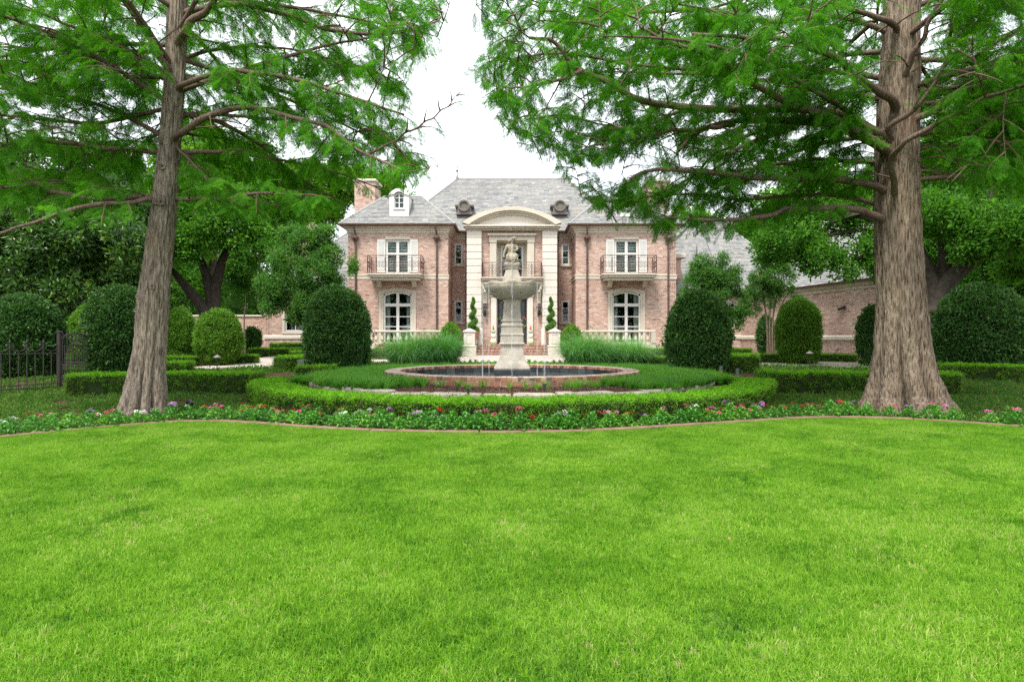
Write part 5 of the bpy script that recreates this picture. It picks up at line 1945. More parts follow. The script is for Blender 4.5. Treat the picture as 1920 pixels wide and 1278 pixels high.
# ================================================================== HEDGES
def hedge(path, width, h, label, top=('boxtop1', 'boxtop2'), side=('boxside1', 'boxside2'), dens=170, group=None, closed=False, hfun=None, cat="hedge", topmix=0.12):
    """clipped box hedge along a path [(x, y)]: dark solid core and a skin of small leaves"""
    pts_ = [Vector((p[0], p[1])) for p in path]
    # resample every 0.25 m
    P_, T_ = [], []
    for i in range(len(pts_) - 1):
        a, b_ = pts_[i], pts_[i + 1]
        n = max(1, int((b_ - a).length / 0.25))
        for j in range(n):
            P_.append(a.lerp(b_, j / n))
    P_.append(pts_[-1])
    n = len(P_)
    Nm = []
    for i in range(n):
        t = (P_[min(n - 1, i + 1)] - P_[max(0, i - 1)]).normalized()
        T_.append(t); Nm.append(Vector((t.y, -t.x)))
    base = P_[n // 2]
    root = thing("hedge", (base.x, base.y, G(base.x, base.y)), label, cat, group)
    hs = [(hfun(p.x, p.y) if hfun else G(p.x, p.y) + h) for p in P_]
    hs = [z + 0.012 * noise.noise(Vector((p.x * 1.3, p.y * 1.3, 5.0))) * 2 for z, p in zip(hs, P_)]
    mb = MB()
    rs = []
    ins = 0.055
    for p, m_, z in zip(P_, Nm, hs):
        w_ = width / 2 - ins
        g = G(p.x, p.y) - 0.03
        rs.append([(p.x + m_.x * w_ * 0.93, p.y + m_.y * w_ * 0.93, g), (p.x + m_.x * w_, p.y + m_.y * w_, z - ins - 0.03), (p.x + m_.x * (w_ - 0.03), p.y + m_.y * (w_ - 0.03), z - ins),
                   (p.x - m_.x * (w_ - 0.03), p.y - m_.y * (w_ - 0.03), z - ins), (p.x - m_.x * w_, p.y - m_.y * w_, z - ins - 0.03), (p.x - m_.x * w_ * 0.93, p.y - m_.y * w_ * 0.93, g)])
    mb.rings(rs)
    mb.build("hedge_core", M['hedgecore'], root, smooth=30)  # closed dark hull under the skin of leaves
    r = np.random.default_rng(int(abs(base.x * 97 + base.y * 13)))
    L_ = 0.25 * (n - 1)
    hh = float(np.mean([z - G(p.x, p.y) for z, p in zip(hs, P_)]))
    Pt, ix, sc_ = [], [], []
    nt2 = int(L_ * width * dens)
    for _ in range(nt2):
        s_ = r.uniform(0, n - 1); i = int(min(n - 2, s_)); f_ = s_ - i
        p = P_[i].lerp(P_[i + 1], f_); m_ = Nm[i]; z = hs[i] * (1 - f_) + hs[i + 1] * f_
        o_ = r.uniform(-1, 1) * (width / 2 - 0.03)
        Pt.append((p.x + m_.x * o_, p.y + m_.y * o_, z - 0.045 + r.normal(0, 0.012) + 0.018 * nf(p.x, p.y, 1, 3)))
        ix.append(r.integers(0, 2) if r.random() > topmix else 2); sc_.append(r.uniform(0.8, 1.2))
    for sd in (-1, 1):
        for _ in range(int(L_ * hh * dens)):
            s_ = r.uniform(0, n - 1); i = int(min(n - 2, s_)); f_ = s_ - i
            p = P_[i].lerp(P_[i + 1], f_); m_ = Nm[i]; z = hs[i] * (1 - f_) + hs[i + 1] * f_
            g = G(p.x, p.y)
            u_ = r.random()
            zz = g + 0.02 + (z - g - 0.05) * u_
            gap = noise.noise(Vector((p.x * 2.4, p.y * 2.4, zz * 3.5 + sd)))
            if gap > 0.28 + 0.25 * u_:
                continue
            o_ = (width / 2 - 0.035 - 0.03 * (1 - u_)) + r.normal(0, 0.013) + 0.02 * nf(p.x, zz, sd, 4)
            Pt.append((p.x + sd * m_.x * o_, p.y + sd * m_.y * o_, zz))
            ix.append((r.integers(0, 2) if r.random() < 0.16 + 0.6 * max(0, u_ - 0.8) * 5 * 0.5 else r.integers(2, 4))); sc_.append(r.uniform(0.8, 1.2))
    for e_ in (0, n - 1):
        t = T_[e_] * (-1 if e_ == 0 else 1)
        p = P_[e_]; m_ = Nm[e_]
        for _ in range(int(width * hh * dens)):
            o_ = r.uniform(-1, 1) * (width / 2 - 0.03)
            g = G(p.x, p.y)
            zz = g + 0.02 + (hs[e_] - g - 0.05) * r.random()
            Pt.append((p.x + m_.x * o_ + t.x * 0.0, p.y + m_.y * o_ + t.y * 0.0, zz)); ix.append(r.integers(2, 4)); sc_.append(r.uniform(0.8, 1.2))
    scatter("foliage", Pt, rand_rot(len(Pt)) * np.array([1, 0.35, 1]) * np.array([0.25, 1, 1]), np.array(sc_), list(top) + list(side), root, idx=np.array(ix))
    return root


HR = 6.05      # middle radius of the round hedge
arcp = [(FC.x + HR * math.sin(a), FC.y - HR * math.cos(a)) for a in np.linspace(R(-78), R(78), 70)]
hedge(arcp, 0.84, 0, "long curved box hedge with bright top wrapping round the front of the fountain bed", dens=185, hfun=lambda x, y: 0.44 + 0.28 * G(x, y))


def at(px, py, zz=None):
    """point of the ground seen at photo pixel (px, py)"""
    d = 16.0
    for _ in range(40):
        d = FPX * (CAMH - G(X(px, d), d)) / (py - HOR)
    return (X(px, d), d)


HEDGES = [
    # path, width, height, label
    ([(-10.35, 15.0), (-8.8, 15.5), (-6.15, 15.55)], 0.62, 0.50, "straight box hedge behind the leaning cypress trunk on the left"),
    ([(6.15, 15.9), (8.0, 15.6), (10.6, 15.35)], 0.65, 0.50, "straight box hedge between the round hedge and the big cypress trunk on the right"),
    ([(-6.0, 17.9), (-5.0, 18.1)], 0.5, 0.42, "short stub of box hedge at the left end of the round hedge"),
    ([(-7.6, 21.0), (-6.3, 23.2), (-5.4, 23.9)], 0.75, 0.50, "slanting box hedge left of the big clipped holly by the grey box"),
    ([(-4.0, 22.2), (-2.6, 23.2)], 0.6, 0.45, "box hedge between the left holly and the fountain grass"),
    ([(6.1, 21.0), (7.9, 20.6)], 0.7, 0.55, "box hedge at the foot of the right holly, facing the path"),
    ([(4.3, 23.4), (5.8, 22.6)], 0.5, 0.45, "box hedge between the right fountain grass and the holly"),
    ([(6.7, 23.9), (9.2, 24.1)], 0.6, 0.48, "box hedge with a stepped end beyond the right holly"),
    ([(8.6, 26.6), (12.3, 26.3)], 0.5, 0.40, "low box hedge running behind the right path towards the domed shrub"),
    ([(12.3, 21.2), (15.0, 20.4)], 0.7, 0.50, "box hedge at the end of the path just left of the big cypress trunk"),
    ([(10.55, 15.7), (11.0, 16.1)], 0.6, 0.45, "stub of box hedge just right of the big cypress trunk"),
    ([(12.3, 18.4), (15.5, 17.2), (21.0, 16.0)], 0.55, 0.44, "long box hedge running to the right edge in front of the wide domed shrub"),
    ([(12.6, 27.3), (14.3, 26.6)], 0.5, 0.35, "low hedge in front of the low right wing by the small lawn"),
    ([(9.2, 35.2), (13.0, 34.9)], 0.6, 0.32, "low hedge along the foot of the low right wing"),
    ([(-13.0, 34.6), (-9.0, 34.6)], 0.6, 0.62, "dark hedge along the foot of the low left wing"),
    ([(-12.6, 30.8), (-8.2, 30.8)], 0.55, 0.42, "bright low hedge in front of the low left wing"),
    ([(-9.6, 27.9), (-7.4, 27.9)], 0.6, 0.42, "small box hedge left of the path junction"),
    ([(-14.0, 24.9), (-12.4, 25.3)], 0.6, 0.36, "small box hedge at the foot of the two domed shrubs"),
    ([(-11.4, 25.9), (-10.4, 26.2)], 0.6, 0.36, "short box hedge right of the rounder domed shrub"),
    ([(-12.6, 19.3), (-10.2, 20.4)], 0.55, 0.38, "small box hedge behind the leaning trunk beside the left path"),
    ([(-19.0, 20.4), (-15.0, 19.4)], 0.6, 0.42, "box hedge behind the iron fence on the left"),
    ([(16.8, 22.8), (22.0, 21.9)], 0.5, 0.38, "box hedge at the right edge behind the wide domed shrub"),
    ([(4.6, 30.0), (8.6, 30.2)], 0.55, 0.42, "low hedge below the right balustrade"),
    ([(-8.4, 30.0), (-4.4, 30.2)], 0.55, 0.42, "low hedge below the left balustrade"),
]
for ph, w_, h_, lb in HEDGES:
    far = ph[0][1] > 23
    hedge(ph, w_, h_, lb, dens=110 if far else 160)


# ================================================================== CLIPPED DOMES
def dome(cx, cy, rx, h, label, kind='holly', power=2.6, base=0.12, dens=150, tex=None, group=None, cat="shrub", flare=0.80, cr=None, name="clipped_shrub", seed=0):
    """egg-shaped clipped shrub: stems, dark inside, shell of leaves"""
    rx = rx - 0.09; h = h - 0.09
    g = G(cx, cy)
    root = thing(name, (cx, cy, g), label, cat, group)
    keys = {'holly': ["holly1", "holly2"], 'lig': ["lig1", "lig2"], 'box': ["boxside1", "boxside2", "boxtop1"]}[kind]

    def rad(t, a):      # t = 0 bottom .. 1 top
        # widest at 40% of the height, tapering to 'flare' at the ground
        if t < 0.35:
            f_ = flare + (1 - flare) * math.sin(t / 0.35 * math.pi / 2)
        else:
            q = (t - 0.35) / 0.65
            f_ = (1 - q ** power) ** (1 / 2.0)
        w_ = 1 + 0.07 * noise.noise(Vector((math.cos(a) * 1.5 + seed * 3.1, math.sin(a) * 1.5, t * 3))) + 0.02 * noise.noise(Vector((math.cos(a) * 5 + seed, math.sin(a) * 5, t * 9)))
        return rx * f_ * w_
    mb = MB()
    rs = []
    for t in list(np.linspace(0.0, 0.9, 10)) + [0.95, 0.985]:
        rs.append([(cx + (rad(t, a) - 0.09) * math.cos(a), cy + (rad(t, a) - 0.09) * math.sin(a), g + base + (h - base - 0.08) * t) for a in np.linspace(0, 2 * math.pi, 25)[:-1]])
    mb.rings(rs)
    mb.build("dark_core", M['darkcore'], root, smooth=True)  # closed near-black hull inside the leaf shell
    mb = MB()
    for k in range(7):
        a = random.uniform(0, 6.28)
        mb.tube([(cx + 0.12 * math.cos(a), cy + 0.12 * math.sin(a), g - 0.05), (cx + rx * 0.45 * math.cos(a), cy + rx * 0.45 * math.sin(a), g + base + 0.25)], [0.035, 0.025], 6)
    mb.build("stem", M['bark_dark'], root)
    r = np.random.default_rng(seed + 5)
    area = 2 * math.pi * rx * h * 0.95
    n = int(area * dens)
    P_, D_ = [], []
    for _ in range(n):
        t = r.random() ** 0.9
        a = r.uniform(0, 6.283)
        ra = rad(min(t, 0.998), a)
        if r.random() > (ra / rx) ** 0.6 + 0.12:
            continue
        x, y, z = cx + (ra - 0.03) * math.cos(a), cy + (ra - 0.03) * math.sin(a), g + base + (h - base) * t
        gap = noise.noise(Vector((x * 2.6, y * 2.6, z * 3.6)))
        push = 0.045 * gap + r.normal(0, 0.020) + (abs(r.normal(0, 0.07)) if r.random() < 0.04 else 0)
        if gap < -0.38 - 0.1 * t: push -= 0.10
        P_.append((x + push * math.cos(a), y + push * math.sin(a), z + r.normal(0, 0.01)))
    scatter("foliage", P_, rand_rot(len(P_)), r.uniform(0.75, 1.25, len(P_)), keys, root)
    return root


def W_(px, d): return X(px, d)


dome(X(631, 20.0), 20.0, 1.03, 2.75, "big dark clipped holly dome left of the fountain, before the crape myrtle", 'holly', dens=190, seed=1)
dome(X(1309, 20.0), 20.0, 0.99, 2.60, "big dark clipped holly dome right of the fountain, touching the right balustrade", 'holly', power=2.2, dens=190, seed=2)
dome(X(222, 19.8), 19.8, 1.02, 2.75, "tall dark clipped dome half hidden behind the leaning cypress trunk", 'holly', dens=150, seed=3)
dome(X(42, 19.0), 19.0, 1.08, 2.45, "wide dark clipped dome behind the iron fence at the left edge", 'holly', dens=150, seed=4)
dome(X(163, 23.0), 23.0, 0.62, 2.30, "pale green clipped dome peeping out between two dark domes by the gate", 'lig', dens=140, seed=5)
dome(X(338, 26.0), 26.0, 0.66, 2.3, "clipped dome just right of the leaning trunk, left of the rounder one", 'lig', dens=150, seed=6)
dome(X(411, 25.0), 25.0, 0.90, 2.22, "round clipped egg-shaped shrub behind the small path light on the left", 'lig', dens=160, seed=7, flare=0.6)
dome(X(845, 30.5), 30.5, 0.60, 1.72, "small round clipped ball shrub left of the entrance steps", 'box', dens=200, seed=8, power=2.2, name="clipped_shrub")
dome(X(1072, 30.5), 30.5, 0.60, 1.60, "small round clipped ball shrub right of the entrance steps", 'box', dens=200, seed=9, power=2.2, name="clipped_shrub")
dome(X(1497, 26.0), 26.0, 0.90, 2.70, "tall light green clipped dome standing before the low right wing", 'lig', dens=160, seed=10)
dome(X(1641, 24.5), 24.5, 0.66, 2.35, "clipped dome half hidden by the left side of the big cypress trunk", 'holly', dens=150, seed=11)
dome(X(1838, 19.6), 19.6, 1.24, 2.78, "very wide dark clipped dome right of the big cypress trunk", 'holly', power=3.0, dens=190, seed=12)
dome(X(474, 32.0), 32.0, 0.46, 1.45, "small dark rounded shrub by the corner of the low left wing", 'holly', dens=120, seed=13)
dome(X(1436, 31.5), 31.5, 0.45, 2.05, "narrow dark shrub against the wall behind the multi-stemmed myrtle", 'holly', dens=120, seed=14)
dome(X(1962, 22.5), 22.5, 0.9, 2.4, "dark clipped dome cut by the right edge of the picture", 'holly', dens=120, seed=15)

# ================================================================== FOUNTAIN GRASSES
for i, (px, d, k, lb) in enumerate(((768, 21.9, 1.18, "leftmost clump of tall arching fountain grass beside the left holly"), (822, 22.3, 1.28, "tall arching clump of fountain grass left of the pool"),
                                    (1103, 22.2, 1.28, "tall arching clump of fountain grass right of the pool"), (1178, 23.2, 1.12, "rightmost clump of fountain grass before the right balustrade"))):
    cx_, cy_ = X(px, d), d
    P_ = [(cx_, cy_, G(cx_, cy_))]
    for q in range(13):
        a = q * 2.4; rr_ = 0.13 * math.sqrt(q + 1)
        P_.append((cx_ + rr_ * 1.25 * math.cos(a), cy_ + rr_ * math.sin(a), G(cx_, cy_)))
    o_ = bake("fountain_grass", P_, yaw_rot(len(P_), 0.10), np.random.default_rng(i).uniform(0.85, 1.08, len(P_)) * k, ["misc0", "misc1"])
    tag(o_, lb, "ornamental grass", "fountain grass clumps")

# ================================================================== LIRIOPE IN THE ROUND BED
r = np.random.default_rng(8)
P_ = []
while len(P_) < 3600:
    a = r.uniform(0, 6.283); q = math.sqrt(r.uniform(3.45 ** 2, 4.92 ** 2))
    x, y = q * math.sin(a), -q * math.cos(a)
    fa = abs(math.degrees(math.atan2(x, -y)))
    if y < 0 and fa < 33 and q > 3.3:           # bare soil in front of the pool wall
        if not (r.random() < 0.10 and q < 4.2): continue
    P_.append((FC.x + x, FC.y + y, ZBED))
for _ in range(420):        # the turf spills over the stones at the sides
    a = r.uniform(R(36), R(150)) * r.choice((-1, 1)); q = r.uniform(4.8, 5.12)
    if r.random() < 0.12 * abs(math.sin(a * 7)): continue
    P_.append((FC.x + q * math.sin(a), FC.y - q * math.cos(a), ZBED))
scatter("lily_turf", P_, yaw_rot(len(P_), 0.22), r.uniform(0.6, 1.05, len(P_)), ["tuft0", "tuft1", "tuft2"])
P_ = []
while len(P_) < 2400:      # beyond the pool and at the sides, up to the shrubs
    x, y = r.uniform(-6.0, 6.0), r.uniform(17, 24.2)
    q = math.hypot(x, y - 17)
    if 5.1 < q < 6.3 + 0.3 * abs(math.sin(x)) and abs(x) > 2.3:
        P_.append((x, y, G(x, y)))
    elif 5.1 < q < 6.2 and y > 21.2 and abs(x) > 1.9:
        P_.append((x, y, G(x, y)))
scatter("lily_turf", P_, yaw_rot(len(P_), 0.22), r.uniform(0.7, 1.1, len(P_)), ["tuft0", "tuft1", "tuft2"])

# ================================================================== GROUND COVER
P_ = []
for _ in range(60000):
    x, y = r.uniform(-21, 21), r.uniform(9.4, 24.0)
    if y < border_ys(x) + 0.55: continue
    if math.hypot(x, y - 17) < 6.45: continue
    if y > 15.0 and -7.5 < x < 7.5: continue
    if y > 22.6 or (x > 6 and y > 20.4) : continue
    if x > 0 and y > 21.0: continue
    nz = noise.noise(Vector((x * 0.9, y * 0.9, 0)))
    if nz < -0.45: continue
    dn = 1.0 if y < 16 else 0.5
    if r.random() > dn: continue
    P_.append((x, y, G(x, y) + 0.02 + 0.03 * nz))
    if len(P_) > 21000: break
scatter("ground_cover", P_, yaw_rot(len(P_), 0.18), r.uniform(0.75, 1.25, len(P_)), ["jas1", "jas2"])
P_ = []
for _ in range(5200):
    x, y = r.uniform(-22, 22), r.uniform(20, 34)
    if abs(x) < 6.8 and y < 24.5: continue
    if abs(x) < 2.7: continue
    if abs(x) < 6.8 and 26.4 < y < 28.4: continue
    py = HOR + (CAMH - G(x, y)) / y * FPX; px = 960 + x / y * FPX
    if px > 1385 and np.interp(px, [1385, 1462, 1577, 1760, 2150], [672, 672.5, 675.5, 680.5, 691.5]) < py < np.interp(px, [1385, 1577, 1760, 2150], [683, 689, 692.5, 705]): continue
    if px < 520 and np.interp(px, [200, 337, 403, 450, 473, 520], [694, 689, 683, 676, 671, 666]) < py < np.interp(px, [200, 337, 420, 498, 520], [707, 698, 693, 688.5, 687]): continue
    if 9.6 < x < 14.3 and 30 < y: continue
    P_.append((x, y, G(x, y) + 0.01))
scatter("ground_cover", P_, yaw_rot(len(P_), 0.15), r.uniform(1.3, 2.2, len(P_)), ["jas1", "jas2"])


# ================================================================== FLOWER BORDER
def leafy_plant(name, seed, n=34, hh=0.20, rr_=0.17):
    r_ = random.Random(seed)
    mb = MB()
    for i in range(n):
        a = i * 2.399 + r_.uniform(-.3, .3)
        lev = (i / n)
        z0_ = 0.02 + hh * lev * 0.9
        L_ = (0.13 - 0.05 * lev) * r_.uniform(0.8, 1.2)
        W2 = L_ * 0.46
        r0_ = rr_ * (1 - lev) * 0.45
        el = 0.35 + 0.6 * lev + r_.uniform(-.2, .2)
        dx, dy = math.cos(a), math.sin(a)
        b0 = Vector((dx * r0_, dy * r0_, z0_))
        d_ = Vector((dx * math.cos(el), dy * math.cos(el), math.sin(el)))
        sd = Vector((-dy, dx, 0)); up = sd.cross(d_) * -1
        if up.z < 0: up = -up
        m1 = b0 + d_ * L_ * 0.5 + up * 0.006
        tip = b0 + d_ * L_ * 1.0 - Vector((0, 0, 0.03 + 0.02 * r_.random()))
        m2 = b0 + d_ * L_ * 0.78 - Vector((0, 0, 0.008))
        e1, e2 = m1 + sd * W2 * 0.5 + up * 0.012, m1 - sd * W2 * 0.5 + up * 0.012
        g1, g2 = m2 + sd * W2 * 0.3 + up * 0.006, m2 - sd * W2 * 0.3 + up * 0.006
        mb.mesh([b0, e1, g1, tip, g2, e2, m1, m2], [(0, 1, 6), (0, 6, 5), (1, 2, 7, 6), (6, 7, 4, 5), (2, 3, 7), (7, 3, 4)], r_.random() ** 1.3)
    return mb.data(name, M['pentas'])


def flower_head(seed, col, R_=0.036):
    r_ = random.Random(seed)
    mb = MB()
    for i in range(20):
        th = r_.uniform(0, 6.28); q = R_ * math.sqrt(r_.random())
        c = Vector((q * math.cos(th), q * math.sin(th), 0.018 * (1 - (q / R_) ** 2) + r_.uniform(0, .004)))
        s_ = 0.0095
        n0 = r_.uniform(0, 6.28)
        star = []
        for k in range(10):
            rad_ = s_ if k % 2 == 0 else s_ * 0.45
            star.append((c.x + rad_ * math.cos(n0 + k * math.pi / 5), c.y + rad_ * math.sin(n0 + k * math.pi / 5), c.z + (0.0 if k % 2 else 0.002)))
        mb.face(star, r_.random())
    return mb.data("flower_head", M['fl_' + col])


LEAFM = [leafy_plant("plant_leaves", 100 + i) for i in range(5)]
HEADS = {c: [flower_head(200 + i, c) for i in range(2)] for c in ('red', 'pink', 'rose', 'white', 'lilac', 'coral')}
CT = {'red': "red", 'pink': "pink", 'rose': "deep rose", 'white': "white", 'lilac': "lilac", 'coral': "coral"}
heads_shared = {}


def bedding_plant(x, y, z, col, sc, where, nh, grp="bedding plants in the flower border"):
    o = bpy.data.objects.new("bedding_plant", random.choice(LEAFM))
    link(o)
    o.location = (x, y, z); o.rotation_euler = (random.uniform(-.1, .1), random.uniform(-.1, .1), random.uniform(0, 6.28)); o.scale = (sc, sc, sc * random.uniform(0.85, 1.1))
    txt = ("%s %s %s" % (("no", "one", "two", "three", "four", "five")[nh], CT[col], "flower" if nh == 1 else "flowers")) if nh else "no flowers"
    tag(o, "bedding plant, %s, %s" % (txt, where), "bedding plant", grp)
    for k in range(nh):
        h = bpy.data.objects.new("flower_head", random.choice(HEADS[col]))
        COL.objects.link(h)
        h.parent = o
        a = random.uniform(0, 6.28); q = random.uniform(0.02, 0.14)
        h.location = (q * math.cos(a), q * math.sin(a), 0.215 + random.uniform(-.02, .035))
        h.rotation_euler = (random.uniform(-.5, .5), random.uniform(-.5, .5), 0)
        s_ = random.uniform(0.7, 1.1)
        h.scale = (s_, s_, s_ * 1.4)


def zone(x):
    if x < -8.2: return "at the far left"
    if x < -5.6: return "below the leaning cypress"
    if x < -3.3: return "below round hedge's left bend"
    if x < 0: return "under hedge left of middle"
    if x < 3.6: return "under hedge right of middle"
    if x < 6.9: return "between hedge and big cypress"
    if x < 10.2: return "beside the big cypress"
    return "at the far right"


x = -12.0
k = 0
while x < 14.5:
    yb = border_ys(x)
    for row in range(2):
        if row == 1 and random.random() < 0.25: continue
        xx = x + random.uniform(-.06, .06) + 0.12 * row
        yy = yb + 0.27 + 0.26 * row + random.uniform(-.04, .04)
        u_ = random.random()
        inmid = abs(xx) < 3.4
        col = random.choice(['red', 'pink', 'rose', 'white', 'pink', 'lilac', 'white', 'pink', 'red', 'rose', 'red'])
        nh = 0 if u_ < (0.20 if inmid else 0.10) else random.randint(2, 5)
        bedding_plant(xx, yy, G(xx, yy) - 0.01, col, random.uniform(1.05, 1.4), ("front row, " if row == 0 else "back row, ") + zone(xx), nh)
        k += 1
    x += random.uniform(0.27, 0.37)
# low flowers behind the pool, before the steps
for s in (-1, 1):
    for q in range(7):
        xx = s * (0.62 + 0.21 * q)
        bedding_plant(xx, 22.6 + random.uniform(-.1, .1), G(xx, 22.6), random.choice(['pink', 'white', 'rose']), 1.35,
                      "behind the pool, %s side" % ("left" if s < 0 else "right"), 1, "bedding plants behind the pool")
# plants that would read alike are told apart by their order along the border
_by = {}
for o in scene.objects:
    if o.get("category") == "bedding plant":
        _by.setdefault(o["label"], []).append(o)
_ord = ["first", "second", "third", "fourth", "fifth", "sixth", "seventh", "eighth", "ninth", "tenth"]
for lb, os_ in _by.items():
    if len(os_) > 1:
        os_.sort(key=lambda o: o.location.x / o.location.y)
        for i, o in enumerate(os_):
            o["label"] = "%s, %s from left" % (lb, _ord[min(i, 9)])
# edge litter: bits of mulch
chip = MB()
for i in range(26):
    a = random.uniform(0, 6.28); q = random.uniform(0, .14)
    c = Vector((q * math.cos(a), q * math.sin(a), random.uniform(0, .015)))
    e = Vector((random.uniform(-1, 1), random.uniform(-1, 1), random.uniform(-.3, .3))).normalized() * random.uniform(.008, .022)
    f_ = Vector((-e.y, e.x, random.uniform(-.01, .01))).normalized() * .006
    chip.face([c - e, c - f_, c + e, c + f_], random.random())
mchip = tinted("bark_chips", [(0, (0.05, 0.028, 0.02)), (0.6, (0.13, 0.072, 0.05)), (1.0, (0.26, 0.17, 0.12))])
proto("chip", chip.data("chip", mchip))
P_ = []
for _ in range(2600):
    x = r.uniform(-12.5, 14)
    y = border_ys(x) + 0.13 + abs(r.normal(0, 0.33))
    P_.append((x, y, G(x, y) - 0.012))
for _ in range(700):
    a = r.uniform(R(-34), R(34)); q = r.uniform(3.36, 4.75)
    P_.append((q * math.sin(a), 17 - q * math.cos(a), ZBED + 0.002))
scatter("mulch", P_, yaw_rot(len(P_), 0.1), r.uniform(0.7, 1.3, len(P_)), ["chip"])

# ================================================================== SMALL GARDEN THINGS
def spotlight(x, y, z, yaw, label):
    root = thing("ground_spotlight", (x, y, z), label, "garden light", "ground spotlights")
    mb = MB()
    d_ = Vector((math.cos(yaw), math.sin(yaw), 0.45)).normalized()
    c = Vector((x, y, z + 0.11))
    mb.tube([c - d_ * 0.06, c - d_ * 0.055, c + d_ * 0.055, c + d_ * 0.07, c + d_ * 0.072], [0.025, 0.042, 0.050, 0.056, 0.04], 14)
    mb.build("lamp_head", M['black'], root, smooth=40)
    mb = MB(); mb.tube([(x, y, z - 0.02), (x, y, z + 0.07)], 0.014, 8); mb.build("stake", M['black'], root)


q = at(168, 785); spotlight(q[0], q[1], G(*q) + 0.03, 0.5, "black ground spotlight in the ground cover left of the leaning trunk")
q = at(357, 770); spotlight(q[0], q[1], G(*q) + 0.05, 2.6, "black ground spotlight right of the leaning trunk before the hedge")
q = at(1735, 770); spotlight(q[0], q[1] + 0.2, G(*q), 1.8, "dark ground spotlight tucked against the big trunk's root flare")


def bollard(x, y, z, h, label, cap=False):
    root = thing("garden_light_post", (x, y, z), label, "garden light")
    mb = MB(); mb.lathe([(0.022, 0), (0.022, h * 0.82)], (x, y, z), 10); mb.build("post", M['black'], root)
    mb = MB(); mb.lathe([(0.038, h * 0.82), (0.045, h * 0.84), (0.045, h * 0.98), (0.03, h)], (x, y, z), 12); mb.build("lamp_head", M['black'], root, smooth=40)


bollard(X(1021, 12.45), 12.45, ZBED, 0.17, "short black light post in the soil before the pool, right of centre")
bollard(X(878, 12.0), 12.0, ZBED, 0.12, "stubby dark post between the flagstones left of centre")


def pathlight(x, y, h, label):
    z = G(x, y)
    root = thing("path_light", (x, y, z), label, "path light", "mushroom path lights")
    mb = MB(); mb.tube([(x, y, z - 0.02), (x, y, z + h - 0.05)], 0.017, 8); mb.build("pole", M['black'], root)
    mb = MB(); mb.lathe([(0.13, h - 0.07), (0.125, h - 0.055), (0.06, h - 0.01), (0.015, h + 0.015), (0.0, h + 0.03)], (x, y, z), 18); mb.build("lamp_shade", M['vent'], root, smooth=40)


pathlight(X(407, 21.3), 21.3, 0.52, "dark mushroom path light beside the left path before the round shrub")
pathlight(X(1518, 22.5), 22.5, 0.62, "dark mushroom path light beside the right path before the tall dome")
bx = thing("utility_box", (X(566, 19.2), 19.2, G(-6, 19.2)), "grey electrical box on a stand before the slanting hedge left of the holly", "utility box")
x0_ = X(566, 19.2)
mb = MB(); mb.bevbox(x0_ - 0.12, x0_ + 0.08, 19.15, 19.27, 0.52, 0.80, 0.012); mb.build("box", M['greybox'], bx)
mb = MB(); mb.box(x0_ - 0.05, x0_ - 0.01, 19.19, 19.23, 0.25, 0.52); mb.bevbox(x0_ + 0.11, x0_ + 0.17, 19.18, 19.26, 0.28, 0.62, 0.01); mb.build("post", M['greybox'], bx)
# grey stake heads at the right end of the bed
for px, d, h in ((1352, 19.0, 0.30), (1383, 18.6, 0.26)):
    mb = MB(); x_ = X(px, d); mb.bevbox(x_ - 0.045, x_ + 0.045, d, d + 0.06, G(x_, d), G(x_, d) + h, 0.012)
    tag(mb.build("valve_post", M['greybox']), "small grey valve post in the lily turf near the right holly" if px < 1370 else "small grey valve post at the right end of the fountain bed", "post")
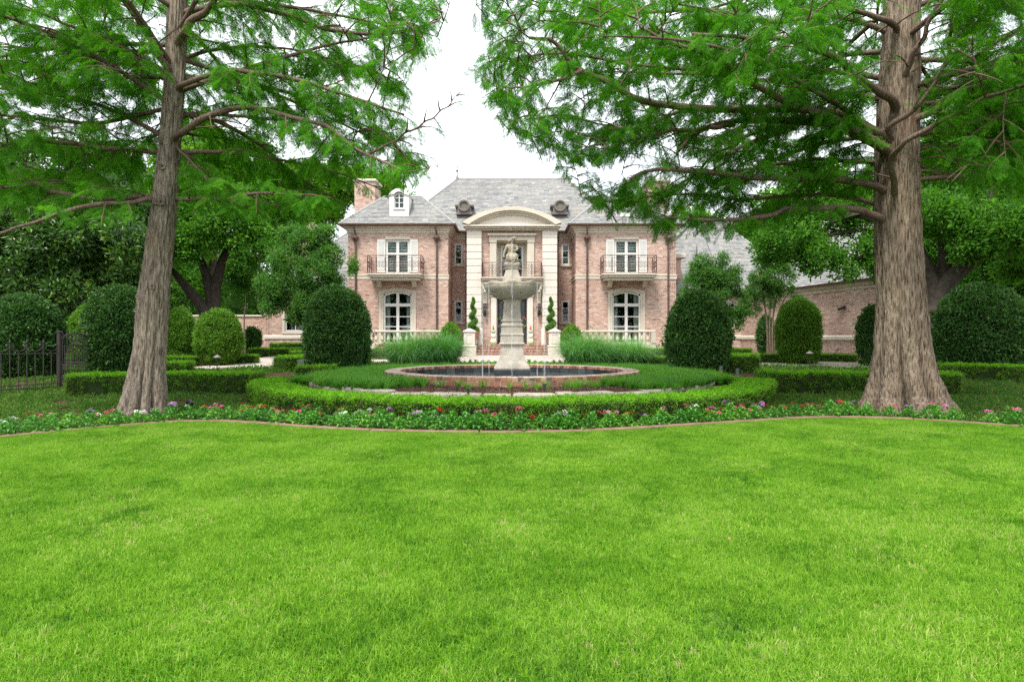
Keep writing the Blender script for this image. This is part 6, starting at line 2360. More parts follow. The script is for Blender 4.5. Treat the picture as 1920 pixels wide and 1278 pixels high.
# planters with spiral trees
for s in (-1, 1):
    side = "left" if s < 0 else "right"
    cx_, cy_ = 2.02 * s, 33.15
    pt = thing("flower_pot", (cx_, cy_, 1.08), "terracotta urn on the top step behind the %s pedestal" % side, "pot", "terracotta urns")
    mb = MB(); mb.lathe([(0.13, 0.0), (0.15, 0.04), (0.10, 0.08), (0.20, 0.30), (0.27, 0.50), (0.28, 0.60), (0.32, 0.64), (0.32, 0.70), (0.28, 0.70), (0.26, 0.62)], (cx_, cy_, 1.08), 24)
    mb.build("urn", M['terracotta'], pt, smooth=40)
    tr = thing("spiral_topiary", (cx_, cy_, 1.72), "green spiral-clipped conifer in the %s terracotta urn" % side, "topiary", "spiral topiaries")
    mb = MB(); mb.tube([(cx_, cy_, 1.70), (cx_ - 0.02 * s, cy_, 2.5), (cx_, cy_, 3.45)], [0.03, 0.022, 0.012], 8); mb.build("trunk", M['bark_pale'], tr)
    P_ = []
    H_ = 1.70
    for q in range(2600):
        t = r.random() ** 1.4
        turn = 2 * math.pi * 3.3 * t + (0 if s < 0 else 1.5)
        rad_ = 0.26 * (1 - t) ** 0.9 + 0.04
        off = rad_ * 0.48
        c = np.array([cx_ + off * math.cos(turn), cy_ + off * math.sin(turn), 1.80 + H_ * t])
        d_ = r.normal(size=3); d_ /= np.linalg.norm(d_)
        P_.append(c + d_ * np.array([rad_ * 0.62, rad_ * 0.62, 0.11 * (1 - t) + 0.05]) * r.uniform(0.6, 1.0))
    scatter("foliage", P_, rand_rot(len(P_)), r.uniform(0.55, 0.9, len(P_)), ["spir1"], tr)
    # stacked balls beside the doors
    bs = thing("ball_stack", (0.98 * s, 33.62, 1.08), "stack of green and white garden balls with a pink tip %s of the doors" % side, "ornament", "ball stacks beside the doors")
    z = 1.082
    for (r_, cl) in ((0.165, 'ballpale'), (0.135, 'ballwhite'), (0.105, 'ballgreen')):
        if cl not in M:
            M[cl] = simple(cl, {'ballpale': (0.55, 0.62, 0.38), 'ballwhite': (0.72, 0.62, 0.58), 'ballgreen': (0.26, 0.46, 0.22)}[cl], 0.6, 0.3, 0.15, 14)
        mb = MB(); mb.lathe([(r_ * math.sin(t), r_ - r_ * math.cos(t)) for t in np.linspace(0.02, math.pi - 0.02, 13)], (0.98 * s, 33.62, z), 20)
        mb.build("ball", M[cl], bs, smooth=True)
        z += 2 * r_ - 0.015
    mb = MB(); mb.lathe([(0.05, 0.0), (0.06, 0.03), (0.035, 0.09), (0.05, 0.12), (0.02, 0.20), (0.0, 0.30)], (0.98 * s, 33.62, z), 12)
    mb.build("tip", M['fl_coral'], bs, smooth=40)
# pink flowers in a pot before the left balustrade
cx_, cy_ = X(722, 30.5), 30.5
pt = thing("flower_pot", (cx_, cy_, 0.5), "stone urn with bright pink flowers below the left balustrade", "pot")
mb = MB(); mb.lathe([(0.20, 0), (0.22, 0.05), (0.12, 0.12), (0.26, 0.28), (0.40, 0.42), (0.42, 0.46), (0.36, 0.46)], (cx_, cy_, 0.5), 20); mb.build("urn", M['cast'], pt, smooth=40)
mb = MB()
for q in range(90):
    a = random.uniform(0, 6.28); r_ = 0.42 * math.sqrt(random.random())
    c = Vector((cx_ + r_ * math.cos(a), cy_ + r_ * math.sin(a), 0.99 + 0.22 * (1 - (r_ / .42) ** 2) * random.uniform(.5, 1)))
    e = Vector((random.uniform(-1, 1), random.uniform(-1, 1), random.uniform(-1, 1))).normalized() * 0.05
    f_ = e.cross(Vector((0.3, 1, 0.2))).normalized() * 0.045
    mb.face([c - e, c - f_, c + e, c + f_], random.random())
mb.build("petals", M['fl_rose'], pt)
P_ = [(cx_ + r.normal(0, .2), cy_ + r.normal(0, .15), 0.95 + r.normal(0, .04)) for _ in range(60)]
scatter("leaves", P_, rand_rot(60), np.full(60, 1.2), ["myrtle1"], pt)

# ================================================================== IRON FENCE AND GATE (left)
P0, P1 = Vector((-12.9, 13.3)), Vector((X(111, 16.0), 16.0))
fe = thing("iron_fence", (P1.x, P1.y, G(P1.x, P1.y)), "dark wrought iron fence with scrolled spear tops at the left edge", "fence")


def fence_run(parent, A, B, zb, h, n, tall=None, arch=0.0, scroll=True):
    rl = MB()
    for zz in (0.16, 0.25, h * 0.80):
        rl.tube([(A.x, A.y, zb + zz), (B.x, B.y, zb + zz)], 0.014, 6)
    if arch:
        rl.tube([(A.x + (B.x - A.x) * t, A.y + (B.y - A.y) * t, zb + h * 0.98 + arch * math.sin(math.pi * t)) for t in np.linspace(0, 1, 14)], 0.016, 6)
        rl.tube([(A.x + (B.x - A.x) * t, A.y + (B.y - A.y) * t, zb + h * 0.98 - arch * math.sin(math.pi * t)) for t in np.linspace(0, 1, 14)], 0.014, 6)
    else:
        k = max(1, n // 2)
        for i in range(k):          # swags between the tall pickets
            a, b_ = i / k, (i + 1) / k
            rl.tube([(A.x + (B.x - A.x) * (a + (b_ - a) * t), A.y + (B.y - A.y) * (a + (b_ - a) * t), zb + h * 0.92 - 0.09 * math.sin(math.pi * t)) for t in np.linspace(0, 1, 9)], 0.011, 6)
    for i in range(n * 2):
        t = (i + 0.5) / (n * 2)
        p = A.lerp(B, t)
        rl.tube([(p.x, p.y, zb + 0.16), (p.x, p.y, zb + 0.25)], 0.008, 4)
    rl.build("rail", M['fence'], parent, smooth=50)
    for i in range(n + 1):
        t = i / n
        p = A.lerp(B, t)
        mb = MB()
        hh = h if i % 2 == 0 else h * 0.83
        mb.tube([(p.x, p.y, zb - 0.04), (p.x, p.y, zb + hh)], 0.011, 6)
        if i % 2 == 0:
            mb.lathe([(0.012, 0), (0.028, 0.03), (0.01, 0.09), (0.0, 0.13)], (p.x, p.y, zb + hh), 6)
            dx, dy = (B - A).normalized()
            for sg in (-1, 1):
                mb.tube([(p.x + sg * dx * (0.05 + 0.035 * math.cos(th)), p.y + sg * dy * (0.05 + 0.035 * math.cos(th)), zb + hh - 0.05 + 0.035 * math.sin(th)) for th in np.linspace(math.pi, math.pi * 2.8 * 1.0, 9)], 0.008, 4)
        mb.build("picket", M['fence'], parent)


fence_run(fe, P0, P1, G(-12, 14.5), 1.24, 18)
mb = MB(); z_ = G(P1.x, P1.y)
mb.bevbox(P1.x - 0.04, P1.x + 0.04, P1.y - 0.04, P1.y + 0.04, z_ - 0.05, z_ + 1.42, 0.006)
mb.bevbox(P1.x - 0.055, P1.x + 0.055, P1.y - 0.055, P1.y + 0.055, z_ + 1.42, z_ + 1.46, 0.01)
mb.build("post", M['fence'], fe)
ga = thing("iron_gate", (P1.x, P1.y + 0.2, z_), "open dark iron gate with a curved top rail beside the fence post", "gate")
fence_run(ga, Vector((P1.x + 0.05, P1.y + 0.05)), Vector((-12.35, 18.6)), z_ + 0.02, 1.32, 12, arch=0.10)
f3 = thing("iron_fence", (-14.5, 22, 0.3), "farther stretch of dark iron fence seen through the open gate", "fence")
fence_run(f3, Vector((-17.5, 22.0)), Vector((-14.2, 22.0)), 0.36, 1.15, 22)

# ================================================================== TREES
def frond_mesh(name, m, seed, n=15, L=1.0, curve=0.18):
    """feathery cypress spray: a thin rachis with two ranks of side sprays, each with small needles; unit length along +X"""
    r_ = random.Random(seed)
    mb = MB()

    def strip(a, b_, w, t):
        a, b_ = Vector(a), Vector(b_)
        d_ = (b_ - a).normalized(); s_ = d_.cross(Vector((0, 0, 1)))
        s_ = s_.normalized() if s_.length > 1e-4 else Vector((0, 1, 0))
        tw = Vector((0, 0, r_.uniform(-.6, .6)))
        s_ = (s_ + tw).normalized()
        mb.face([a - s_ * w * 0.5, a + s_ * w * 0.5, b_], t)

    def leaf(a, d_, l, w, t):
        a = Vector(a); s_ = d_.cross(Vector((r_.uniform(-.4, .4), r_.uniform(-.4, .4), 1))).normalized()
        m1 = a + d_ * l * 0.45
        mb.face([a, m1 + s_ * w * 0.5, a + d_ * l, m1 - s_ * w * 0.5], t)
    for i in range(n):
        u = (i + 0.6) / n
        x = u * L
        zz = -curve * u * u
        for sd in (-1, 1):
            if r_.random() < 0.10: continue
            ll = 0.30 * (1 - 0.65 * u ** 1.5) * r_.uniform(0.75, 1.2) * min(1.0, 0.5 + u * 3)
            d_ = Vector((0.62, sd * 0.85, r_.uniform(-0.45, 0.05))).normalized()
            a = Vector((x, 0, zz))
            t = r_.random()
            k = 5
            for j in range(k):
                q = (j + 0.5) / k
                p = a + d_ * ll * q + Vector((0, 0, -0.05 * q * q))
                for s2 in (-1, 1):
                    e = (d_ * 0.8 + Vector((-d_.y, d_.x, 0)) * s2 * 0.75 + Vector((0, 0, r_.uniform(-.3, .15)))).normalized()
                    leaf(p, e, 0.085 * (1 - 0.4 * q) * r_.uniform(.8, 1.25), 0.020, min(1, max(0, t + r_.uniform(-.25, .25))))
            leaf(a + d_ * ll * 0.5, d_, ll * 0.6, 0.02, t)
    strip((0, 0, 0), (L, 0, -curve), 0.014, 0.2)
    return mb.data(name, m)


for i in range(3):
    proto("frondl%d" % i, frond_mesh("frondl%d" % i, M['cypress'], 300 + i))
    proto("frondr%d" % i, frond_mesh("frondr%d" % i, M['cypress_r'], 310 + i))


def catmull(pts_, n=10):
    P_ = [Vector(p) for p in pts_]
    P_ = [P_[0] * 2 - P_[1]] + P_ + [P_[-1] * 2 - P_[-2]]
    out = []
    for i in range(1, len(P_) - 2):
        p0, p1, p2, p3 = P_[i - 1:i + 3]
        for j in range(n):
            t = j / n
            out.append(0.5 * ((2 * p1) + (-p0 + p2) * t + (2 * p0 - 5 * p1 + 4 * p2 - p3) * t * t + (-p0 + 3 * p1 - 3 * p2 + p3) * t ** 3))
    out.append(P_[-2])
    return out


def trunk_mesh(name, axis, m, parent, lobes, lobeamp, nang=150, nz=230, seed=0, slim=lambda z: 1.0, rough=0.016):
    """axis: [(x, y, z, r, flute)] from the ground up. flute = depth of the buttress folds at that height"""
    zs_ = np.array([a[2] for a in axis])
    r_ = random.Random(seed)
    phs = [r_.uniform(0, 6.28) for _ in range(6)]
    z0_, z1_ = zs_[0], zs_[-1]
    mb = MB()
    rs = []
    hs = z0_ + (z1_ - z0_) * (np.linspace(0, 1, nz) ** 1.5)
    cum = 0
    for z in hs:
        cx_ = np.interp(z, zs_, [a[0] for a in axis]); cy_ = np.interp(z, zs_, [a[1] for a in axis])
        rr_ = np.interp(z, zs_, [a[3] for a in axis]) * slim(z); fl_ = np.interp(z, zs_, [a[4] for a in axis])
        ring = []
        for j in range(nang):
            a = 2 * math.pi * j / nang
            b_ = a + 0.10 * math.sin(z * 0.8 + phs[0]) + 0.06 * z
            w_ = math.cos(lobes * b_ + phs[1] + 0.6 * math.sin(2 * a + phs[2]))
            # deep narrow folds between rounded ribs
            fold = -abs(math.sin((lobes * b_ + phs[1] + 0.9 * math.sin(2 * a + phs[2])) / 2)) ** 0.55
            rib = abs(math.sin((lobes * b_ + phs[1] + 0.9 * math.sin(2 * a + phs[2]) + 0.4 * math.sin(3 * a + phs[3])) / 2)) ** 0.5
            f_ = 1 - fl_ * 1.15 * (1 - rib)
            cs, sn = math.cos(a), math.sin(a)
            n1_ = noise.noise(Vector((cs * 2.4, sn * 2.4, z * 0.5 + seed)))
            n2_ = noise.noise(Vector((cs * 16 * rr_ / 0.4, sn * 16 * rr_ / 0.4, z * 1.6 + seed)))
            n3_ = noise.noise(Vector((cs * 42 * rr_ / 0.4, sn * 42 * rr_ / 0.4, z * 4.5 + seed)))
            q = rr_ * f_ * (1 + 0.05 * n1_) + rough * (n2_ * 1.3 + n3_ * 0.9)
            ring.append((cx_ + q * cs, cy_ + q * sn, z))
        rs.append(ring)
    mb.rings(rs, caps=True)
    return mb.build(name, m, parent, smooth=True)


SEC_RNG = random.Random(99)


class Crown:
    def __init__(self, keys, allow, keep=1.0, fs=(0.24, 0.40)):
        self.P, self.D, self.S = [], [], []
        self.tw = MB()
        self.keys, self.allow, self.keep, self.fs = keys, allow, keep, fs
        self.lines = []
        self.block = None

    def ok(self, p, soft=16):
        if p.y < 0.6:
            return True
        px = 960 + p.x / p.y * FPX + SEC_RNG.gauss(0, soft)
        py = HOR - (p.z - CAMH) / p.y * FPX + SEC_RNG.gauss(0, soft)
        if self.block and self.block(px, py, p.y): return False
        return self.allow(px, py)

    def fill(self, root, n, pxr, pyr, dr, r0_=0.015, maxl=3.0, **kw):
        """side limbs that reach into the open parts of the crown"""
        rr_ = SEC_RNG
        made = 0
        for _ in range(n * 6):
            if made >= n: break
            d = rr_.uniform(*dr); px = rr_.uniform(*pxr); py = rr_.uniform(*pyr)
            t = Vector((X(px, d), d, Z(py, d)))
            if not self.ok(t, 2): continue
            A = np.array([tuple(q) for l in self.lines for q in l])
            dist = np.linalg.norm(A - np.array(tuple(t)), axis=1)
            i = int(dist.argmin())
            if not (0.7 < dist[i] < maxl): continue
            a = Vector(A[i])
            mid = a.lerp(t, 0.5) + Vector((rr_.uniform(-.12, .12), rr_.uniform(-.12, .12), rr_.uniform(0, .22)))
            line = catmull([a, mid, t], 6)
            mb = MB(); mb.tube(line, [r0_ * (1 - 0.75 * k / (len(line) - 1)) for k in range(len(line))], 6)
            mb.build("limb", M['limb'], root, smooth=True)
            self.branchlets(line, start=0.2, step=0.16, l0=0.85, l1=0.5, **kw)
            made += 1

    def twig(self, pts_, r0):
        self.tw.tube(pts_, [r0 * (1 - 0.8 * i / (len(pts_) - 1)) for i in range(len(pts_))], 4, caps=False)

    def branchlets(self, line, start=0.15, step=0.26, l0=1.25, l1=0.5, zup=0.08, fstep=0.055, gate=-0.36):
        rr_ = SEC_RNG
        self.lines.append(list(line))
        acc_ = [0.0]
        for i in range(1, len(line)):
            acc_.append(acc_[-1] + (line[i] - line[i - 1]).length)
        L_ = acc_[-1]
        s_ = L_ * start
        sd = 1
        while s_ < L_:
            i = max(1, int(np.searchsorted(acc_, s_)))
            i = min(i, len(line) - 1)
            f_ = (s_ - acc_[i - 1]) / max(1e-6, acc_[i] - acc_[i - 1])
            p = line[i - 1].lerp(line[i], f_)
            t = (line[i] - line[i - 1]).normalized()
            side = t.cross(Vector((0, 0, 1)))
            side = side.normalized() if side.length > 0.05 else Vector((1, 0, 0))
            sd = -sd
            u = s_ / L_
            d_ = (t * rr_.uniform(0.35, 0.8) + side * sd * rr_.uniform(0.6, 1.1) + Vector((0, 0, rr_.uniform(-0.55, 0.60) + zup))).normalized()
            ln = (l0 + (l1 - l0) * u) * rr_.uniform(0.65, 1.25)
            pts_ = [p]
            k = 5
            for j in range(k):
                d_ = (d_ + Vector((rr_.uniform(-.12, .12), rr_.uniform(-.12, .12), -0.10 + rr_.uniform(-.05, .05)))).normalized()
                pts_.append(pts_[-1] + d_ * ln / k)
            if self.ok(pts_[-1], 10) and self.ok(pts_[2], 4):
                self.twig(pts_, 0.013 + 0.008 * (1 - u))
                self.fronds(pts_, ln, fstep, gate)
            s_ += step * rr_.uniform(0.7, 1.3)
        # the end of the limb itself carries sprays
        self.fronds(line[-max(3, len(line) // 5):], L_ * 0.2, fstep, gate)

    def fronds(self, pts_, ln, fstep, gate):
        rr_ = SEC_RNG
        n = max(2, int(ln / fstep * self.keep))
        for j in range(n):
            u = 0.12 + 0.88 * (j + rr_.random()) / n
            x = min(u, 0.999) * (len(pts_) - 1); i = int(x)
            p = pts_[i].lerp(pts_[i + 1], x - i)
            t = (pts_[i + 1] - pts_[i]).normalized()
            if noise.noise(p * 0.85) < gate: continue
            side = t.cross(Vector((0, 0, 1)))
            side = side.normalized() if side.length > 0.05 else Vector((1, 0, 0))
            sd = rr_.choice((-1, 1))
            d_ = (t * rr_.uniform(0.3, 1.0) + side * sd * rr_.uniform(0.3, 1.1) + Vector((0, 0, rr_.uniform(-1.1, 0.10)))).normalized()
            s_ = rr_.uniform(*self.fs) * (0.75 + 0.25 * (1 - u))
            q = p + d_ * s_ * 0.8
            if not self.ok(q): continue
            self.P.append(tuple(p)); self.D.append(tuple(d_)); self.S.append(s_)

    def finish(self, root):
        self.tw.build("twigs", M['twig'], root, kind="stuff")
        scatter("crown", self.P, dir_rot(np.array(self.D), 0.7), np.array(self.S), self.keys, root)


def limb(root, crown, pxs, d0, d1, r0px, tip=0.22, trunk_pt=None, mat_='limb', nb=True, sub=None, **kw):
    """main limb traced on the photo, running from distance d0 at the trunk to d1 at its tip"""
    n = len(pxs)
    pts_ = []
    for i, (px, py) in enumerate(pxs):
        t = i / (n - 1)
        d = d0 + (d1 - d0) * t
        pts_.append(Vector((X(px, d), d, Z(py, d))))
    if trunk_pt:
        c0 = Vector((*trunk_pt(pts_[0].z), pts_[0].z - 0.30))
        if (pts_[0].xy - c0.xy).length < 0.9: pts_ = [c0] + pts_
    line = catmull(pts_, 7)
    r0_ = r0px * d0 / FPX
    w_ = []
    seed = pxs[0][0] * 0.13 + pxs[-1][1]
    for i, p in enumerate(line):
        u = i / (len(line) - 1)
        k = 0.05 * min(1, u * 4)
        w_.append(p + Vector((k * noise.noise(Vector((u * 9, seed, 1))), k * noise.noise(Vector((u * 9, seed, 2))), k * noise.noise(Vector((u * 9, seed, 3))))))
    rad_ = []
    for i in range(len(w_)):
        u = i / (len(w_) - 1)
        rad_.append(r0_ * ((1 - u) ** 0.8 * (1 - tip) + tip) * (1 + (0.45 * max(0, 1 - u * 10))) * (1 + 0.10 * noise.noise(Vector((u * 20, seed, 7)))))
    mb = MB(); mb.tube(w_, rad_, 10)
    mb.build("limb", M[mat_], root, smooth=True)
    if nb:
        crown.branchlets(w_, **kw)
    return w_


def free_limb(root, crown, base, az, length, el, r0_, droop=0.10, **kw):
    rr_ = SEC_RNG
    d_ = Vector((math.cos(az) * math.cos(el), math.sin(az) * math.cos(el), math.sin(el)))
    pts_ = [Vector(base)]
    k = 9
    for i in range(k):
        d_ = (d_ + Vector((rr_.uniform(-.09, .09), rr_.uniform(-.09, .09), rr_.uniform(-.07, .07) - droop * 0.5))).normalized()
        pts_.append(pts_[-1] + d_ * length / k)
    # stop at the crown's outline
    cut = [pts_[0]]
    for p in pts_[1:]:
        if not crown.ok(p, 3): break
        cut.append(p)
    if len(cut) < 4: return
    line = catmull(cut, 3)
    mb = MB(); mb.tube(line, [r0_ * (1 - 0.8 * i / (len(line) - 1)) for i in range(len(line))], 8)
    mb.build("limb", M['limb'], root, smooth=True)
    crown.branchlets(line, **kw)


# ---- leaning cypress on the left
def allow_l(px, py):
    xmax = np.interp(py, [-400, 0, 60, 120, 175, 230, 290, 330, 380, 400, 425, 440], [900, 845, 825, 800, 775, 780, 835, 810, 745, 690, 600, 560])
    ymax = np.interp(px, [-400, 0, 200, 300, 420, 560, 650, 700, 800, 840], [460, 440, 425, 405, 400, 425, 420, 400, 365, 310])
    if py > -250 and 355 < py < 420 and 690 < px < 790 and py > 372: return False
    return px < xmax and py < ymax


DL = 12.2
tl = thing("cypress_tree", (X(268, DL), DL, G(X(268, DL), DL)), "leaning bald cypress with a slim grey-brown trunk on the left of the lawn border", "tree", "bald cypresses on the lawn border")


def ax(pairs, d, dz=0.0):
    out = []
    for py, x0, x1, fl in pairs:
        zz = Z(py, d)
        out.append((X((x0 + x1) / 2, d), d + dz, zz, (x1 - x0) / 2 * d / FPX, fl))
    return out


axl = ax([(790, 208, 326, 0.42), (778, 214, 320, 0.42), (765, 225, 316, 0.38), (740, 232, 313, 0.30), (700, 240, 311, 0.26), (650, 250, 313, 0.14), (560, 257, 318, 0.06), (430, 278, 330, 0.03),
          (300, 295, 337, 0.02), (170, 307, 346, 0.02), (0, 314, 352, 0.02)], DL)
top = axl[-1]
axl.append((top[0] + 0.25, DL + 0.1, 11.5, 0.14, 0.0)); axl.append((top[0] + 0.4, DL + 0.2, 15.5, 0.04, 0.0))
axl.sort(key=lambda a: a[2])
trunk_mesh("trunk", axl, M['bark_l'], tl, 8, 1.0, seed=3, slim=lambda z: 0.97 - 0.10 * sm(z / 1.2))
# knots
kn = MB()
for px, py, r_ in ((316, 318, 6), (314, 383, 8), (306, 383, 6), (304, 272, 4), (276, 558, 4), (273, 583, 4), (302, 540, 5)):
    c = Vector((X(px, DL), DL - np.interp(Z(py, DL), [a[2] for a in axl], [a[3] for a in axl]) * 0.97, Z(py, DL)))
    rr_ = r_ * DL / FPX
    for q, s_ in enumerate((1.0, 0.62)):
        kn.tube([c + Vector((rr_ * s_ * math.cos(t), 0.0 - 0.01 * (1 - q), rr_ * s_ * math.sin(t) * 0.8)) for t in np.linspace(0, 6.283, 13)], 0.010, 5, caps=False)
kn.build("knots", M['bark_l'], tl, smooth=True, kind="stuff")
CL = Crown(["frondl0", "frondl1", "frondl2"], allow_l, keep=1.0)
CL.block = lambda px, py, d: d < DL + 0.2 and abs(px - np.interp(py, [0, 170, 300, 430], [333, 327, 316, 304])) < 30 and py < 440 and SEC_RNG.random() < 0.93
LL = [
    ([(325, 372), (420, 373), (500, 362), (565, 365), (620, 372)], 12.2, 11.2, 5),
    ([(325, 262), (345, 245), (400, 212), (470, 203), (560, 222), (620, 245), (690, 290), (765, 322)], 12.1, 10.4, 7),
    ([(335, 213), (420, 232), (500, 280), (540, 318), (600, 355)], 12.4, 14.0, 5.5),
    ([(335, 168), (365, 152), (430, 132), (500, 140), (590, 158), (680, 190), (760, 215)], 12.1, 10.6, 6),
    ([(335, 150), (450, 155), (540, 175), (640, 215), (720, 250)], 12.3, 13.2, 5.5),
    ([(332, 80), (350, 55), (385, 20), (415, -15), (470, -70), (560, -130)], 12.1, 11.0, 9),
    ([(340, 28), (440, 8), (540, 28), (640, 60), (740, 62), (820, 40)], 12.2, 11.6, 6.5),
    ([(322, 140), (300, 110), (275, 62), (232, 0), (195, -50), (130, -120)], 12.1, 10.6, 8),
    ([(318, 142), (220, 85), (160, 58), (90, 30), (0, 10), (-100, 0)], 12.0, 10.4, 4.5),
    ([(322, 98), (200, 97), (100, 95), (20, 90), (-80, 90)], 12.3, 12.8, 4.5),
    ([(298, 285), (200, 278), (120, 268), (50, 265), (0, 277), (-90, 300)], 12.3, 11.0, 6),
    ([(290, 370), (180, 374), (100, 357), (50, 347), (0, 352), (-90, 365)], 12.2, 11.0, 5.5),
    ([(288, 375), (230, 378), (160, 388), (80, 412), (0, 437), (-60, 455)], 12.0, 9.6, 5.5),
    ([(315, 150), (150, 138), (60, 122), (-60, 110)], 12.4, 14.0, 5),
    ([(325, 275), (345, 288), (380, 330), (420, 370), (465, 392)], 12.1, 11.6, 3.5),
    ([(312, 205), (200, 230), (100, 225), (0, 215), (-90, 205)], 12.4, 13.8, 5),
    ([(690, 290), (740, 262), (790, 235), (830, 205), (862, 172)], 10.8, 10.2, 2.5),
    ([(330, 190), (300, 245), (220, 300), (120, 330), (20, 330)], 12.6, 15.0, 4),
    ([(335, 120), (420, 90), (520, 90), (620, 110), (720, 140)], 12.5, 14.5, 4.5),
    ([(330, 250), (420, 262), (500, 300), (560, 330)], 12.7, 15.2, 4),
]
for pxs, d0, d1, r_ in LL:
    pass
for pxs, d0, d1, r_ in LL:
    kw = dict(step=0.19)
    if pxs[-1] == (862, 172):
        old = CL.allow; CL.allow = lambda a, b_: True
        limb(tl, CL, pxs, d0, d1, r_, l0=0.45, l1=0.3, step=0.16, start=0.3, fstep=0.11)
        CL.allow = old
    else:
        limb(tl, CL, pxs, d0, d1, r_, trunk_pt=lambda z: (float(np.interp(z, [a[2] for a in axl], [a[0] for a in axl])), DL), **kw)
for i in range(44):
    z_ = 5.0 + 10 * (i / 44.0)
    az = i * 2.399 + 0.4
    tx = float(np.interp(z_, [a[2] for a in axl], [a[0] for a in axl]))
    free_limb(tl, CL, (tx, DL, z_), az, max(1.6, 6.2 - 0.42 * (z_ - 5)), random.uniform(-0.05, 0.55), 0.05, step=0.30, l0=1.1)
CL.fill(tl, 70, (-60, 850), (-40, 400), (12.3, 16))
CL.fill(tl, 34, (-80, 300), (-40, 250), (10.5, 16))
CL.fill(tl, 22, (720, 870), (-20, 330), (9.8, 13), maxl=2.4)
CL.fill(tl, 45, (560, 850), (-20, 320), (10.5, 14.5))
CL.finish(tl)


# ---- big cypress on the right
def allow_r(px, py):
    xmin = np.interp(py, [-400, 0, 60, 110, 170, 230, 262, 300, 340, 372, 400, 430, 450], [850, 878, 885, 880, 890, 925, 955, 1000, 1045, 1100, 1128, 1160, 1195])
    ymax = np.interp(px, [880, 940, 960, 1050, 1120, 1200, 1250, 1300, 1400, 1500, 1640, 1725, 1800, 1920, 2300], [200, 270, 285, 345, 405, 442, 450, 445, 440, 420, 400, 330, 345, 370, 420])
    return px > xmin and py < ymax


DR_ = 12.8
tr_ = thing("cypress_tree", (X(1705, DR_), DR_, G(X(1705, DR_), DR_)), "huge old bald cypress with a flaring buttressed trunk on the right of the lawn border", "tree", "bald cypresses on the lawn border")
axr = ax([(778, 1606, 1800, 0.62), (764, 1615, 1786, 0.60), (745, 1624, 1772, 0.55), (700, 1632, 1756, 0.42), (650, 1638, 1746, 0.30), (560, 1643, 1735, 0.11), (430, 1640, 1726, 0.05), (380, 1638, 1725, 0.03),
          (300, 1641, 1723, 0.03), (200, 1645, 1723, 0.03), (100, 1653, 1724, 0.04), (0, 1657, 1725, 0.05)], DR_)
top = axr[-1]
axr.append((top[0] + 0.0, DR_ + 0.1, 10.5, 0.24, 0.04)); axr.append((top[0] + 0.1, DR_ + 0.2, 15.5, 0.06, 0.0))
axr.sort(key=lambda a: a[2])
trunk_mesh("trunk", axr, M['bark_r'], tr_, 9, 1.0, seed=8, slim=lambda z: 0.98 - 0.09 * sm(z / 1.2), rough=0.022)
CR = Crown(["frondr0", "frondr1", "frondr2"], allow_r, keep=1.0)
CR.block = lambda px, py, d: d < DR_ + 0.2 and 1632 < px < 1730 and py < 440 and SEC_RNG.random() < 0.80
RR = [
    ([(1665, 262), (1640, 245), (1580, 215), (1500, 205), (1400, 205), (1300, 200), (1210, 192), (1150, 160), (1090, 130), (1040, 78), (990, 70)], 12.6, 10.6, 9.5),
    ([(1092, 132), (1050, 150), (990, 162), (935, 165)], 10.8, 10.5, 4),
    ([(1665, 290), (1640, 270), (1560, 235), (1500, 228), (1380, 228), (1310, 250), (1270, 280)], 12.7, 11.6, 10),
    ([(1375, 232), (1330, 240), (1260, 245), (1190, 262), (1120, 280)], 11.9, 11.2, 5),
    ([(1665, 285), (1635, 265), (1540, 215), (1470, 190), (1420, 160), (1330, 105), (1270, 85), (1200, 50)], 12.4, 10.2, 9),
    ([(1670, 312), (1640, 305), (1540, 300), (1440, 310), (1370, 325)], 12.9, 13.2, 6.5),
    ([(1670, 365), (1640, 350), (1560, 335), (1480, 335), (1400, 330), (1300, 320), (1210, 322), (1175, 345)], 12.7, 11.4, 8.5),
    ([(1665, 420), (1635, 402), (1590, 393), (1480, 392), (1440, 405), (1350, 412), (1250, 410)], 12.7, 11.8, 8.5),
    ([(1490, 238), (1400, 270), (1350, 310), (1320, 330)], 12.0, 12.8, 5),
    ([(1676, 350), (1674, 300), (1690, 272), (1760, 230), (1840, 190), (1920, 160), (2010, 140)], 12.35, 9.8, 6.5),
    ([(1668, 240), (1715, 205), (1755, 150), (1780, 90), (1782, 50), (1800, -20)], 12.35, 11.0, 6),
    ([(1715, 225), (1800, 180), (1880, 120), (1950, 90), (2050, 60)], 12.5, 11.6, 8),
    ([(1680, 50), (1650, 35), (1600, 20), (1540, -12), (1450, -60)], 12.5, 11.0, 7),
    ([(1672, 190), (1640, 165), (1600, 140), (1560, 105), (1490, 80), (1400, 70), (1300, 60)], 12.4, 10.4, 9),
    ([(1700, 130), (1730, 70), (1760, 10), (1820, -60)], 12.4, 11.4, 6.5),
    ([(1720, 280), (1800, 272), (1920, 255), (2050, 240)], 13.0, 13.6, 5),
    ([(1665, 60), (1560, 30), (1450, 40), (1340, 20), (1220, 22), (1110, 40), (1010, 40)], 12.8, 12.0, 6),
    ([(1720, 180), (1800, 130), (1900, 60), (2000, 20)], 12.9, 14.0, 6),
    ([(1450, 235), (1390, 262), (1330, 300), (1290, 345), (1240, 370)], 12.4, 14.0, 4),
    ([(1665, 395), (1600, 372), (1500, 365), (1400, 372), (1290, 365), (1180, 372), (1120, 380)], 13.0, 15.0, 5),
    ([(1662, 150), (1540, 130), (1420, 120), (1300, 130), (1180, 120), (1060, 100), (960, 110)], 13.0, 13.6, 6),
    ([(1290, 200), (1240, 225), (1180, 240), (1120, 230), (1060, 215)], 11.8, 13.0, 3.5),
]
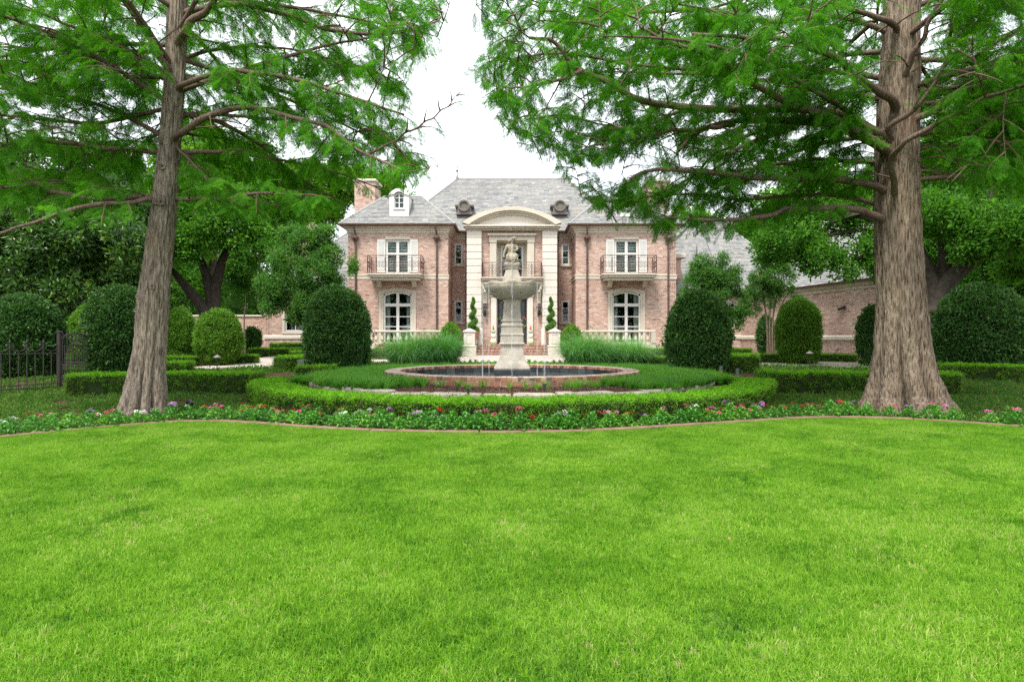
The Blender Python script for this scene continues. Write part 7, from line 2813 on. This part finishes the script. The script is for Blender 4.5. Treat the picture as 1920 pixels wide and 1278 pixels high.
for pxs, d0, d1, r_ in RR:
    thin = pxs[-1][0] < 1000 and pxs[0][0] < 1200
    limb(tr_, CR, pxs, d0, d1, r_, trunk_pt=lambda z: (float(np.interp(z, [a[2] for a in axr], [a[0] for a in axr])), DR_), step=0.18, gate=-0.32 if not thin else 0.0)
for i in range(50):
    z_ = 5.0 + 10 * (i / 50.0)
    az = i * 2.399 + 1.1
    tx = float(np.interp(z_, [a[2] for a in axr], [a[0] for a in axr]))
    free_limb(tr_, CR, (tx, DR_, z_), az, max(1.8, 7.4 - 0.45 * (z_ - 5)), random.uniform(-0.05, 0.5), 0.06, step=0.30, l0=1.1)
for i in range(10):       # right-hand side, lower
    z_ = 4.6 + 0.25 * i
    free_limb(tr_, CR, (X(1690, DR_), DR_, z_), random.uniform(-0.9, 1.3), 5.5, 0.05, 0.05, step=0.24, l0=1.4)
CR.fill(tr_, 100, (900, 1980), (-40, 420), (12.9, 17.0))
CR.fill(tr_, 34, (1050, 1980), (-40, 150), (9.5, 12.5))
CR.fill(tr_, 34, (880, 1060), (-30, 300), (10.0, 13.5), maxl=2.6)
CR.fill(tr_, 45, (1725, 1990), (-30, 360), (10.0, 17.0), maxl=3.4)
CR.fill(tr_, 50, (1040, 1500), (-20, 420), (12.0, 15.5))
CR.finish(tr_)
print("fronds", len(CL.P), len(CR.P))


# ---- broadleaf trees
def blob_tree(name, label, trunk, blobs, keys, limbs=True, dens=10.0, cat="tree", group=None, bark='bark_dark', seed=0, sc=(0.75, 1.25), gap=-0.25, r_tr=0.2, stems=None, gs=0.7, limbfrac=0.8):
    """trunk = [(x, y, z)...]; blobs = [(x, y, z, r)]: leaf clumps fill an uneven shell of every blob; a limb runs to each"""
    t0_ = trunk[0]
    root = thing(name, (t0_[0], t0_[1], t0_[2]), label, cat, group)
    r = np.random.default_rng(seed + 1000)
    rn = random.Random(seed)
    for st in (stems or [trunk]):
        line = catmull(st, 6) if len(st) > 2 else [Vector(st[0]), Vector(st[0]).lerp(Vector(st[1]), .5), Vector(st[1])]
        mb = MB()
        mb.tube(line, [r_tr * (1.35 * max(0, 1 - i / (len(line) - 1) * 6) * 0.35 + 1 - 0.62 * i / (len(line) - 1)) for i in range(len(line))], 12)
        mb.build("trunk", M[bark], root, smooth=True)
    topp = [Vector(st[-1]) for st in (stems or [trunk])]
    P_ = []
    for (bx_, by_, bz_, br) in blobs:
        if limbs:
            c = Vector((bx_, by_, bz_))
            a = min(topp, key=lambda q: (q - c).length)
            if (c - a).length > 0.3 and rn.random() < limbfrac:
                mid = a.lerp(c, 0.5) + Vector((rn.uniform(-.4, .4), rn.uniform(-.4, .4), rn.uniform(-.1, .9))) * (c - a).length * 0.25
                line = catmull([a, mid, c], 6)
                mb = MB(); mb.tube(line, [r_tr * 0.30 * (1 - 0.75 * i / (len(line) - 1)) for i in range(len(line))], 8)
                mb.build("limb", M[bark], root, smooth=True)
        n = int(dens * 4 * math.pi * br * br)
        for _ in range(n):
            d_ = r.normal(size=3); d_ /= np.linalg.norm(d_)
            q = br * r.uniform(0.35, 1.0) ** 0.45
            q *= 1 + 0.28 * noise.noise(Vector(tuple(d_ * 1.7)) + Vector((bx_, by_, bz_)))
            p = (bx_ + d_[0] * q, by_ + d_[1] * q, bz_ + d_[2] * q * 0.82)
            if noise.noise(Vector(p) * gs + Vector((seed, 0, 0))) < gap: continue
            P_.append(p)
    scatter("crown", P_, rand_rot(len(P_)), r.uniform(sc[0], sc[1], len(P_)), keys, root)
    return root


def B(px, py, d, rpx, dd=0.0):
    return (X(px, d), d + dd, Z(py, d), rpx * d / FPX)


def T(px, py, d):
    return (X(px, d), d, Z(py, d))


def base(px, d):
    return (X(px, d), d, G(X(px, d), d) - 0.05)


blob_tree("magnolia_tree", "dark glossy magnolia filling the left edge behind the iron fence", [base(150, 25), T(152, 560, 25), T(158, 480, 25), T(150, 420, 25)],
          [B(20, 500, 24, 75), B(110, 455, 24.5, 80), B(215, 470, 25, 75), B(60, 400, 25, 85), B(170, 385, 26, 80), B(-60, 440, 24, 95), B(250, 410, 27, 65), B(30, 545, 23.5, 50), B(120, 545, 24, 55, 0.3), B(235, 540, 26, 50), B(-20, 330, 26, 80), B(90, 320, 27, 75), B(200, 318, 28, 65)],
          ["magnolia1", "magnolia2"], dens=11, r_tr=0.24, seed=1, gap=-0.20, gs=0.8)
blob_tree("oak_tree", "forked dark-trunked live oak behind the two round shrubs on the left", [base(398, 29), T(396, 560, 29), T(395, 535, 29)],
          [B(345, 455, 28, 42), B(430, 425, 28, 55), B(500, 430, 29, 48), B(380, 395, 29, 50), B(470, 385, 30, 50), B(330, 395, 30, 40), B(300, 500, 30, 30), B(485, 490, 28, 38), B(450, 520, 30, 26), B(540, 400, 31, 40)],
          ["oak1", "oak2"], dens=8, r_tr=0.30, seed=2,
          stems=[[base(398, 29), T(397, 575, 29), T(388, 520, 29), T(372, 480, 29), T(352, 455, 28.5)], [base(402, 29), T(402, 560, 29), T(412, 505, 29), T(425, 470, 29), T(440, 440, 29)],
                 [T(392, 590, 29), T(355, 545, 28.8), T(322, 505, 28.5)]])
blob_tree("background_tree", "bright yellow-green tree top above the low left wing", [base(590, 52), T(590, 450, 52), T(600, 380, 52)],
          [B(560, 350, 50, 55), B(630, 345, 52, 48), B(500, 370, 50, 55), B(600, 390, 52, 45), B(690, 345, 54, 35), B(440, 360, 50, 55), B(540, 420, 52, 40), B(735, 352, 56, 22)], ["bright1", "bright2"], dens=5, r_tr=0.35, seed=3, sc=(1.1, 1.7))
blob_tree("background_tree", "green tree between the leaning trunk and the sky, behind the oak", [base(400, 42), T(400, 470, 42), T(410, 380, 42)],
          [B(400, 330, 40, 70), B(320, 330, 41, 60), B(480, 310, 42, 60), B(380, 270, 43, 50), B(280, 400, 40, 55), B(360, 440, 40, 45)], ["bright1", "oak2"], dens=4.5, r_tr=0.35, seed=4, sc=(1.1, 1.6), gap=-0.1)
blob_tree("background_tree", "dark tree mass far left beyond the magnolia", [base(40, 40), T(40, 500, 40), T(40, 420, 40)],
          [B(20, 420, 38, 110), B(160, 440, 39, 90), B(-90, 420, 36, 120), B(260, 470, 40, 70), B(80, 540, 38, 80), B(200, 560, 39, 60), B(-60, 560, 36, 100), B(300, 560, 40, 50), B(350, 600, 42, 35), B(440, 590, 44, 30), B(480, 560, 47, 38), B(520, 520, 47, 45), B(560, 470, 47, 40)],
          ["oak1", "magnolia2"], dens=4.5, r_tr=0.35, seed=5, sc=(1.1, 1.6), gap=-0.3)
blob_tree("crape_myrtle", "crape myrtle with pale slim trunks behind the big left holly", [base(574, 24), T(573, 600, 24), T(574, 560, 24)],
          [B(575, 455, 24, 30), B(620, 480, 24, 30), B(540, 490, 24, 33), B(590, 510, 23.6, 35), B(640, 520, 24, 24), B(530, 540, 24, 34), B(575, 560, 23.8, 32), B(515, 575, 24, 22), B(605, 440, 24, 22), B(548, 440, 24.3, 22), B(655, 495, 24.2, 16), B(625, 545, 24, 22), B(500, 530, 24, 20), B(555, 590, 24, 18)],
          ["myrtle1", "myrtle2"], dens=46, r_tr=0.055, seed=6, bark='bark_pale', sc=(0.8, 1.25), gap=-0.22, gs=1.5,
          stems=[[base(574, 24), T(572, 610, 24), T(560, 560, 24), T(545, 510, 24)], [base(577, 24), T(576, 600, 24), T(590, 545, 24), T(605, 490, 24)], [base(575, 24), T(574, 590, 24), T(578, 530, 24), T(578, 470, 24)]])
blob_tree("young_tree", "thin young tree left of the low left wing, above the small dark shrub", [base(459, 30), T(458, 600, 30), T(462, 540, 30)],
          [B(460, 500, 30, 26), B(440, 530, 30, 22), B(485, 535, 30, 22), B(475, 480, 30, 20), B(455, 560, 30, 20), B(505, 560, 31, 18)], ["myrtle1", "myrtle2"], dens=15, r_tr=0.045, seed=7, bark='bark_pale', gap=-0.15, gs=1.4)
blob_tree("crape_myrtle", "feathery crape myrtle rising behind the right holly dome", [base(1335, 25), T(1335, 590, 25), T(1334, 550, 25)],
          [B(1330, 520, 25, 32), B(1300, 535, 25, 24), B(1365, 530, 25, 26), B(1340, 565, 24.8, 32), B(1385, 560, 25, 20), B(1318, 490, 25, 16), B(1350, 488, 25, 16), B(1300, 500, 25, 10), B(1378, 505, 25, 10), B(1330, 480, 25, 8), B(1375, 600, 25, 18), B(1395, 585, 25, 10), B(1285, 548, 25, 12), B(1345, 530, 25, 28), B(1372, 575, 25, 22), B(1310, 515, 25, 18)],
          ["myrtle1", "myrtle2"], dens=40, r_tr=0.05, seed=8, bark='bark_pale', sc=(0.7, 1.1), gap=-0.22, gs=1.6)
blob_tree("crape_myrtle", "multi-stemmed crape myrtle left of the tall light dome before the low wing", [base(1446, 28), T(1446, 600, 28), T(1446, 560, 28)],
          [B(1440, 520, 28, 26), B(1415, 545, 28, 18), B(1470, 540, 28, 20), B(1430, 490, 28, 16), B(1410, 580, 28, 15), B(1462, 505, 28, 15), B(1490, 560, 28, 12), B(1442, 565, 28, 18), B(1395, 570, 28, 10), B(1480, 520, 28.5, 12), B(1450, 530, 28, 24), B(1425, 520, 28, 20), B(1475, 500, 28, 16), B(1405, 560, 28, 16)],
          ["myrtle1", "myrtle2"], dens=36, r_tr=0.045, seed=9, bark='bark_pale', gap=-0.08, gs=1.6, sc=(0.65, 1.05),
          stems=[[base(1440, 28), T(1438, 610, 28), T(1432, 560, 28), T(1420, 510, 28)], [base(1444, 28), T(1443, 600, 28), T(1445, 540, 28), T(1440, 490, 28)], [base(1448, 28), T(1449, 600, 28), T(1458, 550, 28), T(1468, 510, 28)],
                 [base(1452, 28), T(1454, 610, 28), T(1466, 570, 28), T(1485, 540, 28)]])
blob_tree("oak_tree", "spreading live oak behind the big cypress, its limbs forking right of the trunk", [base(1757, 21.5), T(1755, 560, 21.5), T(1752, 500, 21.5)],
          [B(1480, 440, 23, 50), B(1550, 420, 23, 55), B(1600, 460, 23, 42), B(1530, 480, 22.5, 34), B(1460, 390, 24, 45), B(1620, 390, 23, 50), B(1540, 350, 25, 60), B(1450, 470, 24, 28), B(1590, 505, 22.5, 22), B(1640, 500, 22.5, 25),
           B(1760, 400, 21, 50), B(1830, 450, 20.5, 50), B(1900, 420, 20, 60), B(1860, 350, 22, 70), B(1760, 330, 23, 60), B(1960, 350, 21, 80), B(1900, 500, 22, 30), B(1410, 430, 26, 25), B(1960, 480, 21, 50)],
          ["oak1", "oak2"], dens=9, r_tr=0.36, seed=10, limbfrac=0.55, gap=-0.22, sc=(0.7, 1.1),
          stems=[[base(1752, 21.5), T(1750, 620, 21.5), T(1750, 540, 21.5), T(1728, 480, 21.5), T(1700, 430, 22)], [base(1762, 21.5), T(1762, 620, 21.5), T(1765, 530, 21.5), T(1772, 480, 21.4), T(1762, 430, 21.3)],
                 [T(1758, 590, 21.5), T(1775, 530, 21.3), T(1830, 485, 21), T(1885, 450, 20.5)]])
blob_tree("background_tree", "bright green tree top over the slate roofs on the right", [base(1410, 55), T(1410, 500, 55), T(1410, 450, 55)],
          [B(1380, 445, 54, 22), B(1430, 440, 54, 26), B(1470, 455, 54, 24), B(1405, 460, 54, 18), B(1520, 420, 54, 40), B(1590, 380, 54, 50), B(1610, 470, 54, 40)], ["bright1", "bright2"], dens=6, r_tr=0.3, seed=11, sc=(1.0, 1.5), gap=-0.4)
blob_tree("background_tree", "tall shaded tree mass at the far right behind the live oak", [base(1850, 36), T(1850, 500, 36), T(1850, 420, 36)],
          [B(1800, 380, 35, 90), B(1900, 440, 35, 90), B(1780, 520, 36, 45), B(1870, 540, 36, 45), B(1960, 540, 35, 60), B(1750, 450, 36, 50), B(1990, 400, 34, 120), B(1840, 600, 37, 30), B(1730, 560, 37, 30), B(1800, 280, 35, 80), B(1930, 260, 35, 100), B(2080, 500, 34, 110)],
          ["oak1", "oak2"], dens=4.6, r_tr=0.4, seed=12, sc=(1.1, 1.6), gap=-0.3)
blob_tree("background_tree", "green tree showing between the right chimney and the oak", [base(1330, 58), T(1330, 500, 58), T(1330, 420, 58)],
          [B(1290, 400, 56, 30), B(1340, 415, 57, 26)], ["oak1", "bright1"], dens=4, r_tr=0.3, seed=13, sc=(1.0, 1.5), gap=-0.15)
blob_tree("background_tree", "round green tree top just above the left dormer roof", [base(720, 60), T(720, 450, 60), T(720, 400, 60)],
          [B(715, 365, 58, 28), B(770, 378, 58, 14), B(680, 370, 58, 26)], ["oak1", "bright2"], dens=6, r_tr=0.3, seed=14, sc=(1.0, 1.5), gap=-0.4)
# far wooded line closing the garden on both sides
for (xa, xb, ya, yb_, lab) in ((-75, -24, 48, 62, "far belt of trees closing the left side of the garden"), (24, 75, 44, 60, "far belt of trees closing the right side of the garden")):
    r = np.random.default_rng(int(abs(xa)))
    P_ = []
    for _ in range(5200):
        x, y = r.uniform(xa, xb), r.uniform(ya, yb_)
        hh = 8.5 + 3 * noise.noise(Vector((x * 0.15, y * 0.15, 1)))
        z = 0.4 + hh * r.random() ** 0.7
        P_.append((x, y, z))
    o_ = scatter("woods", P_, rand_rot(len(P_)), r.uniform(1.8, 2.8, len(P_)), ["oak1", "oak2"])
    o_["label"] = lab
